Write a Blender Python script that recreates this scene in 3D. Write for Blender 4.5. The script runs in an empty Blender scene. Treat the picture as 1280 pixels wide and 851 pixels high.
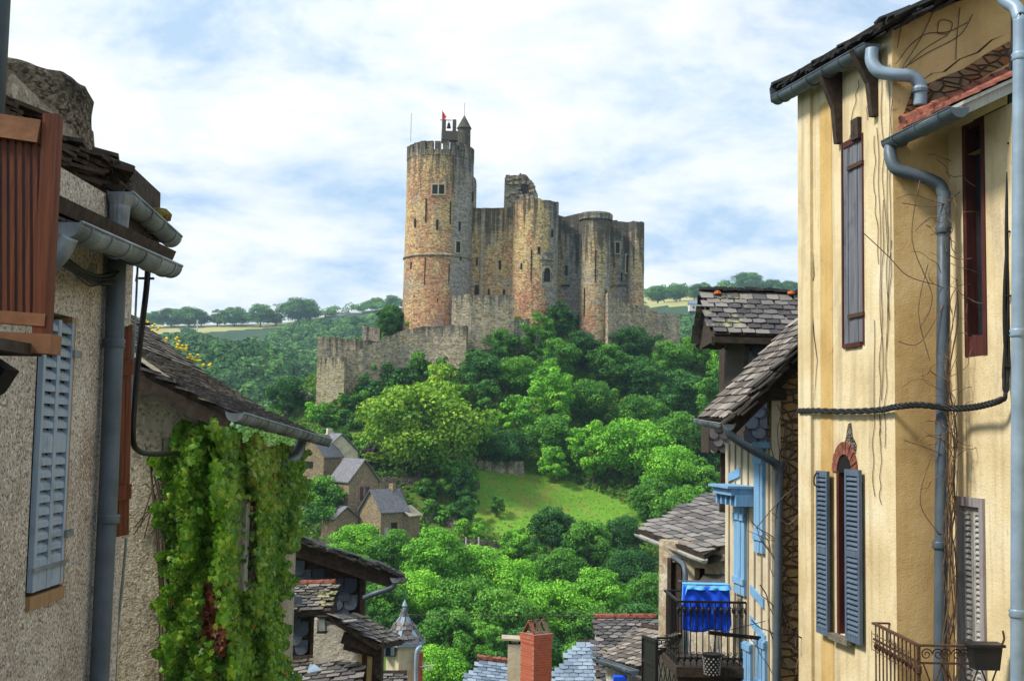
import bpy, math, random
import numpy as np
from mathutils import Vector, Matrix, Euler, noise as mnoise
random.seed(7); np.random.seed(7)
R = math.radians
scene = bpy.context.scene
COL = scene.collection
SKIP = set()

# ------------------------------------------------------------------ camera
F = 1450.0; CX = 640.0; CY = 425.5
PITCH = math.atan(114.5 / F); ROLL = R(-1.0)
cam_d = bpy.data.cameras.new('camera'); cam = bpy.data.objects.new('camera', cam_d); COL.objects.link(cam)
cam_d.sensor_width = 36.0; cam_d.lens = 36.0 * F / 1280.0
cam_d.clip_start = 0.1; cam_d.clip_end = 20000
CM = (Matrix.Rotation(math.pi / 2 + PITCH, 3, 'X') @ Matrix.Rotation(ROLL * -1, 3, 'Z'))
cam.matrix_world = CM.to_4x4()
scene.camera = cam

def ray(px, py):
    return CM @ Vector(((px - CX) / F, -(py - CY) / F, -1.0))
def P(px, py, Y):
    d = ray(px, py); return d * (Y / d.y)
CMI = CM.transposed()
def proj(p):
    c = CMI @ Vector(p)
    return (CX + F * c.x / -c.z, CY - F * c.y / -c.z)

# ------------------------------------------------------------------ mesh builder
class MB:
    def __init__(s): s.v = []; s.f = []; s.m = []; s.mi = 0
    def add(s, vs, fs):
        b = len(s.v); s.v.extend([tuple(v) for v in vs])
        for f in fs: s.f.append(tuple(i + b for i in f)); s.m.append(s.mi)
    def quad(s, a, b, c, d): s.add([a, b, c, d], [(0, 1, 2, 3)])
    def poly(s, pts): s.add(pts, [tuple(range(len(pts)))])
    def hexa(s, p):  # 8 pts: bottom 4 ccw, top 4 ccw
        s.add(p, [(3, 2, 1, 0), (4, 5, 6, 7), (0, 1, 5, 4), (1, 2, 6, 5), (2, 3, 7, 6), (3, 0, 4, 7)])
    def box(s, c, sx, sy, sz, rot=None):
        c = Vector(c); pts = []
        for z in (-.5, .5):
            for x, y in ((-.5, -.5), (.5, -.5), (.5, .5), (-.5, .5)):
                v = Vector((x * sx, y * sy, z * sz))
                if rot is not None: v = rot @ v
                pts.append(c + v)
        s.hexa(pts)
    def bar(s, a, b, w, h=None, up=(0, 0, 1)):
        a = Vector(a); b = Vector(b); h = h or w
        d = (b - a).normalized(); u = Vector(up)
        if abs(d.dot(u)) > .98: u = Vector((0, 1, 0)) if abs(d.y) < .9 else Vector((1, 0, 0))
        x = d.cross(u).normalized(); y = x.cross(d).normalized()
        r = []
        for e in (a, b):
            r += [e - x * w / 2 - y * h / 2, e + x * w / 2 - y * h / 2, e + x * w / 2 + y * h / 2, e - x * w / 2 + y * h / 2]
        s.hexa(r)
    def tube(s, path, r, n=10, cap=True, flat=1.0):
        path = [Vector(p) for p in path]; m = len(path); rings = []
        rr = r if isinstance(r, (list, tuple)) else [r] * m
        prev = None; vs = []
        for i, p in enumerate(path):
            t = (path[min(i + 1, m - 1)] - path[max(i - 1, 0)])
            if t.length < 1e-9: t = Vector((0, 0, 1))
            t.normalize()
            if prev is None:
                u = Vector((0, 0, 1)) if abs(t.z) < .9 else Vector((1, 0, 0))
                x = t.cross(u).normalized()
            else:
                x = (prev - t * prev.dot(t))
                x = x.normalized() if x.length > 1e-6 else t.orthogonal().normalized()
            prev = x; y = t.cross(x)
            for k in range(n):
                a = 2 * math.pi * k / n
                vs.append(p + x * (math.cos(a) * rr[i]) + y * (math.sin(a) * rr[i] * flat))
        fs = []
        for i in range(m - 1):
            for k in range(n):
                a = i * n + k; b = i * n + (k + 1) % n
                fs.append((a, b, b + n, a + n))
        if cap: fs.append(tuple(range(n - 1, -1, -1))); fs.append(tuple((m - 1) * n + k for k in range(n)))
        s.add(vs, fs)
    def lathe(s, c, prof, n=24, a0=0, a1=2 * math.pi, cap=True):
        c = Vector(c); vs = []; full = abs(a1 - a0 - 2 * math.pi) < 1e-4
        k = n if full else n + 1
        for (r, z) in prof:
            for i in range(k):
                a = a0 + (a1 - a0) * i / n
                vs.append(c + Vector((r * math.cos(a), r * math.sin(a), z)))
        fs = []
        for j in range(len(prof) - 1):
            for i in range(n):
                a = j * k + i; b = j * k + (i + 1) % k
                fs.append((a, b, b + k, a + k))
        if full and cap:
            fs.append(tuple(range(k - 1, -1, -1))); fs.append(tuple((len(prof) - 1) * k + i for i in range(k)))
        s.add(vs, fs)
    def slab(s, poly, off):  # extrude polygon (list of 3d pts) by vector off
        n = len(poly); off = Vector(off); A = [Vector(p) for p in poly]; B = [p + off for p in A]
        fs = [tuple(range(n - 1, -1, -1)), tuple(range(n, 2 * n))] + [(i, (i + 1) % n, n + (i + 1) % n, n + i) for i in range(n)]
        s.add(A + B, fs)
    def build(s, name, mat, parent=None, smooth=False, origin=None):
        if not s.v: return None
        me = bpy.data.meshes.new(name)
        L = Vector(parent.location) if parent is not None else Vector((0, 0, 0))
        if parent is not None and parent.parent is not None: L = L + Vector(parent.parent.location)
        O = Vector(origin) if origin is not None else L
        me.from_pydata([(v[0] - O.x, v[1] - O.y, v[2] - O.z) for v in s.v], [], s.f)
        mats = mat if isinstance(mat, (list, tuple)) else [mat]
        for m_ in mats: me.materials.append(m_)
        if len(mats) > 1: me.polygons.foreach_set('material_index', s.m)
        if smooth: me.polygons.foreach_set('use_smooth', [True] * len(me.polygons))
        me.update()
        o = bpy.data.objects.new(name, me); COL.objects.link(o)
        o.location = O - L
        if parent is not None: o.parent = parent
        return o

def tag(o, label=None, cat=None, group=None, kind=None):
    if label: o['label'] = label
    if cat: o['category'] = cat
    if group: o['group'] = group
    if kind: o['kind'] = kind
    return o
def thing(name, label, cat, loc=(0, 0, 0), group=None):
    o = bpy.data.objects.new(name, None); COL.objects.link(o); o.location = loc
    return tag(o, label, cat, group)
def lerp(a, b, t): return a + (b - a) * t
def bez(p, n=8):  # smooth path through points (catmull-rom)
    p = [Vector(q) for q in p]; out = []
    for i in range(len(p) - 1):
        a = p[max(i - 1, 0)]; b = p[i]; c = p[i + 1]; d = p[min(i + 2, len(p) - 1)]
        for k in range(n):
            t = k / n
            out.append(.5 * ((2 * b) + (c - a) * t + (2 * a - 5 * b + 4 * c - d) * t * t + (3 * b - a - 3 * c + d) * t ** 3))
    out.append(p[-1]); return out

# ------------------------------------------------------------------ materials
class NT:
    def __init__(s, name):
        s.m = bpy.data.materials.new(name); s.m.use_nodes = True; s.t = s.m.node_tree; s.n = s.t.nodes; s.l = s.t.links
        s.b = s.n['Principled BSDF']; s.b.inputs['Roughness'].default_value = .85
        s.b.inputs['Specular IOR Level'].default_value = .25
        s.tc = s.n.new('ShaderNodeTexCoord')
    def co(s, scale=(1, 1, 1), kind='Object', rot=(0, 0, 0), loc=(0, 0, 0)):
        mp = s.n.new('ShaderNodeMapping'); mp.inputs['Scale'].default_value = scale; mp.inputs['Rotation'].default_value = rot
        mp.inputs['Location'].default_value = loc
        s.l.new(s.tc.outputs[kind], mp.inputs[0]); return mp.outputs[0]
    def noise(s, co, scale, detail=6, rough=.6, dist=0):
        n = s.n.new('ShaderNodeTexNoise'); n.inputs['Scale'].default_value = scale; n.inputs['Detail'].default_value = detail
        n.inputs['Roughness'].default_value = rough; n.inputs['Distortion'].default_value = dist
        s.l.new(co, n.inputs['Vector']); return n.outputs[0]
    def voro(s, co, scale, feature='F1', out='Distance', rnd=1.0):
        n = s.n.new('ShaderNodeTexVoronoi'); n.feature = feature; n.inputs['Scale'].default_value = scale
        n.inputs['Randomness'].default_value = rnd
        s.l.new(co, n.inputs['Vector']); return n.outputs[out]
    def ramp(s, fac, stops, interp='LINEAR'):
        r = s.n.new('ShaderNodeValToRGB'); e = r.color_ramp.elements; r.color_ramp.interpolation = interp
        while len(e) > 1: e.remove(e[0])
        e[0].position = stops[0][0]; e[0].color = col(stops[0][1])
        for p, c in stops[1:]:
            x = e.new(p); x.color = col(c)
        s.l.new(fac, r.inputs[0]); return r.outputs[0]
    def mix(s, fac, a, b, mode='MIX'):
        n = s.n.new('ShaderNodeMix'); n.data_type = 'RGBA'; n.blend_type = mode
        for inp, v in ((n.inputs[0], fac), (n.inputs[6], a), (n.inputs[7], b)):
            if hasattr(v, 'is_linked') or hasattr(v, 'links'): s.l.new(v, inp)
            elif isinstance(v, (int, float)) and inp is n.inputs[0]: inp.default_value = v
            else: inp.default_value = col(v)
        return n.outputs[2]
    def math(s, op, a, b=None, clamp=False):
        n = s.n.new('ShaderNodeMath'); n.operation = op; n.use_clamp = clamp
        for i, v in enumerate((a, b)):
            if v is None: continue
            if isinstance(v, (int, float)): n.inputs[i].default_value = v
            else: s.l.new(v, n.inputs[i])
        return n.outputs[0]
    def sep(s, co):
        n = s.n.new('ShaderNodeSeparateXYZ'); s.l.new(co, n.inputs[0]); return n.outputs
    def comb(s, x, y, z):
        n = s.n.new('ShaderNodeCombineXYZ')
        for i, v in enumerate((x, y, z)):
            if isinstance(v, (int, float)): n.inputs[i].default_value = v
            else: s.l.new(v, n.inputs[i])
        return n.outputs[0]
    def rndobj(s):
        n = s.n.new('ShaderNodeObjectInfo'); return n.outputs['Random']
    def attr(s, name):
        n = s.n.new('ShaderNodeAttribute'); n.attribute_name = name; return n.outputs['Fac']
    def bump(s, h, strength=.4, dist=.05):
        n = s.n.new('ShaderNodeBump'); n.inputs['Strength'].default_value = strength; n.inputs['Distance'].default_value = dist
        s.l.new(h, n.inputs['Height']); s.l.new(n.outputs[0], s.b.inputs['Normal'])
    def out(s, c, rough=None, metal=None, spec=None):
        if hasattr(c, 'links'): s.l.new(c, s.b.inputs['Base Color'])
        else: s.b.inputs['Base Color'].default_value = col(c)
        if rough is not None:
            if hasattr(rough, 'links'): s.l.new(rough, s.b.inputs['Roughness'])
            else: s.b.inputs['Roughness'].default_value = rough
        if metal is not None: s.b.inputs['Metallic'].default_value = metal
        if spec is not None: s.b.inputs['Specular IOR Level'].default_value = spec
        return s.m
def col(c):
    return (c[0], c[1], c[2], 1.0) if len(c) == 3 else tuple(c)
def simple(name, c, rough=.6, metal=0, var=.25, scale=6, bump=.0):
    t = NT(name); n = t.noise(t.co(), scale)
    lo = tuple(x * (1 - var) for x in c); hi = tuple(min(1, x * (1 + var)) for x in c)
    o = t.ramp(n, [(.3, lo), (.7, hi)])
    if bump: t.bump(n, bump, .02)
    return t.out(o, rough, metal)

def npmesh(name, V, Q, mat, parent=None, attr=None, smooth=False):
    me = bpy.data.meshes.new(name); V = np.asarray(V, np.float32); Q = np.asarray(Q, np.int32); k = Q.shape[1]
    me.vertices.add(len(V)); me.vertices.foreach_set('co', V.ravel())
    me.loops.add(Q.size); me.loops.foreach_set('vertex_index', Q.ravel())
    me.polygons.add(len(Q)); me.polygons.foreach_set('loop_start', np.arange(0, Q.size, k, dtype=np.int32))
    me.polygons.foreach_set('loop_total', np.full(len(Q), k, np.int32))
    if smooth: me.polygons.foreach_set('use_smooth', np.ones(len(Q), bool))
    me.update(calc_edges=True)
    if attr is not None:
        a = me.attributes.new('tint', 'FLOAT', 'FACE'); a.data.foreach_set('value', np.asarray(attr, np.float32))
    me.materials.append(mat)
    o = bpy.data.objects.new(name, me); COL.objects.link(o)
    if parent is not None: o.parent = parent
    return o
# ------------------------------------------------------------------ world, sun, view
SUN_EL = R(48); SUN_AZ = R(252)   # azimuth clockwise from +Y: sun behind the camera, to the left
w = bpy.data.worlds.new('World'); scene.world = w; w.use_nodes = True
nt = w.node_tree; bg = nt.nodes['Background']
sky = nt.nodes.new('ShaderNodeTexSky'); sky.sky_type = 'NISHITA'; sky.sun_disc = False
sky.sun_elevation = SUN_EL; sky.sun_rotation = SUN_AZ; sky.ozone_density = 2.0; sky.dust_density = .6
tcw = nt.nodes.new('ShaderNodeTexCoord'); sepw = nt.nodes.new('ShaderNodeSeparateXYZ'); nt.links.new(tcw.outputs['Generated'], sepw.inputs[0])
def wm(op, a, b=None, clamp=False):
    n = nt.nodes.new('ShaderNodeMath'); n.operation = op; n.use_clamp = clamp
    for i, v in enumerate((a, b)):
        if v is None: continue
        if isinstance(v, (int, float)): n.inputs[i].default_value = v
        else: nt.links.new(v, n.inputs[i])
    return n.outputs[0]
den = wm('ADD', wm('MAXIMUM', sepw.outputs[2], 0.0), .22)
cmb = nt.nodes.new('ShaderNodeCombineXYZ')
nt.links.new(wm('DIVIDE', sepw.outputs[0], den), cmb.inputs[0]); nt.links.new(wm('DIVIDE', sepw.outputs[1], den), cmb.inputs[1])
cmb.inputs[2].default_value = 3.7
def wnoise(scale, detail, rough, off, dist=.0):
    mp = nt.nodes.new('ShaderNodeMapping'); mp.inputs['Location'].default_value = off; nt.links.new(cmb.outputs[0], mp.inputs[0])
    n = nt.nodes.new('ShaderNodeTexNoise'); n.inputs['Scale'].default_value = scale; n.inputs['Detail'].default_value = detail
    n.inputs['Roughness'].default_value = rough; n.inputs['Distortion'].default_value = dist; nt.links.new(mp.outputs[0], n.inputs['Vector']); return n.outputs[0]
def wramp(f, stops):
    r = nt.nodes.new('ShaderNodeValToRGB'); e = r.color_ramp.elements
    e[0].position = stops[0][0]; e[0].color = col(stops[0][1]); e[1].position = stops[-1][0]; e[1].color = col(stops[-1][1])
    for p, c in stops[1:-1]: x = e.new(p); x.color = col(c)
    nt.links.new(f, r.inputs[0]); return r.outputs[0]
cover = wramp(wnoise(1.3, 12, .60, (.6, 1.9, 0), .3), [(.31, (0, 0, 0)), (.42, (.75, .75, .75)), (.53, (1, 1, 1))])
shade = wramp(wnoise(2.8, 12, .62, (4.2, 0.4, 1), .2), [(.36, (4.0, 5.4, 7.1)), (.44, (5.6, 6.6, 7.7)), (.50, (6.7, 7.3, 7.9)), (.59, (7.9, 8.1, 8.3))])
skm = nt.nodes.new('ShaderNodeMix'); skm.data_type = 'RGBA'; skm.blend_type = 'MIX'; skm.inputs[0].default_value = .55
nt.links.new(sky.outputs[0], skm.inputs[6]); skm.inputs[7].default_value = (2.7, 5.0, 7.8, 1)
mx = nt.nodes.new('ShaderNodeMix'); mx.data_type = 'RGBA'
nt.links.new(cover, mx.inputs[0]); nt.links.new(skm.outputs[2], mx.inputs[6]); nt.links.new(shade, mx.inputs[7])
nt.links.new(mx.outputs[2], bg.inputs[0]); bg.inputs[1].default_value = .088
sd = bpy.data.lights.new('sun', 'SUN'); sun = bpy.data.objects.new('sun', sd); COL.objects.link(sun)
sd.energy = 3.2; sd.angle = R(11); sd.color = (1.0, .94, .84)
sdir = Vector((math.sin(SUN_AZ) * math.cos(SUN_EL), math.cos(SUN_AZ) * math.cos(SUN_EL), math.sin(SUN_EL)))
sun.rotation_euler = sdir.to_track_quat('Z', 'Y').to_euler()
sun.location = (0, -10, 60)
scene.view_settings.view_transform = 'Standard'; scene.view_settings.look = 'None'
scene.view_settings.exposure = 0.66; scene.view_settings.gamma = 1.0
scene.cycles.use_denoising = True
scene.cycles.max_bounces = 6; scene.cycles.volume_bounces = 0; scene.cycles.transparent_max_bounces = 8

hz = bpy.data.materials.new('air haze'); hz.use_nodes = True; hn = hz.node_tree; hn.nodes.clear()
ho = hn.nodes.new('ShaderNodeOutputMaterial'); hv = hn.nodes.new('ShaderNodeVolumePrincipled'); hn.links.new(hv.outputs[0], ho.inputs['Volume'])
hv.inputs['Color'].default_value = (.55, .78, 1.0, 1); hv.inputs['Density'].default_value = .00014; hv.inputs['Anisotropy'].default_value = .1
mb = MB(); mb.box((0, 700, 70), 4200, 3800, 264); tag(mb.build('haze', hz), 'pale blue haze over the valley', None, kind='stuff')
# ------------------------------------------------------------------ terrain
ctl = []
for x in (-90, -40, 0, 40, 90):
    for y, z in ((-40, -1.4), (-10, -1.6), (0, -1.8), (6, -3.2), (12, -5.8), (20, -9.5), (30, -13.5), (45, -19), (60, -25), (80, -31), (100, -36)):
        ctl.append((x, y, z))
for q in ((120, -42.0, -33), (120, 0, -33), (120, 42, -33), (145, -45, -27), (145, 0, -27), (145, 45, -28)):
    ctl.append((q[1], q[0], q[2]))
for q in ((380, 692, 175), (500, 694, 178), (600, 705, 178), (700, 700, 180), (800, 720, 176), (900, 765, 165), (1010, 800, 160),
          (400, 668, 188), (450, 675, 188), (520, 672, 188), (600, 668, 189), (700, 664, 192), (790, 655, 197), (880, 665, 195),
          (480, 597, 206), (560, 593, 207), (610, 589, 212), (690, 600, 214), (760, 628, 205), (420, 600, 205),
          (440, 546, 222), (400, 540, 225), (480, 508, 232), (396, 488, 240), (560, 470, 240), (600, 440, 246), (440, 478, 240), (505, 430, 246),
          (590, 422, 248), (660, 402, 250), (760, 416, 255), (850, 424, 262), (930, 456, 262), (1000, 525, 255), (900, 560, 225),
          (850, 608, 210), (750, 520, 232), (680, 470, 238), (840, 500, 240), (960, 600, 222), (1060, 620, 225), (340, 545, 235), (300, 600, 225), (200, 680, 215)):
    p = P(*q); ctl.append(tuple(p))
for x in (-110, -60, -20, 20, 60, 110):
    e = max(0, 1 - abs(x - 5) / 75.0)
    ctl.append((x, 290, -20 + 42 * e)); ctl.append((x, 330, -38 + 22 * e)); ctl.append((x, 380, -42)); ctl.append((x, 430, -42))
ctl.append((-24, 270, 25)); ctl.append((28, 275, 24))
C_ = np.array(ctl); SC = 100.0
def _phi(r2): return np.where(r2 > 1e-12, .5 * r2 * np.log(np.maximum(r2, 1e-12)), 0)
A2 = C_[:, :2] / SC; n_ = len(A2)
K = _phi(((A2[:, None] - A2[None]) ** 2).sum(-1)) + np.eye(n_) * 2e-3
Pm = np.hstack([np.ones((n_, 1)), A2]); M_ = np.zeros((n_ + 3, n_ + 3)); M_[:n_, :n_] = K; M_[:n_, n_:] = Pm; M_[n_:, :n_] = Pm.T
sol = np.linalg.solve(M_, np.concatenate([C_[:, 2], np.zeros(3)]))
def tz_near(x, y):
    X = np.stack([np.asarray(x, float).ravel(), np.asarray(y, float).ravel()], -1) / SC
    r2 = ((X[:, None] - A2[None]) ** 2).sum(-1)
    z = _phi(r2) @ sol[:n_] + sol[n_] + X @ sol[n_ + 1:]
    z = z + .35 * np.sin(X[:, 0] * 31 + 1.7 * np.sin(X[:, 1] * 23)) * np.clip((X[:, 1] - 1.4) * 2, 0, 1)
    return z.reshape(np.shape(x))
# far hills : ridge profile given as (pixel column, pixel row) at 1250 m
RY = 1250.0
rp = [(-400, 420), (100, 409), (200, 407), (345, 404), (400, 396), (440, 390), (500, 384), (640, 385), (790, 372), (850, 363), (930, 362), (1010, 364), (1300, 360), (1700, 380)]
rx = np.array([P(a, b, RY).x for a, b in rp]); rz = np.array([P(a, b, RY).z for a, b in rp])
def tz_far(x, y):
    x = np.asarray(x, float); y = np.asarray(y, float)
    xs = x * (RY / np.maximum(y, 300))
    top = np.interp(xs, rx, rz)
    t = np.clip((y - 430) / (RY - 430), 0, 1)
    prof = np.where(t < .72, (t / .72) ** .9 * .76, .76 + (t - .72) / .28 * .24)
    z = -42 + (top + 42) * prof
    z = np.where(y > RY, top - (y - RY) * .03, z)
    z = z + (8 * np.sin(x / 95 + y / 160) + 5 * np.sin(x / 41 - y / 77) + 2.5 * np.sin(x / 23 + y / 31)) * np.clip(t * 4, 0, 1) * np.clip((.86 - t) * 5, 0, 1)
    z = z + 34 * np.exp(-(((x + 185 + (y - 620) * .25) / 62) ** 2) - ((y - 640) / 130) ** 2)
    z = z + 20 * np.exp(-(((x - 260) / 90) ** 2) - ((y - 760) / 160) ** 2)
    return z
def tz(x, y):
    y = np.asarray(y, float); k = np.clip((y - 370) / 60, 0, 1)
    xn = np.clip(x, -120, 120)
    a = tz_near(xn, np.clip(y, -40, 430)); b = tz_far(x, y)
    return a * (1 - k) + b * k
def tzs(x, y): return float(tz(np.array([float(x)]), np.array([float(y)]))[0])
def hit(px, py, y0=60, y1=420):
    d = ray(px, py); ys = np.arange(y0, y1, .5); pts = np.array([[d.x / d.y * y, y, d.z / d.y * y] for y in ys])
    g = tz(pts[:, 0], pts[:, 1]); below = pts[:, 2] < g
    i = int(np.argmax(below)) if below.any() else len(ys) - 1
    return Vector((pts[i, 0], pts[i, 1], g[i]))

def grid_mesh(xs, ys):
    X, Y = np.meshgrid(xs, ys); Z = tz(X, Y)
    V = np.stack([X.ravel(), Y.ravel(), Z.ravel()], -1); nx = len(xs); ny = len(ys)
    i = np.arange(nx - 1)[None] + np.arange(ny - 1)[:, None] * nx
    return V, np.stack([i, i + 1, i + 1 + nx, i + nx], -1).reshape(-1, 4)

t = NT('hillside ground'); co = t.co()
a = t.noise(co, .35, 8, .65); b_ = t.noise(co, 2.2, 6, .7); c_ = t.noise(co, .09, 3, .5)
g1 = t.ramp(b_, [(.3, (.045, .10, .012)), (.55, (.085, .18, .018)), (.75, (.15, .24, .03))])
g2 = t.ramp(b_, [(.3, (.10, .075, .03)), (.5, (.17, .13, .04)), (.7, (.12, .16, .03))])
m_ground = t.out(t.mix(t.ramp(a, [(.52, (0, 0, 0)), (.62, (1, 1, 1))]), g1, g2)); t.bump(b_, .8, .5)
t = NT('meadow grass'); co = t.co((1, .5, 1)); b_ = t.noise(co, 1.6, 8, .75); a = t.noise(co, .25, 5, .6)
g1 = t.ramp(b_, [(.3, (.075, .19, .012)), (.7, (.17, .34, .03))]); g2 = t.ramp(b_, [(.3, (.13, .20, .02)), (.7, (.24, .27, .05))])
m_meadow = t.out(t.mix(t.ramp(a, [(.50, (0, 0, 0)), (.66, (1, 1, 1))]), g1, g2)); t.bump(b_, .8, .3)
t = NT('forest floor'); m_forest = t.out(t.ramp(t.noise(t.co(), .05, 5), [(.3, (.02, .05, .02)), (.7, (.035, .08, .03))]))
t = NT('dry field'); m_field = t.out(t.ramp(t.noise(t.co((1, .3, 1)), .02, 6), [(.3, (.26, .28, .08)), (.7, (.40, .36, .16))]))
t = NT('old asphalt'); m_road = t.out(t.ramp(t.noise(t.co(), 9, 8), [(.3, (.04, .04, .04)), (.7, (.075, .07, .065))]))

xs = np.concatenate([np.arange(-120, 120.1, 2.0)]); ys = np.arange(-40, 430.1, 2.0)
V, Q = grid_mesh(xs, ys); V[:, 2] -= 0.0
tag(npmesh('terrain', V, Q, m_ground, smooth=True), kind='structure')
# street between the houses
sx = np.arange(-3.2, 3.3, .8); sy = np.arange(-39, 60.1, 1.5)
V, Q = grid_mesh(sx, sy); V[:, 0] += np.where(V[:, 1] > 14, (V[:, 1] - 14) * .03, 0); V[:, 2] = tz(V[:, 0], V[:, 1]) + .05
tag(npmesh('street', V, Q, m_road, smooth=True), kind='structure')
# far hills with the fields on the ridge
xf = np.concatenate([np.arange(-2000, -900, 50), np.arange(-900, 900, 15), np.arange(900, 2001, 50)]); yf = np.concatenate([np.arange(430, 1400, 12), np.arange(1400, 2501, 100)])
V, Q = grid_mesh(xf, yf)
ctr = V[Q].mean(1)
def in_field(p):
    out = np.zeros(len(p), bool)
    for i, q in enumerate(p):
        if q[1] < 800 or q[1] > 1900: continue
        a, b = proj(q)
        if q[1] > RY - 20 : out[i] = True; continue
        if 150 < a < 350 and b < 423 - (a - 150) * .07: out[i] = True
        if 800 < a < 1010 and b < 384 + (a - 800) * .0: out[i] = True
    return out
fld = in_field(ctr)
o = npmesh('far_hills', V, Q, m_forest, smooth=True); o.data.materials.append(m_field)
o.data.polygons.foreach_set('material_index', fld.astype(np.int32)); tag(o, kind='structure')
# plain under and beyond everything
xs2 = [-3000, -1500, -500, -200, -119]; 
for nm, (x0, x1) in (('valley_ground', (-2000, -119.5)), ('valley_ground', (119.5, 2000))):
    V, Q = grid_mesh(np.linspace(x0, x1, 30), np.arange(-40, 431, 10))
    tag(npmesh(nm, V, Q, m_ground, smooth=True), kind='structure')
mb = MB(); mb.quad((-2050, -1150, -60), (2050, -1150, -60), (2050, 2550, -60), (-2050, 2550, -60)); tag(mb.build('ground', m_forest), kind='structure')
# ------------------------------------------------------------------ vegetation
def leaf_mat(name, dark, mid, light, dist=.9):
    t = NT(name); at = t.attr('tint'); rn = t.rndobj(); n = t.noise(t.co(), 1.2, 4)
    f = t.math('ADD', t.math('MULTIPLY', at, .55), t.math('ADD', t.math('MULTIPLY', n, .25), t.math('MULTIPLY', rn, .22)))
    c = t.ramp(f, [(.24, dark), (.50, mid), (.80, light)])
    m = t.out(c, .6, spec=.2)
    tr = t.n.new('ShaderNodeBsdfTranslucent'); t.l.new(c, tr.inputs[0])
    ms = t.n.new('ShaderNodeMixShader'); ms.inputs[0].default_value = .18
    t.l.new(t.b.outputs[0], ms.inputs[1]); t.l.new(tr.outputs[0], ms.inputs[2])
    t.l.new(ms.outputs[0], t.n['Material Output'].inputs[0]); return m
LEAF = {
 'mid': leaf_mat('oak leaves', (0.025, 0.094, 0.014), (0.081, 0.248, 0.027), (0.179, 0.427, 0.041)),
 'dark': leaf_mat('dark leaves', (0.013, 0.054, 0.014), (0.035, 0.137, 0.027), (0.081, 0.240, 0.041)),
 'light': leaf_mat('ash leaves', (0.063, 0.205, 0.017), (0.152, 0.427, 0.031), (0.306, 0.650, 0.054)),
 'yellow': leaf_mat('walnut leaves', (0.063, 0.163, 0.011), (0.179, 0.359, 0.025), (0.378, 0.564, 0.048)),
 'purple': leaf_mat('plum leaves', (0.035, 0.017, 0.041), (0.081, 0.034, 0.076), (0.144, 0.068, 0.123)),
 'far': leaf_mat('far leaves', (0.028, 0.094, 0.022), (0.076, 0.205, 0.041), (0.152, 0.325, 0.061)),
}
m_bark = simple('bark', (.10, .075, .055), .9, var=.4, scale=5, bump=.5)

def leafcloud(seed, rx, rz, nclump, nleaf, size, sub=(.16, .42), squash=.75, hollow=.42):
    """leaf quads on many uneven clumps spread through an ellipsoid crown"""
    r = np.random.RandomState(seed)
    d = r.normal(size=(nclump, 3)); d /= np.linalg.norm(d, axis=1)[:, None]
    rad = hollow + (1 - hollow) * r.rand(nclump) ** .6
    cc = d * rad[:, None] * np.array([rx, rx, rz]); cs = r.uniform(*sub, nclump) * rx * (1.15 - .35 * rad)
    ph = r.rand(4) * 6.28
    ang = np.arctan2(cc[:, 1], cc[:, 0]); w_ = 1 + .20 * np.sin(2 * ang + ph[0]) + .17 * np.sin(3 * ang + ph[1] + cc[:, 2])
    cc[:, :2] *= w_[:, None]; ct = r.rand(nclump)
    k = r.choice(nclump, nleaf, p=cs ** 2 / (cs ** 2).sum())
    e = r.normal(size=(nleaf, 3)); e /= np.linalg.norm(e, axis=1)[:, None]
    e[:, 2] = np.where((e[:, 2] < -.25) & (r.rand(nleaf) < .7), -e[:, 2], e[:, 2])
    pr = (1 - .5 * r.rand(nleaf) ** 2.2)
    pos = cc[k] + e * (cs[k] * pr)[:, None] * np.array([1, 1, squash])
    nrm = e + r.normal(size=(nleaf, 3)) * .55 + np.array([0, 0, .25]); nrm /= np.linalg.norm(nrm, axis=1)[:, None]
    tv = np.cross(nrm, r.normal(size=(nleaf, 3))); tv /= np.linalg.norm(tv, axis=1)[:, None]; bv = np.cross(nrm, tv)
    s = size * r.uniform(.6, 1.25, nleaf)[:, None]
    V = np.stack([pos - tv * s, pos + bv * s * .62, pos + tv * s, pos - bv * s * .62], 1).reshape(-1, 3)
    Q = np.arange(nleaf * 4).reshape(-1, 4)
    tint = np.clip(ct[k] * .75 + r.rand(nleaf) * .40 - .04, 0, 1)
    return V, Q, tint, cc
PROTO = {}
def tree_proto(key, seed, rx, rz, nclump, nleaf, size, trunk=2.0, **kw):
    V, Q, tint, cc = leafcloud(seed, rx, rz, nclump, nleaf, size, **kw)
    zc = trunk + rz * .92; V = V + np.array([0, 0, zc]); 
    mb = MB(); rn = random.Random(seed)
    base = [(0, 0, -.6), (.1, 0, trunk * .6), (rn.uniform(-.2, .2), rn.uniform(-.2, .2), trunk + rz * .3), (rn.uniform(-.4, .4), rn.uniform(-.4, .4), trunk + rz * .95)]
    tr = .055 * rz + .12
    mb.tube(bez(base, 4), [tr * (1 - .75 * i / 12) for i in range(13)], 8)
    for j in range(9):
        c = cc[rn.randrange(len(cc))]; h = trunk + rz * rn.uniform(.1, .6); e = Vector((c[0] * .8, c[1] * .8, c[2] * .8 + zc))
        m_ = Vector((e.x * .45, e.y * .45, lerp(h, e.z, .35)))
        mb.tube(bez([(0, 0, h), m_, e], 4), [tr * .42 * (1 - .8 * i / 8) for i in range(9)], 5)
    me_c = npmesh('crown_proto', V, Q, LEAF['mid'], attr=tint); me_t = mb.build('trunk_proto', m_bark, smooth=True)
    mc = me_c.data; mt = me_t.data
    bpy.data.objects.remove(me_c); bpy.data.objects.remove(me_t)
    mats = {}
    for lk, lm in LEAF.items():
        q = mc.copy(); q.materials.clear(); q.materials.append(lm); mats[lk] = q
    PROTO[key] = (mats, mt, rx, zc + rz * .95)
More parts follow.
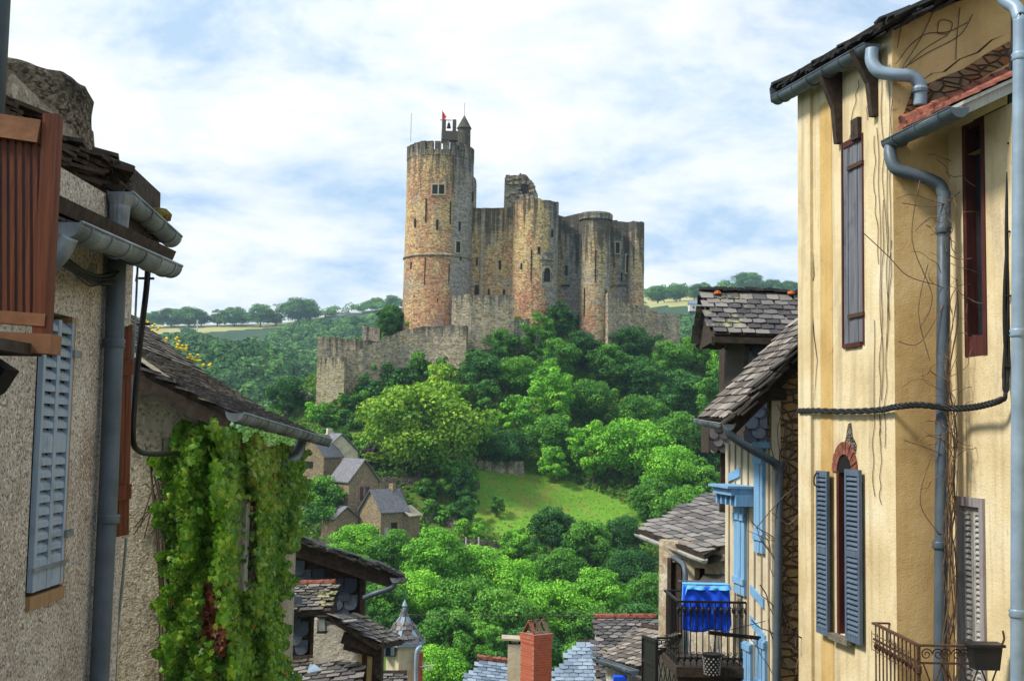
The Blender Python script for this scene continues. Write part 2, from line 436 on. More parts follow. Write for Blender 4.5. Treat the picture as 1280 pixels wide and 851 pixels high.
tree_proto('round', 1, 5.0, 4.4, 95, 11000, .23)
tree_proto('broad', 2, 6.0, 4.2, 120, 13000, .23, trunk=1.6)
tree_proto('tall', 3, 4.0, 5.6, 90, 11000, .22)
tree_proto('loose', 4, 4.6, 4.8, 48, 8000, .24, sub=(.2, .36))
tree_proto('small', 5, 2.6, 2.6, 36, 4200, .19, trunk=.7)
tree_proto('bush', 6, 2.0, 1.3, 26, 3000, .15, trunk=.1, hollow=.3)
def tree(label, base, proto, leaf, height, group=None, wide=1.0, name='tree', rz=None, cat=None):
    mats, mt, rx, h = PROTO[proto]; s = height / h
    o = thing(name, label, cat or ('shrub' if name.endswith('shrub') or name.endswith('bush') else 'tree'), base, group)
    c = bpy.data.objects.new('crown', mats[leaf]); t_ = bpy.data.objects.new('trunk', mt)
    for x in (c, t_): COL.objects.link(x); x.parent = o
    o.scale = (s * wide, s * wide, s); o.rotation_euler.z = random.random() * 6.28 if rz is None else rz
    return o
# ------------------------------------------------------------------ castle
def stone_mat(name, ochre=(.58, .39, .18), red=(.50, .25, .15), grey=(.36, .335, .30), redlo=.5, redhi=.62, top=.55, fall=.045, scale=1.0, greylo=.55, redband=None, base_red=None, sp=1.0, gx=None):
    t = NT(name); co = t.co()
    big = t.noise(t.co((1, 1, .7)), .16 * scale, 4, .6); big2 = t.noise(t.co((1, 1, .35), loc=(7, 3, 9)), .3 * scale, 5, .65)
    x, y, z = t.sep(co)
    v = t.voro(t.co((1, 1, 1.7)), 2.3 * scale * sp, out='Color'); vr, vg, vb = t.sep(v)
    fine = t.noise(co, 5 * scale, 5, .7); crs = t.noise(t.co((.35, .35, 3.2)), 1.0, 4, .7)
    base = t.ramp(vr, [(.0, tuple(c * .42 for c in ochre)), (.35, ochre), (.75, tuple(min(1, c * 1.35) for c in ochre)), (1, grey)])
    redc = t.ramp(vg, [(0, tuple(c * .55 for c in red)), (.6, red), (1, tuple(min(1, c * 1.35) for c in red))])
    rb = big2
    if base_red:  # rusty stone on the lowest metres of the wall
        rb = t.math('ADD', big2, t.math('MULTIPLY', t.math('MINIMUM', t.math('MAXIMUM', t.math('SUBTRACT', t.math('MULTIPLY', z, -1), base_red), 0), 5), .022))
    if redband:
        rb = t.math('ADD', rb, t.math('MULTIPLY', t.math('MINIMUM', t.math('MAXIMUM', t.math('SUBTRACT', redband[1], t.math('ABSOLUTE', t.math('ADD', z, redband[0]))), 0), 3), .05))
    rb = t.math('ADD', rb, t.math('MULTIPLY', t.math('SUBTRACT', vb, .5), .30))
    c = t.mix(t.ramp(rb, [(redlo, (0, 0, 0)), (redhi, (1, 1, 1))]), base, redc)
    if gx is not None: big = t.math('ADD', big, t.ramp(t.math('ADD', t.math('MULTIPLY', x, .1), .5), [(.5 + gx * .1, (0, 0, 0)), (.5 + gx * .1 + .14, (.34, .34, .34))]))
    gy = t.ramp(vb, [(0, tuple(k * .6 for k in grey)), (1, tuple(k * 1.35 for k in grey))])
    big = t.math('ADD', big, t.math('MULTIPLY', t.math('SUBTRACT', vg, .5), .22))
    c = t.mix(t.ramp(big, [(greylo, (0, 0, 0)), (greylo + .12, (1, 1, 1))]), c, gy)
    st = t.math('ADD', t.math('MULTIPLY', t.noise(t.co((1, 1, .06)), 1.3 * scale, 5, .65), .7), t.math('MULTIPLY', t.noise(t.co((1, 1, .5), loc=(5, 5, 5)), .35, 4, .6), .4))
    k = t.math('ADD', st, t.math('MULTIPLY', z, fall))
    c = t.mix(t.ramp(k, [(top - .11, (0, 0, 0)), (top + .02, (.92, .92, .92))]), c, t.ramp(fine, [(.3, (.035, .032, .028)), (.7, (.13, .12, .10))]))
    c = t.mix(t.ramp(fine, [(.30, (.75, .75, .75)), (.47, (0, 0, 0))]), c, (.03, .025, .02))
    c = t.mix(t.ramp(crs, [(.36, (.40, .40, .40)), (.48, (0, 0, 0))]), c, (.08, .07, .055)); c = t.mix(t.ramp(crs, [(.56, (0, 0, 0)), (.72, (.35, .35, .35))]), c, (.62, .54, .42))
    t.bump(t.math('ADD', vr, fine), .9, .25)
    return t.out(c, .95, spec=.1)
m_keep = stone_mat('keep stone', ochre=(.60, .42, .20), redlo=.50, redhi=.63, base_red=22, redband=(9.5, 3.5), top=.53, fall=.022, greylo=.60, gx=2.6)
m_cast = stone_mat('curtain stone', redlo=.60, redhi=.7, top=.50, fall=.020, greylo=.54)
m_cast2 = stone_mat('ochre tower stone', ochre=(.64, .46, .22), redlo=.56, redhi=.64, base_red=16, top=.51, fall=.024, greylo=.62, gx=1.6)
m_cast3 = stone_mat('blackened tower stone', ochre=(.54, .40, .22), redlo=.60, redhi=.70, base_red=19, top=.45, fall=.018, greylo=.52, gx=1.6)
m_gry = stone_mat('grey ruin stone', ochre=(.42, .34, .22), grey=(.33, .31, .28), redlo=.66, redhi=.75, top=.56, fall=.035, greylo=.46)
m_ramp = stone_mat('rampart rubble', ochre=(.44, .36, .23), grey=(.30, .275, .235), redlo=.68, redhi=.75, top=.56, fall=.045, greylo=.50, scale=1.0)
m_dark = simple('window dark', (.012, .011, .010), .6)
m_sandst = simple('dressed sandstone', (.40, .34, .25), .9)
m_slate = simple('slate grey', (.13, .14, .16), .6)
m_lead = simple('zinc', (.30, .33, .36), .45, .3, var=.12)

def P3(px, py, Y): return P(px, py, Y)
def zat(px, py, Y): return P(px, py, Y).z
def tower(name, parent, pl, pr, yt, yb, Y, mat, taper=.05, jag=.4, n=40, a0=0, a1=2 * math.pi, seed=0, step=None):
    """round tower: left/right pixel columns, top/bottom rows, distance; crumbled top"""
    xl = P(pl, (yt + yb) / 2, Y).x; xr = P(pr, (yt + yb) / 2, Y).x; r = (xr - xl) / 2; cx = (xl + xr) / 2
    zt = zat((pl + pr) / 2, yt, Y - r * .6); zb = zat((pl + pr) / 2, yb, Y - r * .6) - 4
    rn = random.Random(seed); mb = MB(); H = zt - zb; vs = []; prof = [(1 + taper, zb), (1 + taper * .5, zb + H * .35), (1, zb + H * .7), (1, zt - 1.6)]
    for q, z in prof:
        for i in range(n):
            a = 2 * math.pi * i / n; jr = 1 + rn.uniform(-.006, .006)
            vs.append((cx + r * q * jr * math.cos(a), Y + r * q * jr * math.sin(a), z))
    j = 0
    tops = []
    for i in range(n):
        if rn.random() < .35: j = rn.uniform(-jag, jag * .4)
        tops.append(zt + j + rn.uniform(-.12, .12))
    for i in range(n):
        a = 2 * math.pi * i / n; vs.append((cx + r * math.cos(a), Y + r * math.sin(a), tops[i]))
    for i in range(n):
        a = 2 * math.pi * i / n; vs.append((cx + (r - 1.1) * math.cos(a), Y + (r - 1.1) * math.sin(a), tops[i] - .1))
    for i in range(n):
        a = 2 * math.pi * i / n; vs.append((cx + (r - 1.1) * math.cos(a), Y + (r - 1.1) * math.sin(a), zt - 2.5))
    fs = []
    L = len(vs) // n
    for k in range(L - 1):
        for i in range(n): fs.append((k * n + i, k * n + (i + 1) % n, (k + 1) * n + (i + 1) % n, (k + 1) * n + i))
    fs.append(tuple((L - 1) * n + i for i in range(n)))
    mb.add(vs, fs)
    o = mb.build(name, mat, parent, origin=(cx, Y, zt))
    return o, cx, r, zt, zb
def curtain(name, parent, pts, thick, mat, jag=.35, seed=0, stepw=.9, merlon=False):
    """pts: (px, py_top, py_bottom, Y) along the wall; ragged top"""
    rn = random.Random(seed); mb = MB(); rows = []
    for a, b in zip(pts[:-1], pts[1:]):
        A = P(a[0], a[1], a[3]); B = P(b[0], b[1], b[3]); A2_ = P(a[0], a[2], a[3]); B2_ = P(b[0], b[2], b[3])
        n = max(1, int(Vector((B.x - A.x, B.y - A.y)).length / stepw))
        nn = Vector((B.y - A.y, -(B.x - A.x), 0)).normalized()
        if nn.y > 0: nn = -nn
        for i in range(n + 1):
            t_ = i / n; rows.append((lerp(A.x, B.x, t_), lerp(A.y, B.y, t_), lerp(A.z, B.z, t_), lerp(A2_.z, B2_.z, t_), nn))
    j = 0; vs = []; fs = []
    for i, (x, y, zt, zb, nn) in enumerate(rows):
        if rn.random() < .4: j = rn.uniform(-jag, jag * .5)
        z = zt + j + rn.uniform(-.08, .08)
        f = .12 * rn.uniform(-1, 1)
        bx = x - nn.x * thick; by = y - nn.y * thick
        vs += [(x + nn.x * (f + .25), y + nn.y * (f + .25), zb - 2), (x + nn.x * f, y + nn.y * f, z), (bx, by, z - rn.uniform(0, .3)), (bx, by, zb - 2)]
    for i in range(len(rows) - 1):
        b = i * 4
        for k in range(3): fs.append((b + k, b + 4 + k, b + 5 + k, b + 1 + k))
        fs.append((b + 3, b + 7, b + 4, b))
    fs.append((0, 1, 2, 3)); e = (len(rows) - 1) * 4; fs.append((e + 3, e + 2, e + 1, e))
    mb.add(vs, fs)
    zt = max(r[2] for r in rows)
    return mb.build(name, mat, parent, origin=(rows[0][0], rows[0][1], zt))
def slit(parent, px, py, w, h, Y, cx=None, r=None, name='arrow_slit', mat=None, frame=None):
    """dark opening of w x h metres on a round tower (cx, r) or a flat wall at distance Y"""
    q = P(px, py, Y)
    if r:
        x = q.x * (Y - r * .8) / Y; dx = max(-.98, min(.98, (x - cx) / r)); a = math.acos(dx); c = Vector((cx + r * 1.004 * dx, Y - r * 1.004 * math.sin(a), 0))
        c.z = zat(px, py, c.y); nrm = Vector((dx, -math.sin(a), 0)); rot = Matrix.Rotation(math.atan2(nrm.x, -nrm.y), 3, 'Z')
    else: c = q; rot = Matrix.Identity(3); 
    mb = MB(); mb.box(c, w, .34, h, rot); o = mb.build(name, mat or m_dark, parent)
    if frame:
        f = MB(); e = frame
        for sx_ in (-1, 1): f.box(c + rot @ Vector((sx_ * (w / 2 + e / 2), 0, 0)), e, .5, h + 2 * e, rot)
        for sz_ in (-1, 1): f.box(c + Vector((0, 0, sz_ * (h / 2 + e / 2))), w, .5, e, rot)
        L = o.location.copy(); fo = f.build('window_frame', m_sandst); fo.location = -Vector(parent.location) if parent else (0, 0, 0)
        fo.parent = o; fo.location = Vector((0, 0, 0)) if not parent else -(Vector(parent.location) + (Vector(parent.parent.location) if parent.parent else Vector()) + o.location)
    return o

DY = 252.0
cb = P(650, 410, DY)
castle = thing('castle', 'ruined medieval castle of ochre and blackened stone crowning the wooded hill', 'castle', (cb.x, cb.y, cb.z))
# great round keep
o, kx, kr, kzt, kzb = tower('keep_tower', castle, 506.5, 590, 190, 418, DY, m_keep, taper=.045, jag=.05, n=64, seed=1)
keep = o
kb = MB()
for i in range(26):
    a0_ = 2 * math.pi * (i + .06) / 26; a1_ = 2 * math.pi * (i + .84) / 26
    hh = 1.75 + random.uniform(-.25, .1)
    pts = []
    for zz in (kzt - 1.2, kzt + hh):
        pts += [(kx + (kr + .12) * math.cos(a0_), DY + (kr + .12) * math.sin(a0_), zz), (kx + (kr + .12) * math.cos(a1_), DY + (kr + .12) * math.sin(a1_), zz),
                (kx + (kr - .8) * math.cos(a1_), DY + (kr - .8) * math.sin(a1_), zz), (kx + (kr - .8) * math.cos(a0_), DY + (kr - .8) * math.sin(a0_), zz)]
    kb.hexa(pts)
kb.build('battlement', m_gry, keep)
sc_ = MB(); sz = zat(545, 318, DY - kr); sc_.lathe((kx, DY, sz), [(kr + .1, -.3), (kr + .42, -.12), (kr + .42, .1), (kr + .1, .3)], 64, cap=False); sc_.build('string_course', m_gry, keep)
for px, py in ((544.5, 237), (552.5, 237)): slit(keep, px, py, 1.15, 2.0, DY, kx, kr, 'window', frame=.28)
for px, py, h in ((519, 279, 1.8), (547, 281, 2.2), (574, 283, 2.0), (514, 332, 1.5), (575, 322, 1.3)): slit(keep, px, py, .45, h, DY, kx, kr)
slit(keep, 572, 309, 1.1, 2.4, DY, kx, kr, 'window', frame=.25)
for px, y0_, y1_ in ((533, 248, 278), (532, 322, 356), (547, 373, 402), (563, 252, 280), (561, 330, 372), (518, 368, 396)):
    slit(keep, px, (y0_ + y1_) / 2, .22, (y1_ - y0_) * DY / F, DY, kx, kr)
# tower top: conical turret, bell frame, flag
q = P(580, 172, DY - 3); mb = MB(); H_ = 165 
tz0 = zat(580, 182, DY - 3); t1 = zat(580, 160.5, DY - 3); tip = zat(580, 144, DY - 3)
mb.lathe((q.x, DY - 3, 0), [(1.45, tz0 - 1), (1.4, t1)], 14); tur = mb.build('turret', m_gry, castle)
mb = MB(); mb.lathe((q.x, DY - 3, 0), [(1.65, t1 - .1), (.02, tip)], 14); mb.tube([(q.x, DY - 3, tip - .2), (q.x, DY - 3, zat(580, 129, DY - 3))], .05, 6); mb.build('turret_roof', m_gry, tur)
mb = MB()
for a_, b_ in ((552, 557.0), (565.5, 570)):
    A = P(a_, 172, DY - 2); B = P(b_, 172, DY - 2); mb.box(((A.x + B.x) / 2, DY - 2, (zat(560, 153, DY) + zat(560, 182, DY)) / 2), B.x - A.x, .9, zat(560, 153, DY) - zat(560, 182, DY))
A = P(552, 172, DY - 2); B = P(574, 172, DY - 2); mb.box(((A.x + B.x) / 2, DY - 2, zat(560, 174, DY)), B.x - A.x, 2.5, 2)
bf = mb.build('bell_frame', m_gry, castle)
mb = MB(); mb.box((P(561.5, 0, DY).x, DY - 2, zat(560, 153.5, DY)), 2.6, .15, .15); mb.lathe((P(561, 160, DY - 2).x, DY - 2, zat(560, 160, DY)), [(.5, -.6), (.38, -.2), (.3, .3), (.12, .6), (.05, .9)], 10); mb.build('bell', m_dark, bf)
fp = MB(); x_ = P(552.5, 160, DY - 5).x; fp.tube([(x_, DY - 5, zat(552, 180, DY)), (x_, DY - 5, zat(552, 145, DY))], .06, 6); fpo = fp.build('flag_pole', m_lead, castle)
fl = MB()
m_red = simple('red flag cloth', (.65, .04, .03), .8)
ft = zat(552, 147, DY)
for k in range(4): fl.slab([(x_ + .05 + k * .22, DY - 5 + .1 * math.sin(k * 1.5), ft - 2.3 + .25 * k), (x_ + .27 + k * .22, DY - 5 + .1 * math.sin(k * 1.5 + 1.5), ft - 2.1 + .25 * k), (x_ + .27 + k * .22, DY - 5 + .1 * math.sin(k * 1.5 + 1.5), ft - .35 * k - .2), (x_ + .05 + k * .22, DY - 5 + .1 * math.sin(k * 1.5), ft - .3 * k)], (0, .03, 0))
fl.build('flag', m_red, fpo)
mb = MB(); x_ = P(514.8, 160, DY).x; mb.tube([(x_, DY - 2, zat(514, 180, DY)), (x_, DY - 2, zat(514, 145, DY))], .07, 6); mb.build('pole', m_lead, castle)
# buttress strip and stair turret on the keep's right flank
for (a_, b_, yt_, yb_) in ((583, 592, 196, 400), (586, 596, 226, 262)):
    A = P(a_, 200, DY + 1); B = P(b_, 200, DY + 1); zt = zat(b_, yt_, DY); zb = zat(b_, yb_, DY)
    mb = MB(); mb.box(((A.x + B.x) / 2, DY + 1, (zt + zb) / 2), B.x - A.x, 4.5, zt - zb)
    mb.slab([(A.x, DY - 1.25, zt), (B.x, DY - 1.25, zt), (A.x, DY - 1.25, zt + 2.2)], (0, 4.5, 0))
    bo = mb.build('buttress', m_gry, castle, origin=(A.x, DY, zt))
slit(castle, 590.5, 246, .5, 2.2, DY - 1.3)
# curtain wall between keep and middle tower
cw = curtain('curtain_wall', castle, [(586, 258.5, 405, DY - 1), (648, 259, 405, DY - 1)], 3, m_cast, jag=.25, seed=3)
for px, py, w_, h in ((625, 331, .5, 2), (596, 327, .4, 1.8), (596, 362, .9, 2.0), (611, 365, .4, 1.3), (630, 366, .4, 1.4)): slit(cw, px, py, w_, h, DY - 1.2)
mb = MB(); A = P(604, 260, DY - 1.8); B = P(604, 372, DY - 1.8); mb.box((A.x, DY - 1.4, (A.z + B.z) / 2), .7, .9, A.z - B.z); mb.build('pilaster', m_gry, cw)
lw = curtain('outer_wall', castle, [(565, 369, 425, DY - 9), (590, 368, 425, DY - 10), (643, 369.5, 425, DY - 9)], 2, m_ramp, jag=.25, seed=4)
# ruined chapel tower stump behind
st, sx_, sr, szt, szb = tower('ruined_stump', castle, 634, 669, 229, 275, DY + 8, m_cast3, jag=2.2, n=26, seed=19)
curtain('ruined_wall', st, [(631, 222, 270, DY + .5), (637, 217.5, 270, DY), (650, 217, 270, DY), (660, 221, 270, DY + .2), (667, 228, 270, DY + .5), (672, 241, 270, DY + 1)], 3.0, m_gry, jag=.7, seed=12, stepw=.45)
mb = MB()
rn = random.Random(44)
for k in range(34):
    q = P(rn.uniform(634, 670), 226 + rn.uniform(-8, 26), DY - .4); mb.box(q, rn.uniform(.5, 1.1), .6, rn.uniform(.3, .7), Euler((rn.uniform(-.2, .2), rn.uniform(-.2, .2), rn.uniform(-.4, .4))).to_matrix())
mb.build('broken_stones', m_gry, st)
slit(st, 655, 238, 1.5, 2.4, DY - .4, name='broken_opening')
# middle round tower
t2, x2, r2, z2, _ = tower('round_tower', castle, 640, 697.5, 249.5, 405, DY, m_cast2, taper=.05, jag=.55, n=48, seed=5)
for px, py, w_, h in ((673.5, 313, .6, 1.5), (690, 292, .45, 1.6), (652, 333, .4, 1.4), (664, 332, .22, 7)): slit(t2, px, py, w_, h, DY, x2, r2)
# arched window niche on the middle tower
A = P(683, 345, DY - r2 * .86)
mb = MB(); mb.box((A.x, A.y + .4, A.z), 2.9, 1.2, 5.0, Matrix.Rotation(.45, 3, 'Z')); ni = mb.build('niche', m_gry, castle, origin=(A.x, A.y, A.z + 3))
mb = MB()
pts = [(-.75, -1.6), (.75, -1.6), (.75, .6), (.5, 1.25), (0, 1.6), (-.5, 1.25), (-.75, .6)]
rm = Matrix.Rotation(.45, 3, 'Z')
mb.slab([A + rm @ Vector((u_, -.28, v_ + .3)) for u_, v_ in pts], rm @ Vector((0, .3, 0))); mb.build('arched_window', m_dark, ni)
mb = MB()
for k in range(-1, 8):
    a = math.pi * k / 6
    if k < 0 or k > 6: continue
    mb.box(A + rm @ Vector((.95 * math.cos(a), -.35, 1.0 + .95 * math.sin(a))), .42, .3, .42, rm)
mb.build('arch', m_sandst, ni)
mb = MB(); B = P(683, 322, DY - r2 * .86); mb.slab([B + rm @ Vector(v) for v in ((-1.6, -.9, -.6), (1.6, -.9, -.6), (1.2, -.2, 1.1), (-1.2, -.2, 1.1))], rm @ Vector((0, 1.0, 0))); mb.build('hood', m_gry, ni)
# set-back curtain and tall blackened tower
c3 = curtain('curtain_wall', castle, [(694, 268, 420, DY + 4), (706, 271, 420, DY + 4), (728, 266, 420, DY + 3)], 3, m_cast3, jag=.3, seed=6)
for px, py, w_, h in ((708, 338, .5, 2.2), (722, 342, .3, 1.8), (707, 357, 2.0, .35)): slit(c3, px, py, w_, h, DY + 3.3)
t3, x3, r3, z3, _ = tower('round_tower', castle, 725, 763, 266.5, 425, DY, m_cast3, taper=.04, jag=.15, n=40, seed=7)
mb = MB(); mb.lathe((x3, DY, z3), [(r3 + .35, -1.3), (r3 + .4, -.2), (r3 + .1, .2), (.3, .25)], 36); mb.build('parapet', m_gry, t3)
for px, y0_, y1_ in ((744, 313, 352), (731, 360, 395), (757, 362, 392)): slit(t3, px, (y0_ + y1_) / 2, .22, (y1_ - y0_) * DY / F, DY, x3, r3)
c4 = curtain('curtain_wall', castle, [(759, 276, 400, DY + 3), (772, 275.5, 400, DY + 3), (788, 277, 400, DY + 3)], 3, m_cast3, jag=.2, seed=8)
for px, py, w_, h in ((772, 310, .9, 2.4), (785, 330, .9, 4), (777, 346, .3, 2)): slit(c4, px, py, w_, h, DY + 2.3, frame=.25 if w_ > .5 else None)
for k in range(9): slit(c4, 765 + k * 2.6, 357, .22, .3, DY + 2.6, name='putlog_hole')
t4, x4, r4, z4, _ = tower('corner_tower', castle, 785, 805, 276.5, 400, DY + 2, m_cast3, taper=.02, jag=.25, n=24, seed=11)
# ramparts below
def rampart(label, pts, thick, mat=None, seed=0, jag=.3):
    p0 = P(pts[0][0], pts[0][2], pts[0][3]); o = thing('rampart_wall', label, 'wall', p0, None)
    curtain('masonry', o, pts, thick, mat or m_ramp, jag=jag, seed=seed); return o
rampart('long stepped rubble rampart running downhill from the right end of the castle', [(760, 366, 425, 248), (790, 380, 425, 250), (812, 384, 425, 252), (812, 388, 428, 252), (850, 392, 428, 254)], 1.6, seed=20)
rampart('sloping rubble rampart climbing from the low left bastion to the foot of the keep', [(431, 446, 490, 236), (470, 427, 470, 238), (500, 415, 462, 240), (530, 407, 455, 241), (560, 406.5, 450, 240), (583, 407, 448, 239)], 1.4, seed=21, jag=.15)
rampart('grey rubble wall with rough upright slots right of the rampart end', [(597, 403, 440, 243), (604, 399, 440, 243), (616, 396, 440, 243), (632, 399, 440, 243), (662, 398, 440, 244)], 1.2, m_gry, seed=22)
rampart('short pale wall face of the low bastion at the left tip of the hill', [(397, 447, 505, 235), (431, 446, 505, 234)], 1.5, stone_mat('pale rubble', ochre=(.50, .42, .26), redlo=.7, redhi=.8, top=.55, greylo=.58, scale=1.3), seed=23, jag=.1)
rampart('taller back wall of the low bastion seen over its pale face', [(397, 421, 500, 243), (445, 423, 470, 244), (475, 427, 455, 246)], 1.5, seed=24)
rampart('narrow crumbled tower stump between the bastion and the dark tree', [(453, 408, 440, 247), (475, 409, 440, 247)], 3, m_gry, seed=25)
# ------------------------------------------------------------------ far woods (a mass nobody could count)
def woods(name, label, n, xr, yr, hmin, hmax, mat, leaves=110, keep=None, seed=0, lsize=.9):
    r = np.random.RandomState(seed); xs_ = []; 
    X = r.uniform(xr[0], xr[1], n * 6); Y = r.uniform(yr[0], yr[1], n * 6)
    X = X * Y / yr[1]
    ok = keep(X, Y) if keep else np.ones(len(X), bool)
    X = X[ok][:n]; Y = Y[ok][:n]; Z = tz(X, Y); n = len(X)
    H = r.uniform(hmin, hmax, n); bt = r.rand(n)
    e = r.normal(size=(n, leaves, 3)); e /= np.linalg.norm(e, axis=2)[..., None]; e[..., 2] = np.abs(e[..., 2]) * 1.25 - .25
    e[..., 1] = np.where((e[..., 1] > 0) & (r.rand(n, leaves) < .7), -e[..., 1], e[..., 1])
    lump = 1 + .22 * np.sin(e[..., 0] * 5 + bt[:, None] * 40) * np.sin(e[..., 2] * 6 + bt[:, None] * 17)
    rad = H[:, None, None] * .55 * lump[..., None] * np.array([1, 1, .85])
    pos = np.stack([X, Y, Z + H * .45], -1)[:, None] + e * rad
    nr = e + r.normal(size=e.shape) * .35; nr /= np.linalg.norm(nr, axis=2)[..., None]
    tv = np.cross(nr, r.normal(size=e.shape)); tv /= np.linalg.norm(tv, axis=2)[..., None]; bv = np.cross(nr, tv)
    s = (lsize * (H / 10))[:, None, None] * r.uniform(.7, 1.3, (n, leaves, 1))
    V = np.stack([pos - tv * s - bv * s, pos + tv * s - bv * s, pos + tv * s + bv * s, pos - tv * s + bv * s], 2).reshape(-1, 3)
    Q = np.arange(len(V)).reshape(-1, 4)
    ti = np.clip(bt[:, None] * .7 + r.rand(n, leaves) * .35, 0, 1).ravel()
    o = npmesh(name, V, Q, mat, attr=ti); return tag(o, label, None, kind='stuff')
LIMX = [-600, 340, 352, 400, 500, 640, 790, 1010, 1900]; LIMY = [424, 424, 404, 396, 388, 386, 391, 388, 388]
def no_field(X, Y):
    pts = np.stack([X, Y, tz(X, Y) + 17], -1) @ np.array(CM)
    a = CX + F * pts[:, 0] / -pts[:, 2]; b = CY - F * pts[:, 1] / -pts[:, 2]
    return (b > np.interp(a, LIMX, LIMY)) & (Y < RY - 20)
woods('distant_woods', 'blue green woods covering the valley slope behind the castle', 4000, (-640, 620), (450, 1250), 12, 19, LEAF['far'], 220, no_field, 3, .46)
def hedge_keep(X, Y):
    pts = np.stack([X, Y, tz(X, Y)], -1) @ np.array(CM); a = CX + F * pts[:, 0] / -pts[:, 2]
    return ((a > 120) & (a < 352)) | ((a > 376) & (a < 520)) | ((a > 780) & (a < 860)) | (a > 900)
woods('ridge_hedge', 'low dark hedge band along the skyline ridges', 300, (-520, 420), (1214, 1250), 7, 12, LEAF['far'], 160, hedge_keep, 23, .5)
m_conif = leaf_mat('young plantation leaves', (.03, .09, .03), (.07, .17, .05), (.12, .25, .07))
woods('plantation', 'lighter young plantation on the nearer left spur of the valley', 1500, (-330, -70), (480, 780), 6, 9, m_conif, 80, lambda X, Y: ((X + 185 + (Y - 620) * .25) / 75) ** 2 + ((Y - 620) / 120) ** 2 < 1, 5, .8)
# trees on the left skyline, one by one
def P_ground(px, Y):  # ground point in the column px at distance Y
    x = P(px, 400, Y).x; return Vector((x, Y, tzs(x, Y)))
sk = [(192, 1215, 17, 'round', 'far round tree at the left end of the skyline row, beside the dark cable'),
      (214, 1220, 19, 'broad', 'wide skyline tree second from the left end of the far row'),
      (236, 1215, 20, 'broad', 'broad skyline tree in the middle left of the far hedge row'),
      (252, 1222, 15, 'round', 'smaller skyline tree tucked beside the broad ones above the pale field'),
      (272, 1218, 17, 'loose', 'loose topped skyline tree above the centre of the pale field'),
      (293, 1216, 19, 'broad', 'wide low skyline tree above the right half of the pale field'),
      (326, 1200, 23, 'round', 'dark domed skyline tree standing clear at the right end of the row'),
      (345, 1206, 17, 'loose', 'thin paler tree just right of the dark domed skyline tree'),
      (374, 1190, 25, 'broad', 'tallest skyline tree, wide crowned, left of the long white shed'),
      (388, 1198, 15, 'round', 'low tree leaning against the tallest skyline tree on its right'),
      (236, 1010, 17, 'round', 'lone round tree at the lower edge of the pale field'),
      (208, 1020, 12, 'small', 'small pale tree in the field corner left of the lone round tree'),
      (470, 1235, 13, 'broad', 'ridge tree right of the long white shed'),
      (490, 1225, 15, 'round', 'ridge tree behind the dark tree beside the keep')]
for px, Y, h, pr, lb in sk:
    tree(lb, P_ground(px, Y), pr, 'far', h, 'trees on the far left ridge', wide=1.25)
sk = [(812, 1230, 8, 'broad', 'low skyline tree close to the right wall of the castle'), (828, 1232, 7, 'broad', 'low skyline tree in the dark hedge right of the castle'),
      (880, 1225, 10, 'round', 'skyline tree above the pale field right of the castle'),
      (936, 1215, 20, 'broad', 'largest rounded tree on the right skyline above the lichened roof'),
      (830, 1120, 13, 'round', 'round tree in the middle of the pale field right of the castle'),
      (850, 1110, 15, 'round', 'tree in the pale field just right of the middle one'),
      (868, 1130, 12, 'small', 'small tree in the pale field above the far white house'),
      (822, 1060, 15, 'broad', 'wide tree at the lower left corner of the right hand field'),
      (877, 1080, 17, 'broad', 'dark tree left of the lichened roof edge on the far field'),
      (845, 1040, 14, 'broad', 'tree below the pale field next to the far white house'),
      (965, 1220, 13, 'broad', 'skyline tree above the middle of the lichened roof'), (985, 1220, 12, 'broad', 'skyline tree next to the yellow house edge')]
for px, Y, h, pr, lb in sk:
    tree(lb, P_ground(px, Y), pr, 'far', h, 'trees on the far right ridge', wide=1.25)
# far buildings
m_white = simple('pale render', (.62, .58, .52), .9, var=.08)
m_farroof = simple('grey sheet roof', (.42, .42, .44), .6, var=.1)
m_far_slate = simple('far slate', (.16, .19, .24), .6, var=.15)
def shed(label, px0, px1, Y, hw, hr, depth, wall, roof, name='barn', sink=1.0, lift=0):
    a = P_ground(px0, Y); b = P_ground(px1, Y); z = min(a.z, b.z) - sink + lift; o = thing(name, label, name, ((a.x + b.x) / 2, Y, z))
    mb = MB(); mb.box(((a.x + b.x) / 2, Y + depth / 2, z + (hw + sink) / 2), b.x - a.x, depth, hw + sink); mb.build('wall', wall, o)
    zt = z + hw + sink; mb = MB(); mb.slab([(a.x - .5, Y - .6, zt - .1), (a.x - .5, Y + depth + .6, zt - .1), (a.x - .5, Y + depth / 2, zt + hr)], (b.x - a.x + 1, 0, 0)); mb.build('roof', roof, o)
    return o, zt
shed('long low white agricultural shed on the far left ridge', 405, 452, 1225, 4.5, 4, 14, m_white, m_farroof, sink=0, lift=1.5)
o, zt = shed('small white house with grey slate roof on the far right slope', 862, 884, 960, 6, 3.5, 9, m_white, m_far_slate, 'house', 0, 3)
for px in (867, 873): 
    mb = MB(); q = P(px, 392, 959.6); mb.box((q.x, 959.8, zt - 3), 1.3, .3, 1.8); mb.build('window', m_dark, o)
mb = MB(); q = P_ground(247, 900); mb.tube([q, q + Vector((0, 0, 26))], .5, 6); tag(mb.build('mast', m_white), 'thin white mast standing in the far woods left of the castle', 'mast')

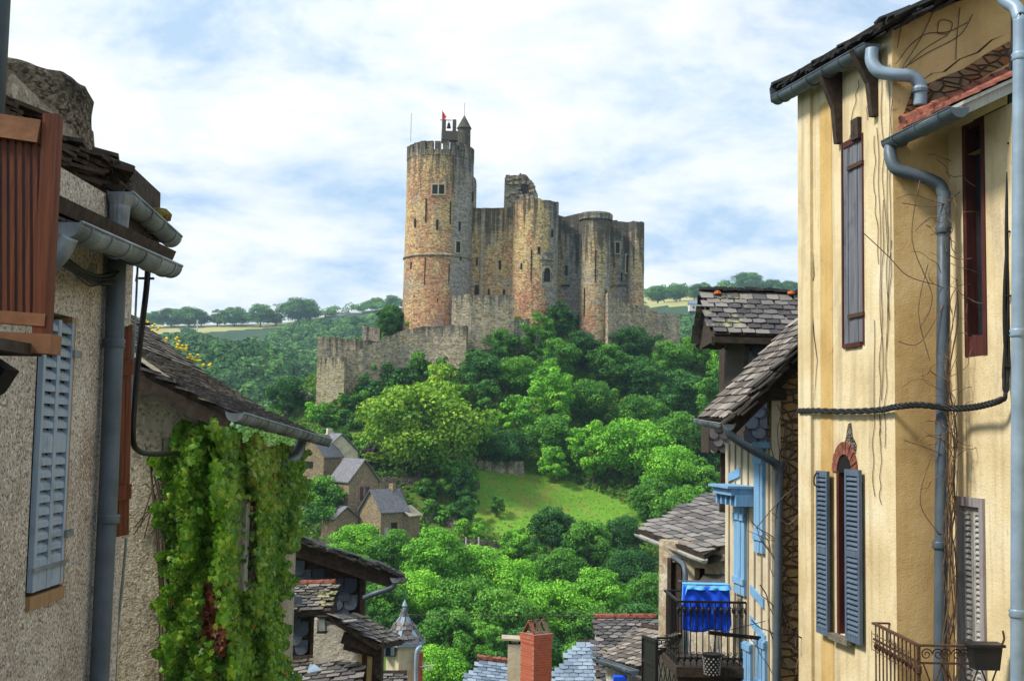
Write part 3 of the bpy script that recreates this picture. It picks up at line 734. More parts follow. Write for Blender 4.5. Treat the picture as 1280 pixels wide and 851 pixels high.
# ------------------------------------------------------------------ undergrowth on the castle hill
def cover(name, label, n, size, mat, region, seed, h=1.2, ang=.8):
    r = np.random.RandomState(seed); X = r.uniform(-110, 110, n * 3); Y = r.uniform(100, 268, n * 3); Z = tz(X, Y)
    px = np.zeros(len(X)); py = np.zeros(len(X)); pts = np.stack([X, Y, Z], -1) @ np.array(CM)
    px = CX + F * pts[:, 0] / -pts[:, 2]; py = CY - F * pts[:, 1] / -pts[:, 2]
    ok = region(X, Y, px, py); X = X[ok][:n]; Y = Y[ok][:n]; Z = Z[ok][:n]; n = len(X)
    bump_ = .5 + .5 * np.sin(X * 1.9 + 2 * np.sin(Y * .9)) * np.sin(Y * 1.5 + 1.7 * np.sin(X * 1.1))
    pos = np.stack([X, Y, Z + h * bump_ * r.rand(n)], -1)
    e = np.stack([np.sin(X * 2.3), -.4 + np.sin(Y * 1.9) * .5, np.ones(n)], -1) + r.normal(size=(n, 3)) * ang; e /= np.linalg.norm(e, axis=1)[:, None]
    tv = np.cross(e, r.normal(size=(n, 3))); tv /= np.linalg.norm(tv, axis=1)[:, None]; bv = np.cross(e, tv); s = size * r.uniform(.6, 1.4, (n, 1))
    V = np.stack([pos - tv * s, pos + bv * s * .6, pos + tv * s, pos - bv * s * .6], 1).reshape(-1, 3)
    return tag(npmesh(name, V, np.arange(n * 4).reshape(-1, 4), mat, attr=np.clip(bump_ * .6 + r.rand(n) * .5, 0, 1)), label, None, kind='stuff')
MEADOW = [(585, 588), (640, 586), (700, 598), (790, 632), (815, 664), (740, 668), (640, 672), (590, 664), (575, 640)]
TERR = [(400, 531), (470, 532), (474, 545), (400, 549)]
def inpoly(px, py, poly):
    c = np.zeros(len(px), bool); j = len(poly) - 1
    for i in range(len(poly)):
        xi, yi = poly[i]; xj, yj = poly[j]
        k = ((yi > py) != (yj > py)) & (px < (xj - xi) * (py - yi) / (yj - yi + 1e-9) + xi); c ^= k; j = i
    return c
DRY = [[(520, 480), (590, 455), (600, 480), (560, 510)], [(505, 615), (560, 620), (600, 668), (590, 680), (540, 660)], [(440, 500), (480, 490), (470, 520)], [(600, 655), (700, 662), (700, 674), (600, 676)]]
def dry(px, py):
    c = np.zeros(len(px), bool)
    for d_ in DRY: c |= inpoly(px, py, d_)
    return c
m_scrub = leaf_mat('scrub leaves', (.02, .07, .008), (.06, .17, .015), (.13, .26, .03))
m_dry = leaf_mat('dry bracken', (.10, .06, .02), (.20, .13, .04), (.30, .22, .07))
cover('scrub', 'low green scrub covering the slopes of the castle hill', 130000, .30, m_scrub, lambda X, Y, a, b: (a + 40 * np.sin(X * 1.3 + Y * .7) > 260) & (a + 40 * np.sin(X * 1.1 - Y) < 1050) & ~inpoly(a, b, MEADOW) & ~inpoly(a, b, TERR) & ~(dry(a, b)) & (Y > 150), 11, 1.5)
cover('dry_bracken', 'rusty dry bracken patches on the slope below the rampart', 9000, .3, m_dry, lambda X, Y, a, b: dry(a, b), 12, .8)
m_gr = leaf_mat('meadow blades', (.06, .15, .01), (.12, .28, .02), (.22, .38, .04))
cover('meadow_grass', 'bright grass of the sloping meadow', 26000, .22, m_gr, lambda X, Y, a, b: inpoly(a, b, MEADOW) | inpoly(a, b, TERR), 13, .25)
# meadow sheet
xm = np.arange(-45, 45, 1.5); ym = np.arange(165, 235, 1.5); V, Q = grid_mesh(xm, ym)
c_ = V[Q].mean(1); pts = c_ @ np.array(CM); a_ = CX + F * pts[:, 0] / -pts[:, 2]; b_ = CY - F * pts[:, 1] / -pts[:, 2]
Qm = Q[inpoly(a_, b_, MEADOW) | inpoly(a_, b_, TERR)]; V[:, 2] += .06
tag(npmesh('meadow', V, Qm, m_meadow, smooth=True), kind='structure')
# ------------------------------------------------------------------ trees of the castle hill and the valley
# (px, py of the crown centre, crown width in px, distance Y, proto, leaf, label)
def put(px, py, wpx, Y, proto, leaf, label, group, name='tree', asp=1.0):
    mats, mt, rx, h = PROTO[proto]
    c = P(px, py, Y); wpx *= 1.28; wm_ = wpx * Y / F
    base_z = tzs(c.x, Y)
    s = wm_ / (2 * rx * 1.12)
    hc = {'round': 2 + 4.4 * .92, 'broad': 1.6 + 4.2 * .92, 'tall': 2 + 5.6 * .92, 'loose': 2 + 4.8 * .92, 'small': .7 + 2.6 * .92, 'bush': .1 + 1.3 * .92}[proto]
    # stand the tree where the slope lies under its crown centre: step along the sight line
    best = None
    for k in range(-60, 61):
        y = Y + k; q = P(px, py, y); ss = wpx * y / F / (2 * rx * 1.12) * asp; g = tzs(q.x, y); d_ = abs(q.z - hc * ss - g)
        sc_ = d_ + abs(k) * .04
        if best is None or sc_ < best[0]: best = (sc_, y, q, ss, g)
    _, y, q, ss, g = best
    tree(label, Vector((q.x, y, min(g, q.z - hc * ss * .6) if False else g)), proto, leaf, ss * h, group, name=name, wide=1 / asp)
G1 = 'trees on the castle hill'; G2 = 'trees in the valley wood'; G3 = 'trees around the hamlet'; G4 = 'shrubs on the castle slope'
TREES = [
 # castle hill
 (488, 398, 34, 250, 'round', 'dark', 'dark tree pressed against the left foot of the great keep', G1),
 (527, 406, 30, 243, 'bush', 'yellow', 'bright green bush on the rampart walk at the foot of the keep', G1),
 (360, 492, 44, 215, 'round', 'dark', 'dark round tree left of the pale bastion, above the gutter', G1),
 (527, 535, 128, 205, 'broad', 'yellow', 'huge spreading yellow green walnut tree below the rampart', G1),
 (478, 522, 50, 212, 'round', 'yellow', 'rounded lower tree at the left shoulder of the huge walnut', G1),
 (600, 462, 50, 240, 'round', 'dark', 'dark dense tree below the right end of the rampart', G1),
 (628, 432, 40, 243, 'round', 'mid', 'mid green tree under the slotted grey wall', G1),
 (650, 468, 52, 238, 'broad', 'mid', 'broad tree below the middle round tower', G1),
 (672, 418, 42, 246, 'loose', 'mid', 'loose tree at the foot of the niche on the middle tower', G1),
 (700, 398, 26, 248, 'tall', 'dark', 'narrow dark tree climbing the set back curtain wall', G1),
 (698, 448, 44, 240, 'round', 'mid', 'round tree in the upper middle of the castle wood', G1),
 (690, 492, 50, 234, 'tall', 'light', 'light ash with pale stems in the centre of the castle wood', G1),
 (728, 438, 40, 244, 'round', 'dark', 'dark tree below the tall blackened tower', G1),
 (790, 428, 46, 246, 'broad', 'dark', 'dark bushy tree in front of the stepped right rampart', G1),
 (760, 455, 50, 242, 'round', 'mid', 'mid green tree right of centre in the castle wood', G1),
 (738, 500, 56, 232, 'broad', 'mid', 'wide tree low in the middle of the castle wood', G1),
 (800, 470, 50, 240, 'round', 'dark', 'deep green tree under the end of the right rampart', G1),
 (836, 448, 44, 250, 'round', 'mid', 'tree just below the outer end of the right rampart', G1),
 (868, 440, 40, 255, 'round', 'mid', 'tree on the right shoulder of the castle hill', G1),
 (905, 452, 44, 255, 'round', 'light', 'light green tree beside the dark slate hung dormer', G1),
 (852, 492, 54, 244, 'round', 'dark', 'dark tree in the right of the castle wood', G1),
 (895, 500, 50, 240, 'tall', 'mid', 'tree left of the slate eave, lower right of the wood', G1),
 (800, 520, 58, 230, 'broad', 'mid', 'wide crowned tree low on the right of the castle wood', G1),
 (850, 545, 56, 226, 'round', 'mid', 'round tree above the pale ash thicket on the right', G1),
 (895, 560, 48, 222, 'round', 'dark', 'dark tree beside the blue balcony ledge', G1),
 (645, 522, 44, 230, 'small', 'light', 'light bushy tree right of the huge walnut', G1),
 (612, 498, 40, 234, 'small', 'mid', 'small tree on the slope above the walnut', G1),
 (600, 545, 44, 222, 'round', 'mid', 'green tree hiding the right flank of the walnut', G1),
 (633, 560, 50, 216, 'broad', 'dark', 'dark low tree at the top edge of the meadow', G1),
 (690, 548, 54, 222, 'round', 'mid', 'round tree over the top of the meadow', G1),
 (692, 580, 36, 214, 'small', 'light', 'pale small tree on the upper meadow edge', G1),
 (790, 560, 84, 215, 'broad', 'light', 'large pale ash at the right of the meadow', G1),
 (742, 562, 54, 216, 'loose', 'light', 'loose pale tree at the left of the large ash', G1),
 (838, 590, 70, 208, 'broad', 'light', 'wide pale tree over the grey slate roof on the right', G1),
 (815, 625, 50, 200, 'round', 'mid', 'tree at the lower right corner of the meadow', G1),
 (880, 608, 50, 205, 'round', 'mid', 'tree behind the ridge of the grey slate roof on the right', G1),
 (578, 612, 34, 203, 'small', 'dark', 'dark small tree at the left edge of the meadow', G1),
 (580, 640, 30, 196, 'small', 'dark', 'low dark tree on the bracken bank by the meadow', G1),
 (621, 631, 20, 194, 'small', 'mid', 'single little tree standing alone on the meadow', G1),
 (575, 600, 40, 205, 'small', 'mid', 'tree right of the terrace wall below the walnut', G1),
 # hamlet
 (404, 628, 62, 184, 'round', 'mid', 'big dark green tree left of the tall stone hamlet house', G3),
 (466, 566, 18, 206, 'tall', 'purple', 'slim purple leaved tree beside the terrace garden', G3),
 (493, 688, 50, 170, 'round', 'mid', 'round green tree directly below the small gabled stone house', G3),
 (448, 680, 60, 168, 'broad', 'light', 'light green tree below the tall stone house', G3),
 (425, 700, 50, 160, 'broad', 'light', 'pale tree above the ridge of the slate hung gable', G3),
 # valley wood
 (690, 662, 52, 180, 'round', 'dark', 'dark tree at the bottom edge of the meadow', G2),
 (735, 680, 56, 176, 'round', 'mid', 'deep green round tree below the right half of the meadow', G2),
 (780, 668, 46, 180, 'round', 'dark', 'dark tree under the right corner of the meadow', G2),
 (786, 715, 60, 168, 'broad', 'dark', 'dark broad tree left of the slate roof eave', G2),
 (812, 745, 50, 160, 'round', 'mid', 'tree beside the stone wall of the slate roofed house', G2),
 (700, 715, 56, 166, 'round', 'mid', 'mid green tree in the middle of the valley wood', G2),
 (748, 745, 64, 156, 'round', 'light', 'light tree above the tiled ridge on the right', G2),
 (640, 690, 40, 176, 'small', 'light', 'light green bush tree below the terrace wall poles', G2),
 (645, 728, 66, 158, 'broad', 'light', 'bright broad tree at the heart of the valley wood', G2),
 (595, 712, 70, 162, 'broad', 'light', 'wide pale crown right of the hamlet gable', G2),
 (545, 700, 74, 160, 'round', 'light', 'large pale rounded tree left in the valley wood', G2),
 (520, 742, 70, 142, 'broad', 'light', 'pale tree just above the slate turret', G2),
 (585, 755, 80, 140, 'broad', 'mid', 'mid green tree in the left centre of the valley wood', G2),
 (560, 800, 76, 118, 'round', 'mid', 'tree right of the little round turret', G2),
 (625, 775, 74, 130, 'round', 'mid', 'tree directly behind the plaster chimney', G2),
 (690, 765, 84, 138, 'broad', 'light', 'bright wide tree over the red brick chimney', G2),
 (740, 790, 70, 132, 'broad', 'mid', 'tree behind the grey blue slate roof by the chimney', G2),
 (800, 790, 70, 130, 'round', 'dark', 'dark tree behind the lichened ridge beside the iron fence', G2),
 (545, 838, 70, 105, 'broad', 'light', 'nearest pale tree at the bottom between turret and slate roof', G2),
 (600, 818, 60, 110, 'loose', 'mid', 'loose tree standing over the bottom left slate roof', G2),
 (660, 820, 70, 112, 'round', 'dark', 'dark tree low behind the two chimneys', G2),
 (480, 760, 60, 130, 'round', 'mid', 'tree behind the slate hung gable corner', G2),
 (720, 835, 60, 112, 'round', 'mid', 'low tree hidden behind the blue slate roof', G2),
 (450, 725, 60, 150, 'round', 'mid', 'green tree over the long verge of the slate hung gable', G2),
 (660, 640 + 60, 34, 178, 'small', 'mid', 'small tree beside the dark meadow edge tree', G2),
 (855, 640, 60, 190, 'round', 'mid', 'tree showing over the middle of the right hand slate roof', G2),
 # shrubs on the slope left of the walnut and under the ramparts
 (440, 500, 34, 232, 'bush', 'mid', 'green shrub clump in front of the pale bastion face', G4),
 (470, 484, 40, 236, 'bush', 'dark', 'dark bramble clump under the middle of the rampart', G4),
 (500, 470, 40, 238, 'bush', 'dark', 'dark bramble below the upper half of the rampart', G4),
 (540, 456, 44, 240, 'bush', 'mid', 'green bramble hanging under the top of the rampart', G4),
 (462, 462, 30, 237, 'bush', 'mid', 'shrub growing from the crack of the rampart foot', G4),
 (412, 520, 40, 228, 'bush', 'mid', 'wide shrub on the ledge above the grass terrace', G4),
 (445, 524, 34, 226, 'bush', 'dark', 'dark shrub above the grass terrace beside the walnut', G4),
 (395, 512, 30, 230, 'bush', 'light', 'light shrub at the left end of the grass terrace', G4),
 (555, 480, 44, 236, 'small', 'yellow', 'yellowish small tree behind the top of the walnut', G4),
 (585, 448, 30, 243, 'bush', 'dark', 'dark ivy bush at the end of the rampart', G4),
 (565, 500, 40, 232, 'small', 'mid', 'small tree rising behind the right shoulder of the walnut', G4),
 (420, 550, 36, 218, 'bush', 'dark', 'dark shrub below the grass terrace, behind the cream house', G4),
 (455, 558, 34, 214, 'bush', 'mid', 'shrub below the grass terrace left of the purple tree', G4),
 (408, 430, 20, 241, 'bush', 'mid', 'little shrub growing inside the low bastion', G4),
 (555, 640, 40, 190, 'bush', 'mid', 'shrub on the bracken bank right of the hamlet', G4),
 (590, 662, 36, 186, 'bush', 'light', 'light shrub at the lower left edge of the meadow', G4),
 (535, 612, 34, 198, 'bush', 'mid', 'shrub hanging over the mossy terrace wall', G4),
 (650, 668, 34, 186, 'bush', 'light', 'light shrub on the lower meadow edge', G4),
 (720, 398, 20, 249, 'bush', 'dark', 'dark ivy bush at the foot of the tall blackened tower', G4),
 (760, 412, 26, 247, 'bush', 'mid', 'bush growing between the tall tower and the stepped rampart', G4),
 (815, 420, 30, 247, 'bush', 'dark', 'dark bush against the face of the stepped rampart', G4),
 (640, 405, 26, 243, 'bush', 'mid', 'bush in front of the outer grey wall', G4),
]
for tr_ in TREES:
    put(*tr_, **({'name': 'shrub'} if tr_[4] == 'bush' else {}))
# ------------------------------------------------------------------ building kit
class Wall:
    """vertical wall plane through plan point A towards B; n = outward normal on the camera's side"""
    def __init__(s, A, B):
        s.A = Vector((A[0], A[1], 0)); s.d = Vector((B[0] - A[0], B[1] - A[1], 0)); s.L = s.d.length; s.d.normalize()
        n = Vector((s.d.y, -s.d.x, 0))
        if n.dot(-s.A) < 0: n = -n
        s.n = n; s.rot = Matrix((s.d, -n, Vector((0, 0, 1)))).transposed()
    def pt(s, u, z, off=0): return s.A + s.d * u + s.n * off + Vector((0, 0, z))
    def uz(s, px, py, off=0):
        r = ray(px, py); p0 = s.A + s.n * off; k = p0.dot(s.n) / r.dot(s.n); p = r * k
        return ((p - s.A).dot(s.d), p.z)
    def at(s, px, py, off=0): u, z = s.uz(px, py, off); return s.pt(u, z, off)
    def box(s, mb, u0, u1, z0, z1, o0, o1):
        if u0 > u1: u0, u1 = u1, u0
        p = []
        for z in (z0, z1): p += [s.pt(u0, z, o1), s.pt(u1, z, o1), s.pt(u1, z, o0), s.pt(u0, z, o0)]
        mb.hexa(p)
    def pbox(s, mb, px0, py0, px1, py1, o0, o1):  # rectangle from two pixel corners
        u0, za = s.uz(px0, py0, o1); u1, zb = s.uz(px1, py1, o1)
        s.box(mb, u0, u1, min(za, zb), max(za, zb), o0, o1); return (min(u0, u1), max(u0, u1), min(za, zb), max(za, zb))
    def panel(s, mb, u0, u1, z0, z1, holes=(), thick=.35, reveal=.18, top=None):
        """wall sheet with rectangular openings (u0,u1,z0,z1) and their reveals; top(u) optional upper edge"""
        us = sorted(set([u0, u1] + [h[0] for h in holes] + [h[1] for h in holes])); zs = sorted(set([z0, z1] + [h[2] for h in holes] + [h[3] for h in holes]))
        us2 = []
        for a, b in zip(us[:-1], us[1:]):
            k = max(1, int((b - a) / .6)); us2 += [a + (b - a) * i / k for i in range(k)]
        us2.append(us[-1])
        for a, b in zip(us2[:-1], us2[1:]):
            for c, d_ in zip(zs[:-1], zs[1:]):
                m = ((a + b) / 2, (c + d_) / 2)
                if any(h[0] < m[0] < h[1] and h[2] < m[1] < h[3] for h in holes): continue
                da = d_; db = d_
                if top and d_ == zs[-1]: da, db = top(a), top(b)
                s_ = [s.pt(a, c), s.pt(b, c), s.pt(b, db), s.pt(a, da)]
                mb.poly(s_)
        for h in holes:
            for (a, b) in (((h[0], h[2]), (h[1], h[2])), ((h[1], h[2]), (h[1], h[3])), ((h[1], h[3]), (h[0], h[3])), ((h[0], h[3]), (h[0], h[2]))):
                mb.poly([s.pt(a[0], a[1], 0), s.pt(b[0], b[1], 0), s.pt(b[0], b[1], -reveal), s.pt(a[0], a[1], -reveal)])
        # back sheet so that the wall has thickness
        tt = (top(u0), top(u1)) if top else (z1, z1)
        mb.poly([s.pt(u0, z0, -thick), s.pt(u0, tt[0], -thick), s.pt(u1, tt[1], -thick), s.pt(u1, z0, -thick)])
        mb.poly([s.pt(u0, z0, 0), s.pt(u0, tt[0], 0), s.pt(u0, tt[0], -thick), s.pt(u0, z0, -thick)])
        mb.poly([s.pt(u1, z0, 0), s.pt(u1, z0, -thick), s.pt(u1, tt[1], -thick), s.pt(u1, tt[1], 0)])
        mb.poly([s.pt(u0, tt[0], 0), s.pt(u1, tt[1], 0), s.pt(u1, tt[1], -thick), s.pt(u0, tt[0], -thick)])

def plaster(name, base, dark, light, speck=0.0, scale=1.0, streak=.5, bump=.4, stain=None, fine=60):
    t = NT(name); co = t.co(); n1 = t.noise(co, 1.1 * scale, 6, .6); n2 = t.noise(t.co((3, 3, .22)), 2.0 * scale, 6, .65); n3 = t.noise(co, fine, 3, .6); n4 = t.noise(co, 9 * scale, 5, .7)
    c = t.ramp(n1, [(.3, dark), (.5, base), (.72, light)])
    c = t.mix(t.ramp(n2, [(.5, (0, 0, 0)), (.75, (streak, streak, streak))]), c, tuple(x * .55 for x in dark))
    if stain: c = t.mix(t.ramp(t.noise(t.co((1.6, 1.6, .5), loc=(3, 1, 7)), 1.2, 6, .7), [(.56, (0, 0, 0)), (.68, (.8, .8, .8))]), c, stain)
    c = t.mix(t.ramp(n4, [(.28, (.35, .35, .35)), (.42, (0, 0, 0))]), c, tuple(x * .45 for x in dark))
    if speck:
        v = t.voro(co, fine * .8, out='Color'); r_, g_, b__ = t.sep(v)
        c = t.mix(t.ramp(r_, [(.55, (0, 0, 0)), (.95, (speck, speck, speck))]), c, tuple(x * .12 for x in base))
        c = t.mix(t.ramp(g_, [(.75, (0, 0, 0)), (1, (speck * .8,) * 3)]), c, tuple(min(1, x * 1.7) for x in light))
    t.bump(t.math('ADD', n3, t.math('MULTIPLY', n4, 1.5)), bump, .02)
    return t.out(c, .92, spec=.12)
m_rough = plaster('grey roughcast', (.46, .42, .36), (.36, .31, .26), (.56, .52, .46), speck=.72, fine=85, bump=.5, streak=.35, stain=(.30, .20, .12))
m_ivyw = plaster('dirty beige plaster', (.42, .36, .26), (.27, .21, .14), (.52, .46, .35), speck=.45, fine=38, bump=1.0, streak=.3, stain=(.12, .09, .06))
m_yel = plaster('yellow limewash', (.68, .56, .34), (.54, .42, .23), (.76, .68, .48), streak=.6, bump=.35, fine=45, stain=(.44, .36, .25))
m_tan = plaster('shaded limewash and ochre panel', (.58, .40, .18), (.42, .27, .11), (.68, .50, .26), streak=.25, bump=.35, fine=70, stain=(.46, .31, .15))  # limewash darkened to carry the return wall's shade; also the ochre panel
m_orange = plaster('orange limewash band', (.58, .40, .16), (.44, .28, .10), (.66, .48, .22), streak=.3, bump=.3)
m_cream = plaster('cream plaster', (.62, .54, .38), (.46, .38, .25), (.72, .66, .52), streak=.3, bump=.5)
m_white = plaster('whitish rough plaster', (.50, .46, .38), (.34, .30, .24), (.62, .58, .50), streak=.3, speck=.3, bump=.8, fine=30)
def rubble(name, c1, c2, c3, mortar, sc=4.6, flat=2.0):
    t = NT(name); co = t.co((1, 1, flat)); w = t.noise(co, 2, 3); 
    v = t.voro(co, sc, out='Color'); d_ = t.voro(co, sc, 'DISTANCE_TO_EDGE'); r_, g_, b__ = t.sep(v); n = t.noise(t.co(), 14, 6, .7)
    c = t.ramp(r_, [(0, c1), (.5, c2), (1, c3)]); c = t.mix(t.math('MULTIPLY', n, .6), c, tuple(x * .35 for x in c1))
    e = t.ramp(d_, [(.02, (1, 1, 1)), (.09, (0, 0, 0))]); c = t.mix(e, c, mortar)
    t.bump(t.math('ADD', t.math('MULTIPLY', t.ramp(d_, [(0, (0, 0, 0)), (.12, (1, 1, 1))]), 1.0), t.math('MULTIPLY', n, .5)), .9, .06); return t.out(c, .95, spec=.1)
m_rub = rubble('ochre rubble', (.46, .28, .13), (.62, .40, .19), (.42, .33, .22), (.17, .11, .06))
m_rubfar = rubble('hamlet rubble', (.36, .26, .15), (.48, .36, .22), (.30, .25, .18), (.16, .13, .09), sc=2.2, flat=1.6)
def slate_tint(name, stops, rough=.6, moss=None, ms=.6, spec=.35):
    t = NT(name); at = t.attr('tint'); n = t.noise(t.co(), 16, 6, .7); f = t.math('ADD', t.math('MULTIPLY', at, .7), t.math('MULTIPLY', n, .35))
    c = t.ramp(f, stops)
    if moss:
        k = t.math('ADD', t.math('MULTIPLY', t.noise(t.co(), 1.6, 4, .6), .8), t.math('MULTIPLY', t.noise(t.co(loc=(3, 3, 3)), 9, 6, .8), .9))
        c = t.mix(t.ramp(k, [(ms + .22, (0, 0, 0)), (ms + .30, (1, 1, 1))]), c, moss)
    t.bump(n, .4, .015); return t.out(c, rough, spec=spec)
SL = [(.15, (.035, .034, .036)), (.4, (.075, .072, .075)), (.65, (.14, .13, .13)), (.9, (.24, .22, .20))]
m_sl_dark = slate_tint('blue black slate', [(.15, (.014, .019, .030)), (.5, (.032, .043, .066)), (.8, (.065, .083, .115)), (.98, (.18, .22, .26))], .45)
m_sl_lich = slate_tint('lichened stone slate', SL, .8, moss=(.30, .30, .15), ms=.71)
m_sl_brown = slate_tint('weathered brown slate', [(.1, (.05, .042, .036)), (.4, (.12, .10, .085)), (.7, (.22, .19, .16)), (.95, (.34, .31, .27))], .75)
m_sl_blue = slate_tint('pale blue slate', [(.1, (.10, .14, .19)), (.5, (.18, .24, .31)), (.9, (.28, .35, .42))], .5)
m_sl_old = slate_tint('old dark slate', SL, .8, moss=(.20, .18, .10), ms=.74)
m_wood = simple('weathered dark wood', (.045, .032, .024), .85, var=.5, scale=12, bump=.4)
def planked(name, c, c2, sc=(40, 40, 1.5)):
    t = NT(name); n = t.noise(t.co(sc), 1, 6, .65); n2 = t.noise(t.co(), 4, 5, .6)
    cc = t.ramp(n, [(.3, c), (.7, c2)]); cc = t.mix(t.ramp(n2, [(.55, (0, 0, 0)), (.75, (.6, .6, .6))]), cc, tuple(x * .4 for x in c)); t.bump(n, .5, .01); return t.out(cc, .7)
m_brown = planked('red brown stained wood', (.06, .015, .007), (.17, .05, .02))
m_beamw = planked('orange brown rail wood', (.13, .055, .025), (.30, .14, .065), (8, 8, 8))
m_greyw = planked('grey weathered planks', (.075, .08, .095), (.20, .21, .235))
m_redfr = planked('dark red frame paint', (.045, .012, .010), (.10, .028, .022))
m_bluegrey = planked('faded blue grey paint', (.05, .08, .12), (.13, .17, .23))
m_shutL = planked('pale blue grey paint', (.21, .28, .36), (.34, .41, .48))
m_skyblue = planked('sky blue paint', (.13, .30, .52), (.25, .44, .64))
m_palegrey = planked('chalky grey paint', (.30, .30, .28), (.46, .45, .42))
m_zinc = simple('weathered zinc', (.19, .215, .24), .5, .35, var=.5, scale=3, bump=.25)
m_zincb = simple('blue grey painted zinc', (.24, .32, .40), .45, .15, var=.2, scale=4)
m_pipe = simple('slate grey painted pipe', (.085, .11, .135), .45, .1, var=.25, scale=4)
m_iron = simple('wrought iron', (.018, .017, .018), .6, .3)
m_rust = simple('rusty iron', (.085, .045, .028), .85, .2, var=.5, scale=30)
m_black = simple('black cable', (.012, .012, .013), .5)
m_room = simple('dark interior', (.010, .009, .009), .9)
m_glass = simple('dark glass', (.02, .025, .03), .12)
def brickmat(name, c1, c2, mortar, sc):
    t = NT(name); x, y, z = t.sep(t.co()); cv = t.comb(t.math('ADD', x, t.math('MULTIPLY', y, .9)), z, 0)
    b = t.n.new('ShaderNodeTexBrick'); t.l.new(cv, b.inputs[0]); b.inputs['Scale'].default_value = sc; b.inputs['Color1'].default_value = col(c1); b.inputs['Color2'].default_value = col(c2); b.inputs['Mortar'].default_value = col(mortar)
    b.inputs['Mortar Size'].default_value = .018; b.inputs['Row Height'].default_value = .19; n = t.noise(t.co(), 10, 5)
    c = t.mix(t.math('MULTIPLY', n, .55), b.outputs[0], tuple(k * .3 for k in c1)); t.bump(b.outputs[1], -.4, .02); return t.out(c, .9)
m_brick = brickmat('red brick', (.55, .12, .055), (.38, .085, .045), (.34, .24, .19), 3.0)
m_tile = simple('terracotta tile', (.21, .075, .05), .9, var=.7, scale=11, bump=.4)

def tiles(name, O, U, V, nu, nv, w, h, mat, parent=None, rounded=True, seed=0, jit=.5, lip=.018, tilt=.02, inside=None, bow=None):
    """slates as small slabs: O lower corner, U along the course, V up the slope (unit vectors)"""
    O = Vector(O); U = Vector(U).normalized(); V = Vector(V).normalized(); N = U.cross(V)
    if N.dot(-O) < 0 : N = -N
    rn = random.Random(seed); vs = []; fs = []; tint = []
    for j in range(nv):
        for i in range(-1, nu + 1):
            u = (i + (.5 if j % 2 else 0)) * w; v = j * h
            if u < -w * .3 or u > nu * w - w * .5: continue
            if inside and not inside(u + w / 2, v + h / 2): continue
            ww = w * (1 - .06 * jit) * (1 + rn.uniform(-.05, .05) * jit); hh = h * (1.75 + rn.uniform(-.08, .08) * jit); u += rn.uniform(-.04, .04) * jit * w; v += rn.uniform(-.09, .09) * jit * h
            if rounded: sh = [(0, .45), (.06, .2), (.25, .04), (.5, 0), (.75, .04), (.94, .2), (1, .45), (1, 1), (0, 1)]
            else: sh = [(rn.uniform(0, .05), rn.uniform(0, .12)), (.5, rn.uniform(-.03, .05)), (1 - rn.uniform(0, .05), rn.uniform(0, .12)), (1, 1), (0, 1)]
            b = len(vs); k = len(sh); tl = tilt * rn.uniform(.6, 1.5); rt = rn.uniform(-.05, .05) * jit
            bz = bow(u / (nu * w), v) if bow else 0
            for lev in (0, 1):
                for (a, c) in sh:
                    off = (tl + lip) * (1 - c) + .004 - lev * lip + bz
                    vs.append(O + U * (u + a * ww + rt * c * hh) + V * (v + c * hh) + N * off)
            fs.append(tuple(range(b, b + k)));
            tn = rn.random(); tint.append(tn)
            for q in range(k - 2 if not rounded else k - 3): fs.append((b + q, b + k + q, b + k + q + 1, b + q + 1)); tint.append(tn * .5)
    me = bpy.data.meshes.new(name); L = Vector((0, 0, 0)); o_ = parent
    while o_ is not None: L = L + Vector(o_.location); o_ = o_.parent
    me.from_pydata([tuple(p - L) for p in vs], [], fs); me.materials.append(mat)
    a = me.attributes.new('tint', 'FLOAT', 'FACE'); a.data.foreach_set('value', tint)
    o = bpy.data.objects.new(name, me); COL.objects.link(o)
    if parent is not None: o.parent = parent
    return o
def roof_quad(parent, EL, ER, RL, mat, w, h, rounded=False, seed=0, thick=.10, name='roof', jit=.8, clip=None, tilename='slates', under=None, bow=None):
    """roof slope: eave left, eave right, top-left corner; parallelogram with a board under it"""
    EL = Vector(EL); ER = Vector(ER); RL = Vector(RL); U = ER - EL; V = RL - EL; N = U.cross(V).normalized()
    if N.dot(-EL) < 0: N = -N
    mb = MB(); mb.slab([EL, ER, ER + V, RL], -N * thick) if not clip else mb.slab([EL + U * a + V * b for a, b in clip], -N * thick)
    rb = mb.build(name, under or m_wood, parent)
    Vp = V - U.normalized() * V.dot(U.normalized()); skew = V.dot(U.normalized()) / Vp.length
    nu = int(U.length / w) + 1; nv = int(Vp.length / h)
    def ins(u, v):
        b = v / Vp.length; a = (u - skew * v) / U.length
        if clip:
            return bool(inpoly(np.array([a]), np.array([b]), clip)[0])
        return -.01 <= a <= 1.01 and b < 1
    k0 = int(min(0, skew * Vp.length) / w) - 1; k1 = int(max(0, skew * Vp.length) / w) + 1
    tiles(tilename, EL + U.normalized() * (k0 * w), U, Vp, nu + (k1 - k0), nv, w, h, mat, rb, rounded, seed, jit, inside=lambda u, v: ins(u + k0 * w, v))
    return rb
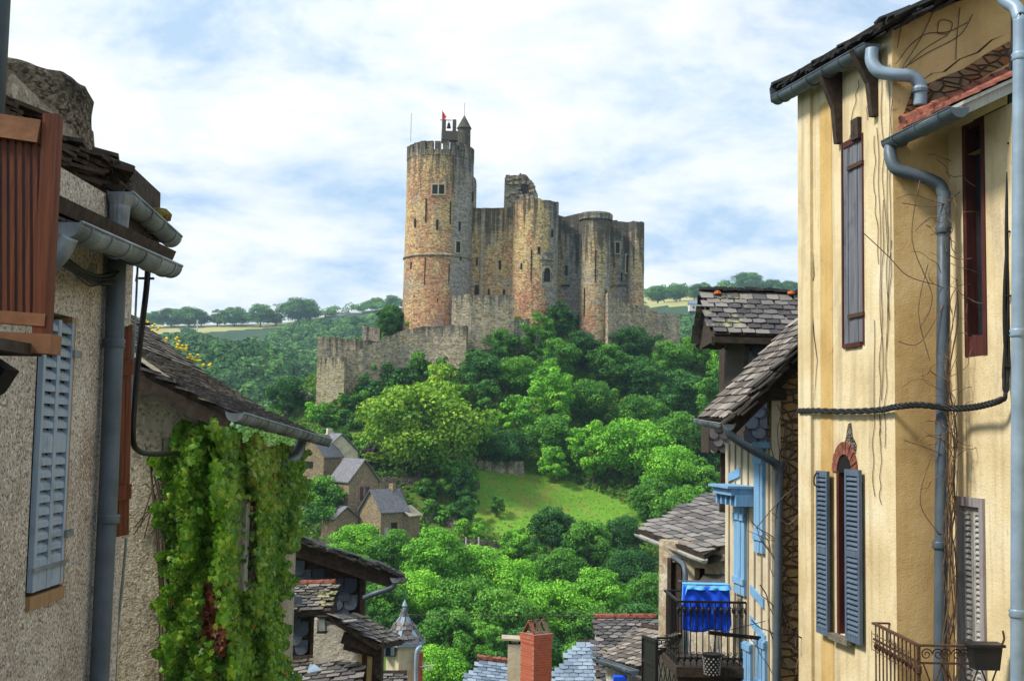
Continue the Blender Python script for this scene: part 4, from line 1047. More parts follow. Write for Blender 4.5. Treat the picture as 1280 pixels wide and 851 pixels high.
def gutter(parent, A, B, r=.09, mat=None, rings=True, name='gutter', cap=True):
    """open half round gutter from A (near end) to B"""
    A = Vector(A); B = Vector(B); d = (B - A).normalized(); x = d.cross(Vector((0, 0, 1))).normalized(); z = x.cross(d); mb = MB(); n = 12
    def ring(c, rr):
        return [c + x * (rr * math.cos(math.pi + math.pi * i / n)) + z * (rr * math.sin(math.pi + math.pi * i / n)) for i in range(n + 1)]
    m = max(2, int((B - A).length / .4)); vs = []; fs = []
    for j in range(m + 1):
        c = A.lerp(B, j / m) + z * (-.012 * math.sin(j * 1.7))
        vs += ring(c, r) + ring(c, r - .006)
    k = 2 * (n + 1)
    for j in range(m):
        for i in range(n):
            a = j * k + i; fs.append((a, a + 1, a + k + 1, a + k)); a += n + 1; fs.append((a, a + k, a + k + 1, a + 1))
        for e in (0, n): fs.append((j * k + e, (j + 1) * k + e, (j + 1) * k + e + n + 1, j * k + e + n + 1))
    mb.add(vs, fs)
    if cap:
        for c, s_ in ((A, -1), (B, 1)): mb.slab(ring(c + d * (.004 * s_), r), d * (s_ * .006))
    mb.tube([A + x * r + z * .004, B + x * r + z * .004], .012, 6); mb.tube([A - x * r + z * .004, B - x * r + z * .004], .009, 6)
    g = mb.build(name, mat or m_zinc, parent, smooth=False)
    if rings:
        nr = max(2, int((B - A).length / .38)); mb = MB()
        for j in range(nr):
            c = A.lerp(B, (j + .5) / nr); pr = ring(c, r + .006); mb = MB(); mb.tube(pr, .008, 4); mb.build('bracket', mat or m_iron, g)
    return g
def pipe(parent, pts, r=.05, mat=None, name='downpipe', collars=(), n=14, sm=6, straight=False):
    p = [Vector(q) for q in pts] if straight else bez(pts, sm); mb = MB(); mb.tube(p, r, n)
    for c in collars:
        c = Vector(c); mb.lathe(c, [(r + .004, -.045), (r + .016, -.03), (r + .006, -.01), (r + .016, .012), (r + .004, .03)], n, cap=False)
    return mb.build(name, mat or m_pipe, parent, smooth=True)
def louvre(W, parent, u0, u1, z0, z1, o, mat, nl, frame=.05, th=.035, mids=(), name='shutter', dark=True, rail=.07, back=.0):
    """louvred shutter leaf in wall coordinates"""
    mb = MB(); W.box(mb, u0, u0 + frame, z0, z1, o, o + th); W.box(mb, u1 - frame, u1, z0, z1, o, o + th)
    for zz in (z0, z1 - rail) + tuple(mids): W.box(mb, u0 + frame, u1 - frame, zz, zz + rail, o, o + th)
    s = mb.build(name, mat, parent); ml = MB(); secs = [z0 + rail] + [m + rail for m in mids]; ends = list(mids) + [z1 - rail]; H = sum(b - a for a, b in zip(secs, ends))
    for a, b in zip(secs, ends):
        ml = MB(); k = max(2, round(nl * (b - a) / H)); st = (b - a) / k
        for i in range(k):
            z = a + st * (i + .5); p = []
            for (oo, zz) in ((o + th * 1.1, z - st * .42), (o + th * 1.1, z - st * .42 + .012), (o + .004, z + st * .42), (o + .004, z + st * .42 - .012)):
                p.append((oo, zz))
            A_ = [W.pt(u0 + frame, zz, oo) for oo, zz in p]; ml.slab(A_, W.d * (u1 - u0 - 2 * frame))
        ml.build('louvre_slats', mat, s)
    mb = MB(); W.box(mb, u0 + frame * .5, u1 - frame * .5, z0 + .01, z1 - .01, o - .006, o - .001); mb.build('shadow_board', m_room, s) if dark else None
    return s
# ------------------------------------------------------------------ left foreground
XL = -3.3
L1 = Wall((XL, 1.0), (XL, 10.0))
house = thing('roughcast_house', 'grey pebble roughcast house on the near left with a pale blue shutter and two gutters', 'house', (XL, 5.5, -5))
u1_, zt_ = L1.uz(75, 268)
ZE = 1.36
sh = (L1.uz(40, 600)[0], L1.uz(77, 600)[0]); shz = (L1.uz(56, 733)[1], L1.uz(62, 398)[1])
mb = MB(); L1.panel(mb, 0, 9.0, -6, ZE + .5, holes=[(sh[0] - .02, sh[1] + .10, shz[0] - .04, shz[1] + .05)], reveal=.12)
w_ = Wall((XL, 10.0), (XL - 4.5, 10.0)); 
mb.poly([(XL, 10, -6), (XL - 4, 10, -6), (XL - 4, 10, ZE + .5), (XL, 10, ZE + .5)])
wl = mb.build('wall', m_rough, house)
mb = MB(); L1.box(mb, sh[0] - .05, sh[1] + .15, shz[0] - .1, shz[1] + .1, -.2, -.14); mb.build('window_recess', m_room, house)
mb = MB(); L1.box(mb, sh[1] + .02, sh[1] + .10, shz[0] - .02, shz[1] + .05, -.12, .015); L1.box(mb, sh[0] - .01, sh[1] + .08, shz[0] - .12, shz[0] - .03, -.1, .03); mb.build('window_frame', planked('ochre stained frame', (.22, .13, .06), (.36, .23, .12)), house)
# shutter leaf with two columns of square vents
su0, su1 = sh[0], sh[1] + .01; mid = (su0 + su1) / 2; mb = MB()
for a, b in ((su0, su0 + .045), (mid - .03, mid + .03), (su1 - .045, su1)): L1.box(mb, a, b, shz[0], shz[1], .0, .04)
H_ = shz[1] - shz[0]; nrow = 22; st = H_ / nrow
for i in range(nrow):
    z = shz[0] + i * st
    hh = st if i in (0, 1, 11) else st * .36
    L1.box(mb, su0 + .045, mid - .03, z, z + hh, .0, .036); L1.box(mb, mid + .03, su1 - .045, z, z + hh, .0, .036)
sho = mb.build('shutter', m_shutL, house); mb = MB()
for a, b, r0_, r1_ in [(p_, q_, r_, s_) for p_, q_ in ((su0 + .045, mid - .03), (mid + .03, su1 - .045)) for r_, s_ in ((2, 11), (12, nrow))]:
    mb = MB()
    for i in range(r0_, r1_):
        z = shz[0] + i * st
        mb.slab([L1.pt(a, z + st * .36, .034), L1.pt(a, z + st * .36 + .008, .034), L1.pt(a, z + st * .95, -.02), L1.pt(a, z + st * .95 - .008, -.02)], L1.d * (b - a))
    mb.build('louvre_slats', m_shutL, sho)
mb = MB(); L1.box(mb, su0 - .02, su1 + .08, shz[0] + .14, shz[0] + .165, .04, .055); mb.build('bolt', m_zinc, sho)
for z in (shz[0] + .33, shz[1] - .25): mb = MB(); L1.box(mb, su1 - .02, su1 + .12, z, z + .05, .03, .06); mb.build('hinge', m_zinc, sho)
# upper wall, eave and the two gutters
UP = Wall((XL - .35, 5), (XL - .35, 10.2))
upA = L1.uz(75, 190, -.35)
mb = MB(); UP.panel(mb, 0, 5.0, ZE + .1, 2.75, top=lambda u: 2.75 - .10 * max(0, u - 1.0)); mb.build('upper_wall', plaster('mossy rubble render', (.26, .22, .17), (.12, .10, .08), (.34, .31, .26), speck=.6, streak=.6, bump=1.2, fine=18, stain=(.30, .19, .10)), house)
G2a = P(82, 278, 7.3); G2b = P(213, 333, 9.75)
g = gutter(house, G2a, G2b, .10, m_zinc)
mb = MB(); mb.slab([Vector((G2a.x - .06, G2a.y - .1, G2a.z - .02)), Vector((G2b.x - .06, G2b.y + .1, G2b.z - .02)), Vector((XL - .4, G2b.y + .1, G2b.z + .30)), Vector((XL - .4, G2a.y - .1, G2a.z + .30))], (0, 0, .06)); mb.build('eave_board', m_wood, house)
roof_quad(house, (G2a.x - .02, G2a.y - .1, G2a.z + .05), (G2b.x - .02, G2b.y + .1, G2b.z + .05), (XL - .4, G2a.y - .1, G2a.z + .38), m_sl_old, .24, .14, seed=3, name='lower_roof')
mb = MB(); mb.tube(bez([G2a + Vector((0, .05, -.08)), G2a + Vector((-.08, .06, -.22)), G2a + Vector((-.3, .1, -.40))], 5), .07, 12); mb.build('gutter_outlet', m_zinc, house, smooth=True)
G1a = P(150, 240, 9.3); G1b = P(214, 296, 10.9)
gutter(house, G1a, G1b, .10, m_zinc)
cp = [P(150, 252, 9.32), P(146, 330, 9.32), P(143, 420, 9.32), P(136, 600, 9.32), P(124, 851, 9.32), P(121, 920, 9.32)]
dp = pipe(house, cp, .075, m_pipe, collars=[P(142.5, 428, 9.32), P(136, 647, 9.32)], straight=True)
mb = MB(); mb.lathe(P(150, 250, 9.32), [(.075, -.22), (.085, -.05), (.115, .03)], 14, cap=False); mb.build('pipe_hopper', m_zinc, dp)
# slate top layers above the upper wall, dropping to the corner
mb = MB(); rn = random.Random(4)
for k in range(26):
    t_ = k / 25; px = lerp(-5, 158, t_); py = np.interp(px, [-10, 15, 75, 120, 150, 160], [105, 122, 172, 186, 196, 215]); Y = lerp(7.6, 9.6, t_); c = P(px, py, Y)
    for l in range(4):
        mb.box(c + Vector((rn.uniform(-.28, -.12), rn.uniform(-.1, .1), -.05 * l)), rn.uniform(.3, .6), rn.uniform(.25, .5), .028, Euler((rn.uniform(-.1, .1), rn.uniform(.1, .45), rn.uniform(-.5, .5))).to_matrix())
for k in range(16):
    c = P(lerp(150, 166, rn.random()), lerp(196, 236, k / 15), 9.6); mb.box(c + Vector((-.22, 0, 0)), rn.uniform(.2, .4), .5, .03, Euler((0, rn.uniform(.2, .6), rn.uniform(-.4, .4))).to_matrix())
mb.build('ridge_slates', m_wood, house)
a_, b_, c_ = P(76, 186, 9.0), P(162, 205, 9.6), P(160, 300, 9.8)
mb = MB(); mb.slab([a_, b_, c_, P(76, 300, 9.0)], (-.1, 1.2, 0)); mb.build('corner_masonry', m_wood, house)
# moss lump
mb = MB(); q = P(199, 268, 10.6); mb.lathe(q - Vector((0, 0, .05)), [(.02, -.02), (.11, 0), (.12, .05), (.07, .1), (.01, .11)], 10); mo = mb.build('moss_clump', simple('moss', (.16, .13, .03), .95, var=.5, scale=30, bump=1), house, smooth=True)
# brown shutter folded out at the far corner
SH = Wall((XL + .02, 9.62), (XL + .02, 10.1)); bs = thing('brown_shutter', 'red brown plank shutter folded out at the far corner of the roughcast house', 'shutter', P(152, 540, 9.7))
pa = [P(146, 412, 9.62), P(165, 405, 9.75), P(160, 668, 9.75), P(141, 672, 9.62)]
mb = MB(); A, B, C, D = pa
for k in range(3):
    s0, s1 = k / 3 + .02, (k + 1) / 3 - .02; mb.slab([A.lerp(B, s0), A.lerp(B, s1), D.lerp(C, s1), D.lerp(C, s0)], (.0, .03, 0))
mb.build('planks', m_brown, bs)
for t_ in (.17, .76): mb = MB(); mb.slab([A.lerp(D, t_) + Vector((-.02, -.02, 0)), B.lerp(C, t_) + Vector((.03, -.02, 0)), B.lerp(C, t_ + .07) + Vector((.03, -.02, 0)), A.lerp(D, t_ + .07) + Vector((-.02, -.02, 0))], (0, -.02, 0)); mb.build('batten', m_brown, bs)
# cable running down at the corner, to the ivy house
cb_ = thing('drooping_cable', 'thick black cable hanging from the gutter end and bending to the ivy wall', 'cable', P(180, 400, 10.3))
mb = MB(); pts = [P(185, 300, 10.35), P(184, 350, 10.35), P(176, 420, 10.35), P(169, 490, 10.35), P(166, 545, 10.35), P(172, 562, 10.6), P(190, 567, 11.6), P(222, 566, 13.2)]; mb.tube(bez(pts, 6), .028, 8)
for py in (348, 405): q = P(183 if py < 380 else 178, py, 10.35); mb.tube([q + Vector((-.07, 0, 0)), q + Vector((.07, 0, 0))], .012, 6)
mb.build('cable_run', m_black, cb_, smooth=True); mb = MB()
mb.tube(bez([P(158, 672, 10.05), P(152, 740, 10.05), P(146, 800, 10.05), P(142, 900, 10.05)], 5), .012, 6); mb.tube(bez([P(173, 310, 10.2), P(168, 420, 10.2), P(160, 560, 10.2)], 5), .01, 6); mb.build('thin_wire', m_zinc, cb_)
wr = MB(); rn = random.Random(8)
for k in range(14):
    a = P(78, 325 + rn.uniform(-8, 8), 7.9); b = P(rn.uniform(128, 150), 345 + rn.uniform(-8, 12), 9.15); mid_ = a.lerp(b, .5) + Vector((.02, 0, -.05 - rn.random() * (.14 if k < 4 else .03))); wr.tube(bez([a, mid_, b], 5), .006 if k < 4 else .010, 5)
for k in range(30):
    a = P(rn.uniform(150, 170), rn.uniform(300, 330), 9.7); b = a + Vector((rn.uniform(-.15, .2), rn.uniform(-.2, .2), rn.uniform(-.2, .25))); wr.tube([a, a.lerp(b, .5) + Vector((rn.uniform(-.05, .05), 0, rn.uniform(-.05, .05))), b], .005, 4)
tag(wr.build('tangled_wires', m_black), 'tangle of dead stems and wires under the left gutters', 'wires')
# round rough chimney stack behind the eave
cx_ = P(10, 100, 10.5); rr = .78; xr = P(113, 120, 10.5 + rr).x; xl_ = xr - 2 * rr; ct = P(20, 75, 10.5)
mb = MB(); n = 96; rn = random.Random(2); ztop = P(40, 62, 10.5).z; zbot = P(40, 240, 10.5).z
t = NT('mossy rubble stack'); no = t.noise(t.co(), 13, 8, .8); n2 = t.noise(t.co(), 1.6, 5, .6); v = t.voro(t.co((1, 1, 1.5)), 26, out='Color'); r_, g_, b__ = t.sep(v)
c = t.ramp(t.math('ADD', t.math('MULTIPLY', no, .75), t.math('MULTIPLY', r_, .25)), [(.34, (.025, .022, .018)), (.46, (.15, .12, .085)), (.58, (.30, .25, .18)), (.70, (.52, .48, .42))])
x, y, z = t.sep(t.co()); c = t.mix(t.ramp(t.math('ADD', n2, t.math('MULTIPLY', z, .35)), [(.30, (0, 0, 0)), (.6, (.85, .85, .85))]), c, (.035, .032, .026)); t.bump(no, 1.0, .10); m_stack = t.out(c, .95, spec=.05)
vs = []; prof = [(1.03, zbot), (1.0, zbot + .6)] + [(1.0 - .003 * k, lerp(zbot + .7, ztop - .25, k / 15)) for k in range(16)] + [(.97, ztop - .12), (.90, ztop - .03), (.6, ztop + .02), (.05, ztop - .05)]
for q, z in prof:
    for i in range(n):
        a = 2 * math.pi * i / n; p = Vector((math.cos(a), math.sin(a), z)); j = 1 + .035 * mnoise.noise(p * 2.3) + .02 * mnoise.noise(p * 7)
        vs.append(((xr + xl_) / 2 + rr * q * j * math.cos(a), 10.5 + rr + rr * q * j * math.sin(a), z + (.06 * mnoise.noise(Vector((math.cos(a) * 3, math.sin(a) * 3, 1))) - .07 * math.cos(a) if z > ztop - .5 else 0)))
mb.add(vs, [(k * n + i, k * n + (i + 1) % n, (k + 1) * n + (i + 1) % n, (k + 1) * n + i) for k in range(len(prof) - 1) for i in range(n)])
tag(mb.build('chimney_stack', m_stack, None, origin=((xr + xl_) / 2, 10.5 + rr, ztop), smooth=True), 'massive rounded rubble stack with a dark mossy top at the upper left', 'chimney')
# timber balcony, its far end panel faces the street
bal = thing('timber_balcony', 'red brown timber balcony jutting in from the left edge', 'balcony', P(30, 430, 4.2))
YB = 4.2; X1 = P(70, 300, YB).x; X0 = -3.28; zr = P(40, 150, YB).z; zb = P(40, 400, YB).z; zf = P(40, 430, YB).z
mb = MB(); a = P(-60, 150, YB); b = P(53, 167, YB); mb.bar(a, b, .07, .085); mb.build('handrail', m_beamw, bal)
mb = MB(); mb.box((X1 - .033, YB, (P(62, 150, YB).z + P(62, 435, YB).z) / 2), .055, .055, P(62, 150, YB).z - P(62, 447, YB).z); mb.build('post', m_brown, bal)
rn = random.Random(1)
for k in range(9):
    px = 46 - k * 9.6; a = P(px, 172, YB); b = P(px + 0.5, 398, YB); mb = MB(); mb.bar(b, a, .016, .03, up=(0, 1, 0)); mb.build('baluster', m_brown, bal)
mb = MB(); a = P(-60, 392, YB); b = P(60, 401, YB); mb.bar(a, b, .06, .045); mb.build('bottom_rail', m_beamw, bal)
mb = MB(); a = P(-60, 425, YB - .05); b = P(70, 431, YB - .05); mb.bar(a, b, .10, .07); mb.build('edge_beam', m_beamw, bal)
mb = MB()
for k in range(3): mb.box(((X0 + X1) / 2, YB - .2 - k * .42, b.z - .02), X1 - X0 - .06, .40, .04)
mb.build('deck', m_wood, bal)
mb = MB(); pr = [(0, 0), (.95, 0), (1.0, -.05), (.97, -.13), (.9, -.19), (.0, -.23)]
for yy in (YB - .14, 3.2): mb = MB(); mb.slab([(X0 + (X1 - X0) * u_ - .1, yy, b.z - .045 + v_) for u_, v_ in pr], (0, .12, 0)); mb.build('bracket_beam', m_room, bal)
tag(pipe(None, [(P(3, 0, 4.28).x, 4.28, 3.0), (P(3, 0, 4.28).x, 4.28, P(3, 143, 4.28).z - .3)], .03, m_pipe, name='standpipe', straight=True), 'grey pipe standing up behind the timber balcony rail at the left edge', 'pipe')

# ------------------------------------------------------------------ ivy house
iv = thing('ivy_house', 'beige plastered house with a stone slate roof, swallowed by green creeper', 'house', (-4, 15, -6))
YI = 13.5; FX = P(262, 560, YI).x
FR = Wall((-8.5, YI), (FX, YI)); SD = Wall((FX, YI), (P(374, 560, 20).x, 20))
def eave_top(u): x = -8.5 + u; return .46 * (FX + .55 - x) * .98 + .12
EN = P(285, 514, 13.1); EF = P(414, 553, 20.4)
prof = [(0, 0), (1.14, .52), (2.2, 1.12), (3.4, 2.02), (5.4, 3.5)]
def rz_(d): return np.interp(d, [p[0] for p in prof], [p[1] for p in prof])
mb = MB(); FR.panel(mb, 0, FR.L, -8, 0, top=lambda u: EN.z - .12 + float(rz_(EN.x - (-8.5 + u)))); mb.build('front_wall', m_ivyw, iv)
wu0, wz0 = SD.uz(302, 740); wu1, wz1 = SD.uz(320, 625)
mb = MB(); SD.panel(mb, 0, SD.L, -8, -.30, holes=[(wu0, wu1 + .5, wz0, wz1)], top=None); mb.build('side_wall', m_ivyw, iv)
mb = MB(); SD.box(mb, wu0 - .1, wu1 + .6, wz0 - .1, wz1 + .1, -.24, -.19); mb.build('window_recess', m_room, iv)
mb = MB(); SD.box(mb, wu0 - .02, wu0 + .22, wz0, wz1, -.1, .03); mb.build('window_frame', simple('flaking white paint', (.62, .60, .55), .8, var=.3, scale=20), iv)
for (d0, h0), (d1, h1) in zip(prof[:-1], prof[1:]):
    EL = Vector((EN.x - d0, EN.y, EN.z + h0)); ER = Vector((EF.x - d0, EF.y, EF.z + h0)); RL = Vector((EN.x - d1, EN.y, EN.z + h1))
    roof_quad(iv, ER, EL, Vector((EF.x - d1, EF.y, EF.z + h1)), m_sl_brown if d0 > 0 else m_sl_old, .27, .13, seed=int(d0 * 10) + 30, thick=.09)
mb = MB()
for (d0, h0), (d1, h1) in zip(prof[:-1], prof[1:]): mb.bar((EN.x - d0 + .02, EN.y - .02, EN.z + h0 - .16), (EN.x - d1, EN.y - .02, EN.z + h1 - .16), .05, .16)
mb.build('verge_board', m_wood, iv)
gn = EN + Vector((.10, -.1, -.02)); gf = EF + Vector((.08, -1.1, .06)); gutter(iv, gn, gf, .10, m_zinc)
pipe(iv, [P(378, 545, 18.4), P(374, 562, 18.3), P(366, 574, 18.1), P(345, 582, 17.6)], .08, m_zinc)
# creeper -------------------------------------------------
def leafshape(s):
    return [(0, 0), (.32, -.14), (.62, .10), (.40, .30), (.52, .62), (.20, .62), (0, 1.05), (-.20, .62), (-.52, .62), (-.40, .30), (-.62, .10), (-.32, -.14)]
LS = np.array(leafshape(1)) - np.array([0, .2])
def creeper(name, label, n, sampler, size, mat, seed, droop=.5):
    r = np.random.RandomState(seed); V = []; T = []
    k = 0
    while k < n:
        res = sampler(r)
        if res is None: continue
        p, nr, ti = res; nr = Vector(nr) + Vector(r.normal(size=3) * .38) + Vector((0, 0, -.05 + r.rand() * .3)); nr.normalize()
        dn = Vector((r.normal() * .38, r.normal() * .2, -1)); dn = (dn - nr * dn.dot(nr)).normalized(); sd = nr.cross(dn); s = size * r.uniform(.6, 1.25)
        fold = .22
        for a, b in LS: V.append(p + sd * (a * s) + dn * (b * s) - nr * (abs(a) * s * fold + max(0, b) ** 2 * s * .25))
        T.append(ti); k += 1
    m = len(LS); Q = []
    F_ = [(0, 1, 2, 3), (0, 3, 4, 5), (0, 5, 6, 7), (0, 7, 8, 9), (0, 9, 10, 11)]
    base = np.arange(n) * m
    Q = np.concatenate([base[:, None] + np.array(f)[None] for f in F_], 0); TT = np.tile(np.array(T), len(F_))
    return npmesh(name, np.array([tuple(v) for v in V]), Q, mat, attr=TT)
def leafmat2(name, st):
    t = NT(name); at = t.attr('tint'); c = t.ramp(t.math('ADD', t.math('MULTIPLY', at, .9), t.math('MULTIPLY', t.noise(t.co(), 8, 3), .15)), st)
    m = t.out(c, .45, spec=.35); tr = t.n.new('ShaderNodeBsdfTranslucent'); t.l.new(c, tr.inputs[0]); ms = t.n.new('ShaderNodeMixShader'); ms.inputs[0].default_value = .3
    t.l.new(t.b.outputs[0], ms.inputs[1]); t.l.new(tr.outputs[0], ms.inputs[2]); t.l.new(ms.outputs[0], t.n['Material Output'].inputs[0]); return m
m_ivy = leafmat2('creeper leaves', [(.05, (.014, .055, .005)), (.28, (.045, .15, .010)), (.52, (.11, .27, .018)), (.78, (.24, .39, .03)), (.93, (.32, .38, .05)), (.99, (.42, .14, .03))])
IVP = [(215, 540), (250, 528), (280, 520), (300, 545), (345, 560), (385, 572), (388, 600), (378, 650), (366, 690), (362, 740), (355, 780), (366, 830), (366, 870), (196, 870), (205, 820), (200, 760), (207, 700), (196, 640), (205, 600), (190, 575)]
IVX = np.array([p[0] for p in IVP]); 
def ivy_sample(r):
    px = r.uniform(186, 392); py = r.uniform(515, 880)
    jx = 7 * math.sin(py * .11) + 5 * math.sin(py * .31); jy = 8 * math.sin(px * .2)
    if not inpoly(np.array([px + jx]), np.array([py + jy]), IVP)[0]: return None
    hole = (296 < px < 322 and 622 < py < 738)
    if hole and r.rand() < .93: return None
    dead = 252 < px < 280 and 728 < py < 812
    if dead and r.rand() < .8: return None
    if px < 268 + r.normal() * 4: 
        W_ = FR
    else: W_ = SD
    u, z = W_.uz(px, py, .2); 
    cl = .5 + .5 * math.sin(px * .135 + 1.3 * math.sin(py * .012) + .5 * math.sin(py * .045)); cl = cl ** 1.4
    if cl < .10 and py > 600 and r.rand() < .5: return None
    bulge = .20 + .17 * cl + .34 * mnoise.noise(Vector((px * .045, py * .022, 3))) + .12 * mnoise.noise(Vector((px * .11, py * .07, 8)))
    off = bulge * r.uniform(.35, 1.05) if r.rand() < .8 else bulge * r.uniform(.1, .5)
    u, z = W_.uz(px, py, max(.03, off)); p = W_.pt(u, z, max(.03, off))
    n_ = W_.n + Vector((.35, -.2, 0)) if W_ is FR else W_.n + Vector((0, -.65, 0))
    ti = .12 + .5 * r.rand() ** 1.4 + .5 * (off / (bulge + .01) - .5) + .15 * mnoise.noise(Vector((px * .05, py * .03, 0)))  # leaves deeper in the mass tinted darker, painting the creeper's inner shade
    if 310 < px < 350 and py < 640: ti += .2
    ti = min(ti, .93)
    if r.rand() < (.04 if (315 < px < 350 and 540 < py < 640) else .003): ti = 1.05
    return p, n_, max(0, ti)
ivt = thing('climbing_creeper', 'thick green creeper with yellow tinged leaves hanging over the ivy house corner', 'creeper', (FX, YI, -5))
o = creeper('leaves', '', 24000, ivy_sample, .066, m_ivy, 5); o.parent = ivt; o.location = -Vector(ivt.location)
m_deadl = leafmat2('dead creeper leaves', [(.1, (.06, .015, .008)), (.5, (.17, .045, .02)), (.9, (.30, .12, .05))])
def dead_sample(r):
    px = 266 + r.normal() * 7; py = r.uniform(728, 815); off = .2 + .12 * r.rand()
    u, z = FR.uz(px, py, off); return FR.pt(u, z, off), (0, -1, 0), r.rand()
o = creeper('dead_leaves', '', 260, dead_sample, .085, m_deadl, 6); o.parent = ivt; o.location = -Vector(ivt.location)
mb = MB(); rn = random.Random(5)
for k in range(26):
    px = rn.uniform(200, 262); u, z = FR.uz(px, 900, .04); u2, z2 = FR.uz(px + rn.uniform(-25, 25), rn.uniform(540, 640), .04); mb.tube(bez([FR.pt(u, z, .05), FR.pt(lerp(u, u2, .5) + rn.uniform(-.1, .1), lerp(z, z2, .5), .06), FR.pt(u2, z2, .05)], 5), .012, 5)
for k in range(6):
    u, z = FR.uz(205, 640 + rn.uniform(-60, 60), .04); u2, z2 = FR.uz(rn.uniform(166, 185), 600 + rn.uniform(-60, 80), .04); mb.tube(bez([FR.pt(u, z, .05), FR.pt((u + u2) / 2, (z + z2) / 2 + .08, .05), FR.pt(u2, z2, .04)], 4), .008, 5)
mb.build('stems', m_bark, ivt)
# yellow stonecrop on the far verge
m_yf = simple('yellow flowers', (.72, .52, .03), .8, var=.3, scale=30)
for k, px in enumerate((184, 193, 212, 223, 229, 240, 246, 254)):
    d_ = (415 - px) / F * 20.4; mbf = MB(); q = Vector((EF.x - d_, EF.y - .1, EF.z + float(rz_(d_)) + .12))
    for j in range(6): mbf.lathe(q + Vector((random.uniform(-.13, .13), random.uniform(-.1, .1), random.uniform(-.04, .06))), [(.01, -.02), (.032, 0), (.01, .02)], 6)
    pos = ['highest, beside the dark cable', 'second from the top', 'large, third from the top', 'small, above the middle of the slope', 'bright, in the middle of the slope', 'just below the middle', 'second from the lowest', 'lowest and smallest']
    tag(mbf.build('flower_clump', m_yf), 'yellow stonecrop clump on the slate verge, ' + pos[k], 'flowers', 'yellow flower clumps on the slate verge')
mats_ = None
# ------------------------------------------------------------------ right foreground: yellow house
YBk = 12.0
ax = P(1119, 540, YBk).x; DA = Vector((-.166, 1.0, 0)).normalized()
dFar = (ax + .166 * YBk) / ((1003 - 640) / F + .166)
A0 = Vector((ax, YBk, 0)); A1 = Vector((ax - .166 * (dFar - YBk), dFar, 0))
WA = Wall(A0, A1)                                   # street face of the far block
bx = P(1190, 540, YBk).x; WB = Wall((ax, YBk), (bx, YBk))          # return wall that faces the camera
C1 = Vector((bx + .15 * 7, YBk - 7, 0)); WC = Wall((bx, YBk), C1)  # street face of the near block
yh = thing('yellow_house', 'tall yellow limewashed house with dark gutters, closed and open shutters, right of the street', 'house', (ax, YBk, -6))
def hole(W, px0, py0, px1, py1): 
    a, za = W.uz(px0, py0); b, zb = W.uz(px1, py1); return (min(a, b), max(a, b), min(za, zb), max(za, zb))
hU = hole(WA, 1054, 180, 1080, 428); hL = hole(WA, 1048, 590, 1067, 798); hC = hole(WC, 1204, 158, 1234, 443); hD = hole(WC, 1200, 626, 1231, 850)
zt = WA.uz(1119, 60)[1]
hD = (hD[0], hD[1], WC.uz(1210, 905)[1], hD[3])
hU = (hU[0], hU[1], WA.uz(1060, 432)[1], WA.uz(1067, 176)[1])
mb = MB(); WA.panel(mb, 0, WA.L, -8, zt + .25, holes=[hU, hL], reveal=.16); mb.poly([A1, A1 + Vector((5, 0, 0)), A1 + Vector((5, 0, zt)), A1 + Vector((0, 0, zt))]); mb.poly([A1 + Vector((0, 0, -8)), A1 + Vector((5, 0, -8)), A1 + Vector((5, 0, zt)), A1 + Vector((0, 0, zt))]); mb.build('street_wall', m_yel, yh)
gz = P(1119, 5, YBk).z
mb = MB(); WB.panel(mb, 0, WB.L + 2.2, -8, 3.0, top=lambda u: gz - .22 + .36 * u); mb.build('return_wall', m_tan, yh)
zc = WC.uz(1190, 190)[1]; zc2 = WC.uz(1262, 110)[1]
mb = MB(); WC.panel(mb, 0, 7, -8, 2.9, holes=[hC, hD], reveal=.14); mb.build('near_wall', m_yel, yh)
for W_, h in ((WA, hU), (WA, hL), (WC, hC), (WC, hD)):
    mb = MB(); W_.box(mb, h[0] - .1, h[1] + .1, h[2] - .1, h[3] + .1, -.26, -.17); mb.build('window_recess', m_room, yh)
# painted corner bands
mb = MB(); a = WA.uz(1041, 400)[0]; b = WA.uz(1026, 400)[0]; WA.box(mb, a, b, -8, zt - .1, -.01, .006); mb.build('painted_band', m_orange, yh)
mb = MB(); b = WA.uz(1017, 400)[0]; WA.box(mb, b, WA.L + .01, -8, zt + .22, -.02, .04); mb.build('corner_pilaster', m_yel, yh)
# upper closed shutter
fr = MB(); W = WA; h = hU
W.box(fr, h[0] - .02, h[0] + .01, h[2] - .02, h[3] + .03, -.12, .012); W.box(fr, h[1] - .015, h[1] + .02, h[2] - .02, h[3] + .03, -.12, .02); W.box(fr, h[0] + .03, h[1] - .03, h[3] - .04, h[3] + .03, -.12, .02); W.box(fr, h[0] + .03, h[1] - .03, h[2] - .03, h[2] + .02, -.12, .03)
fo = fr.build('window_frame', m_redfr, yh)
mb = MB(); n = 4; ww = (h[1] - h[0] - .02) / n
for i in range(n): W.box(mb, h[0] + .01 + i * ww + .004, h[0] + .01 + (i + 1) * ww - .004, h[2] + .02, h[3] - .04, -.035, .002 + .004 * (i % 2))
so = mb.build('shutter', m_greyw, yh); 
for f_ in (.13, .86):
    mb = MB(); z_ = lerp(h[2], h[3], f_); W.box(mb, h[0] - .03, h[1] - .14, z_, z_ + .045, .004, .028); mb.build('strap_hinge', m_rust, so)
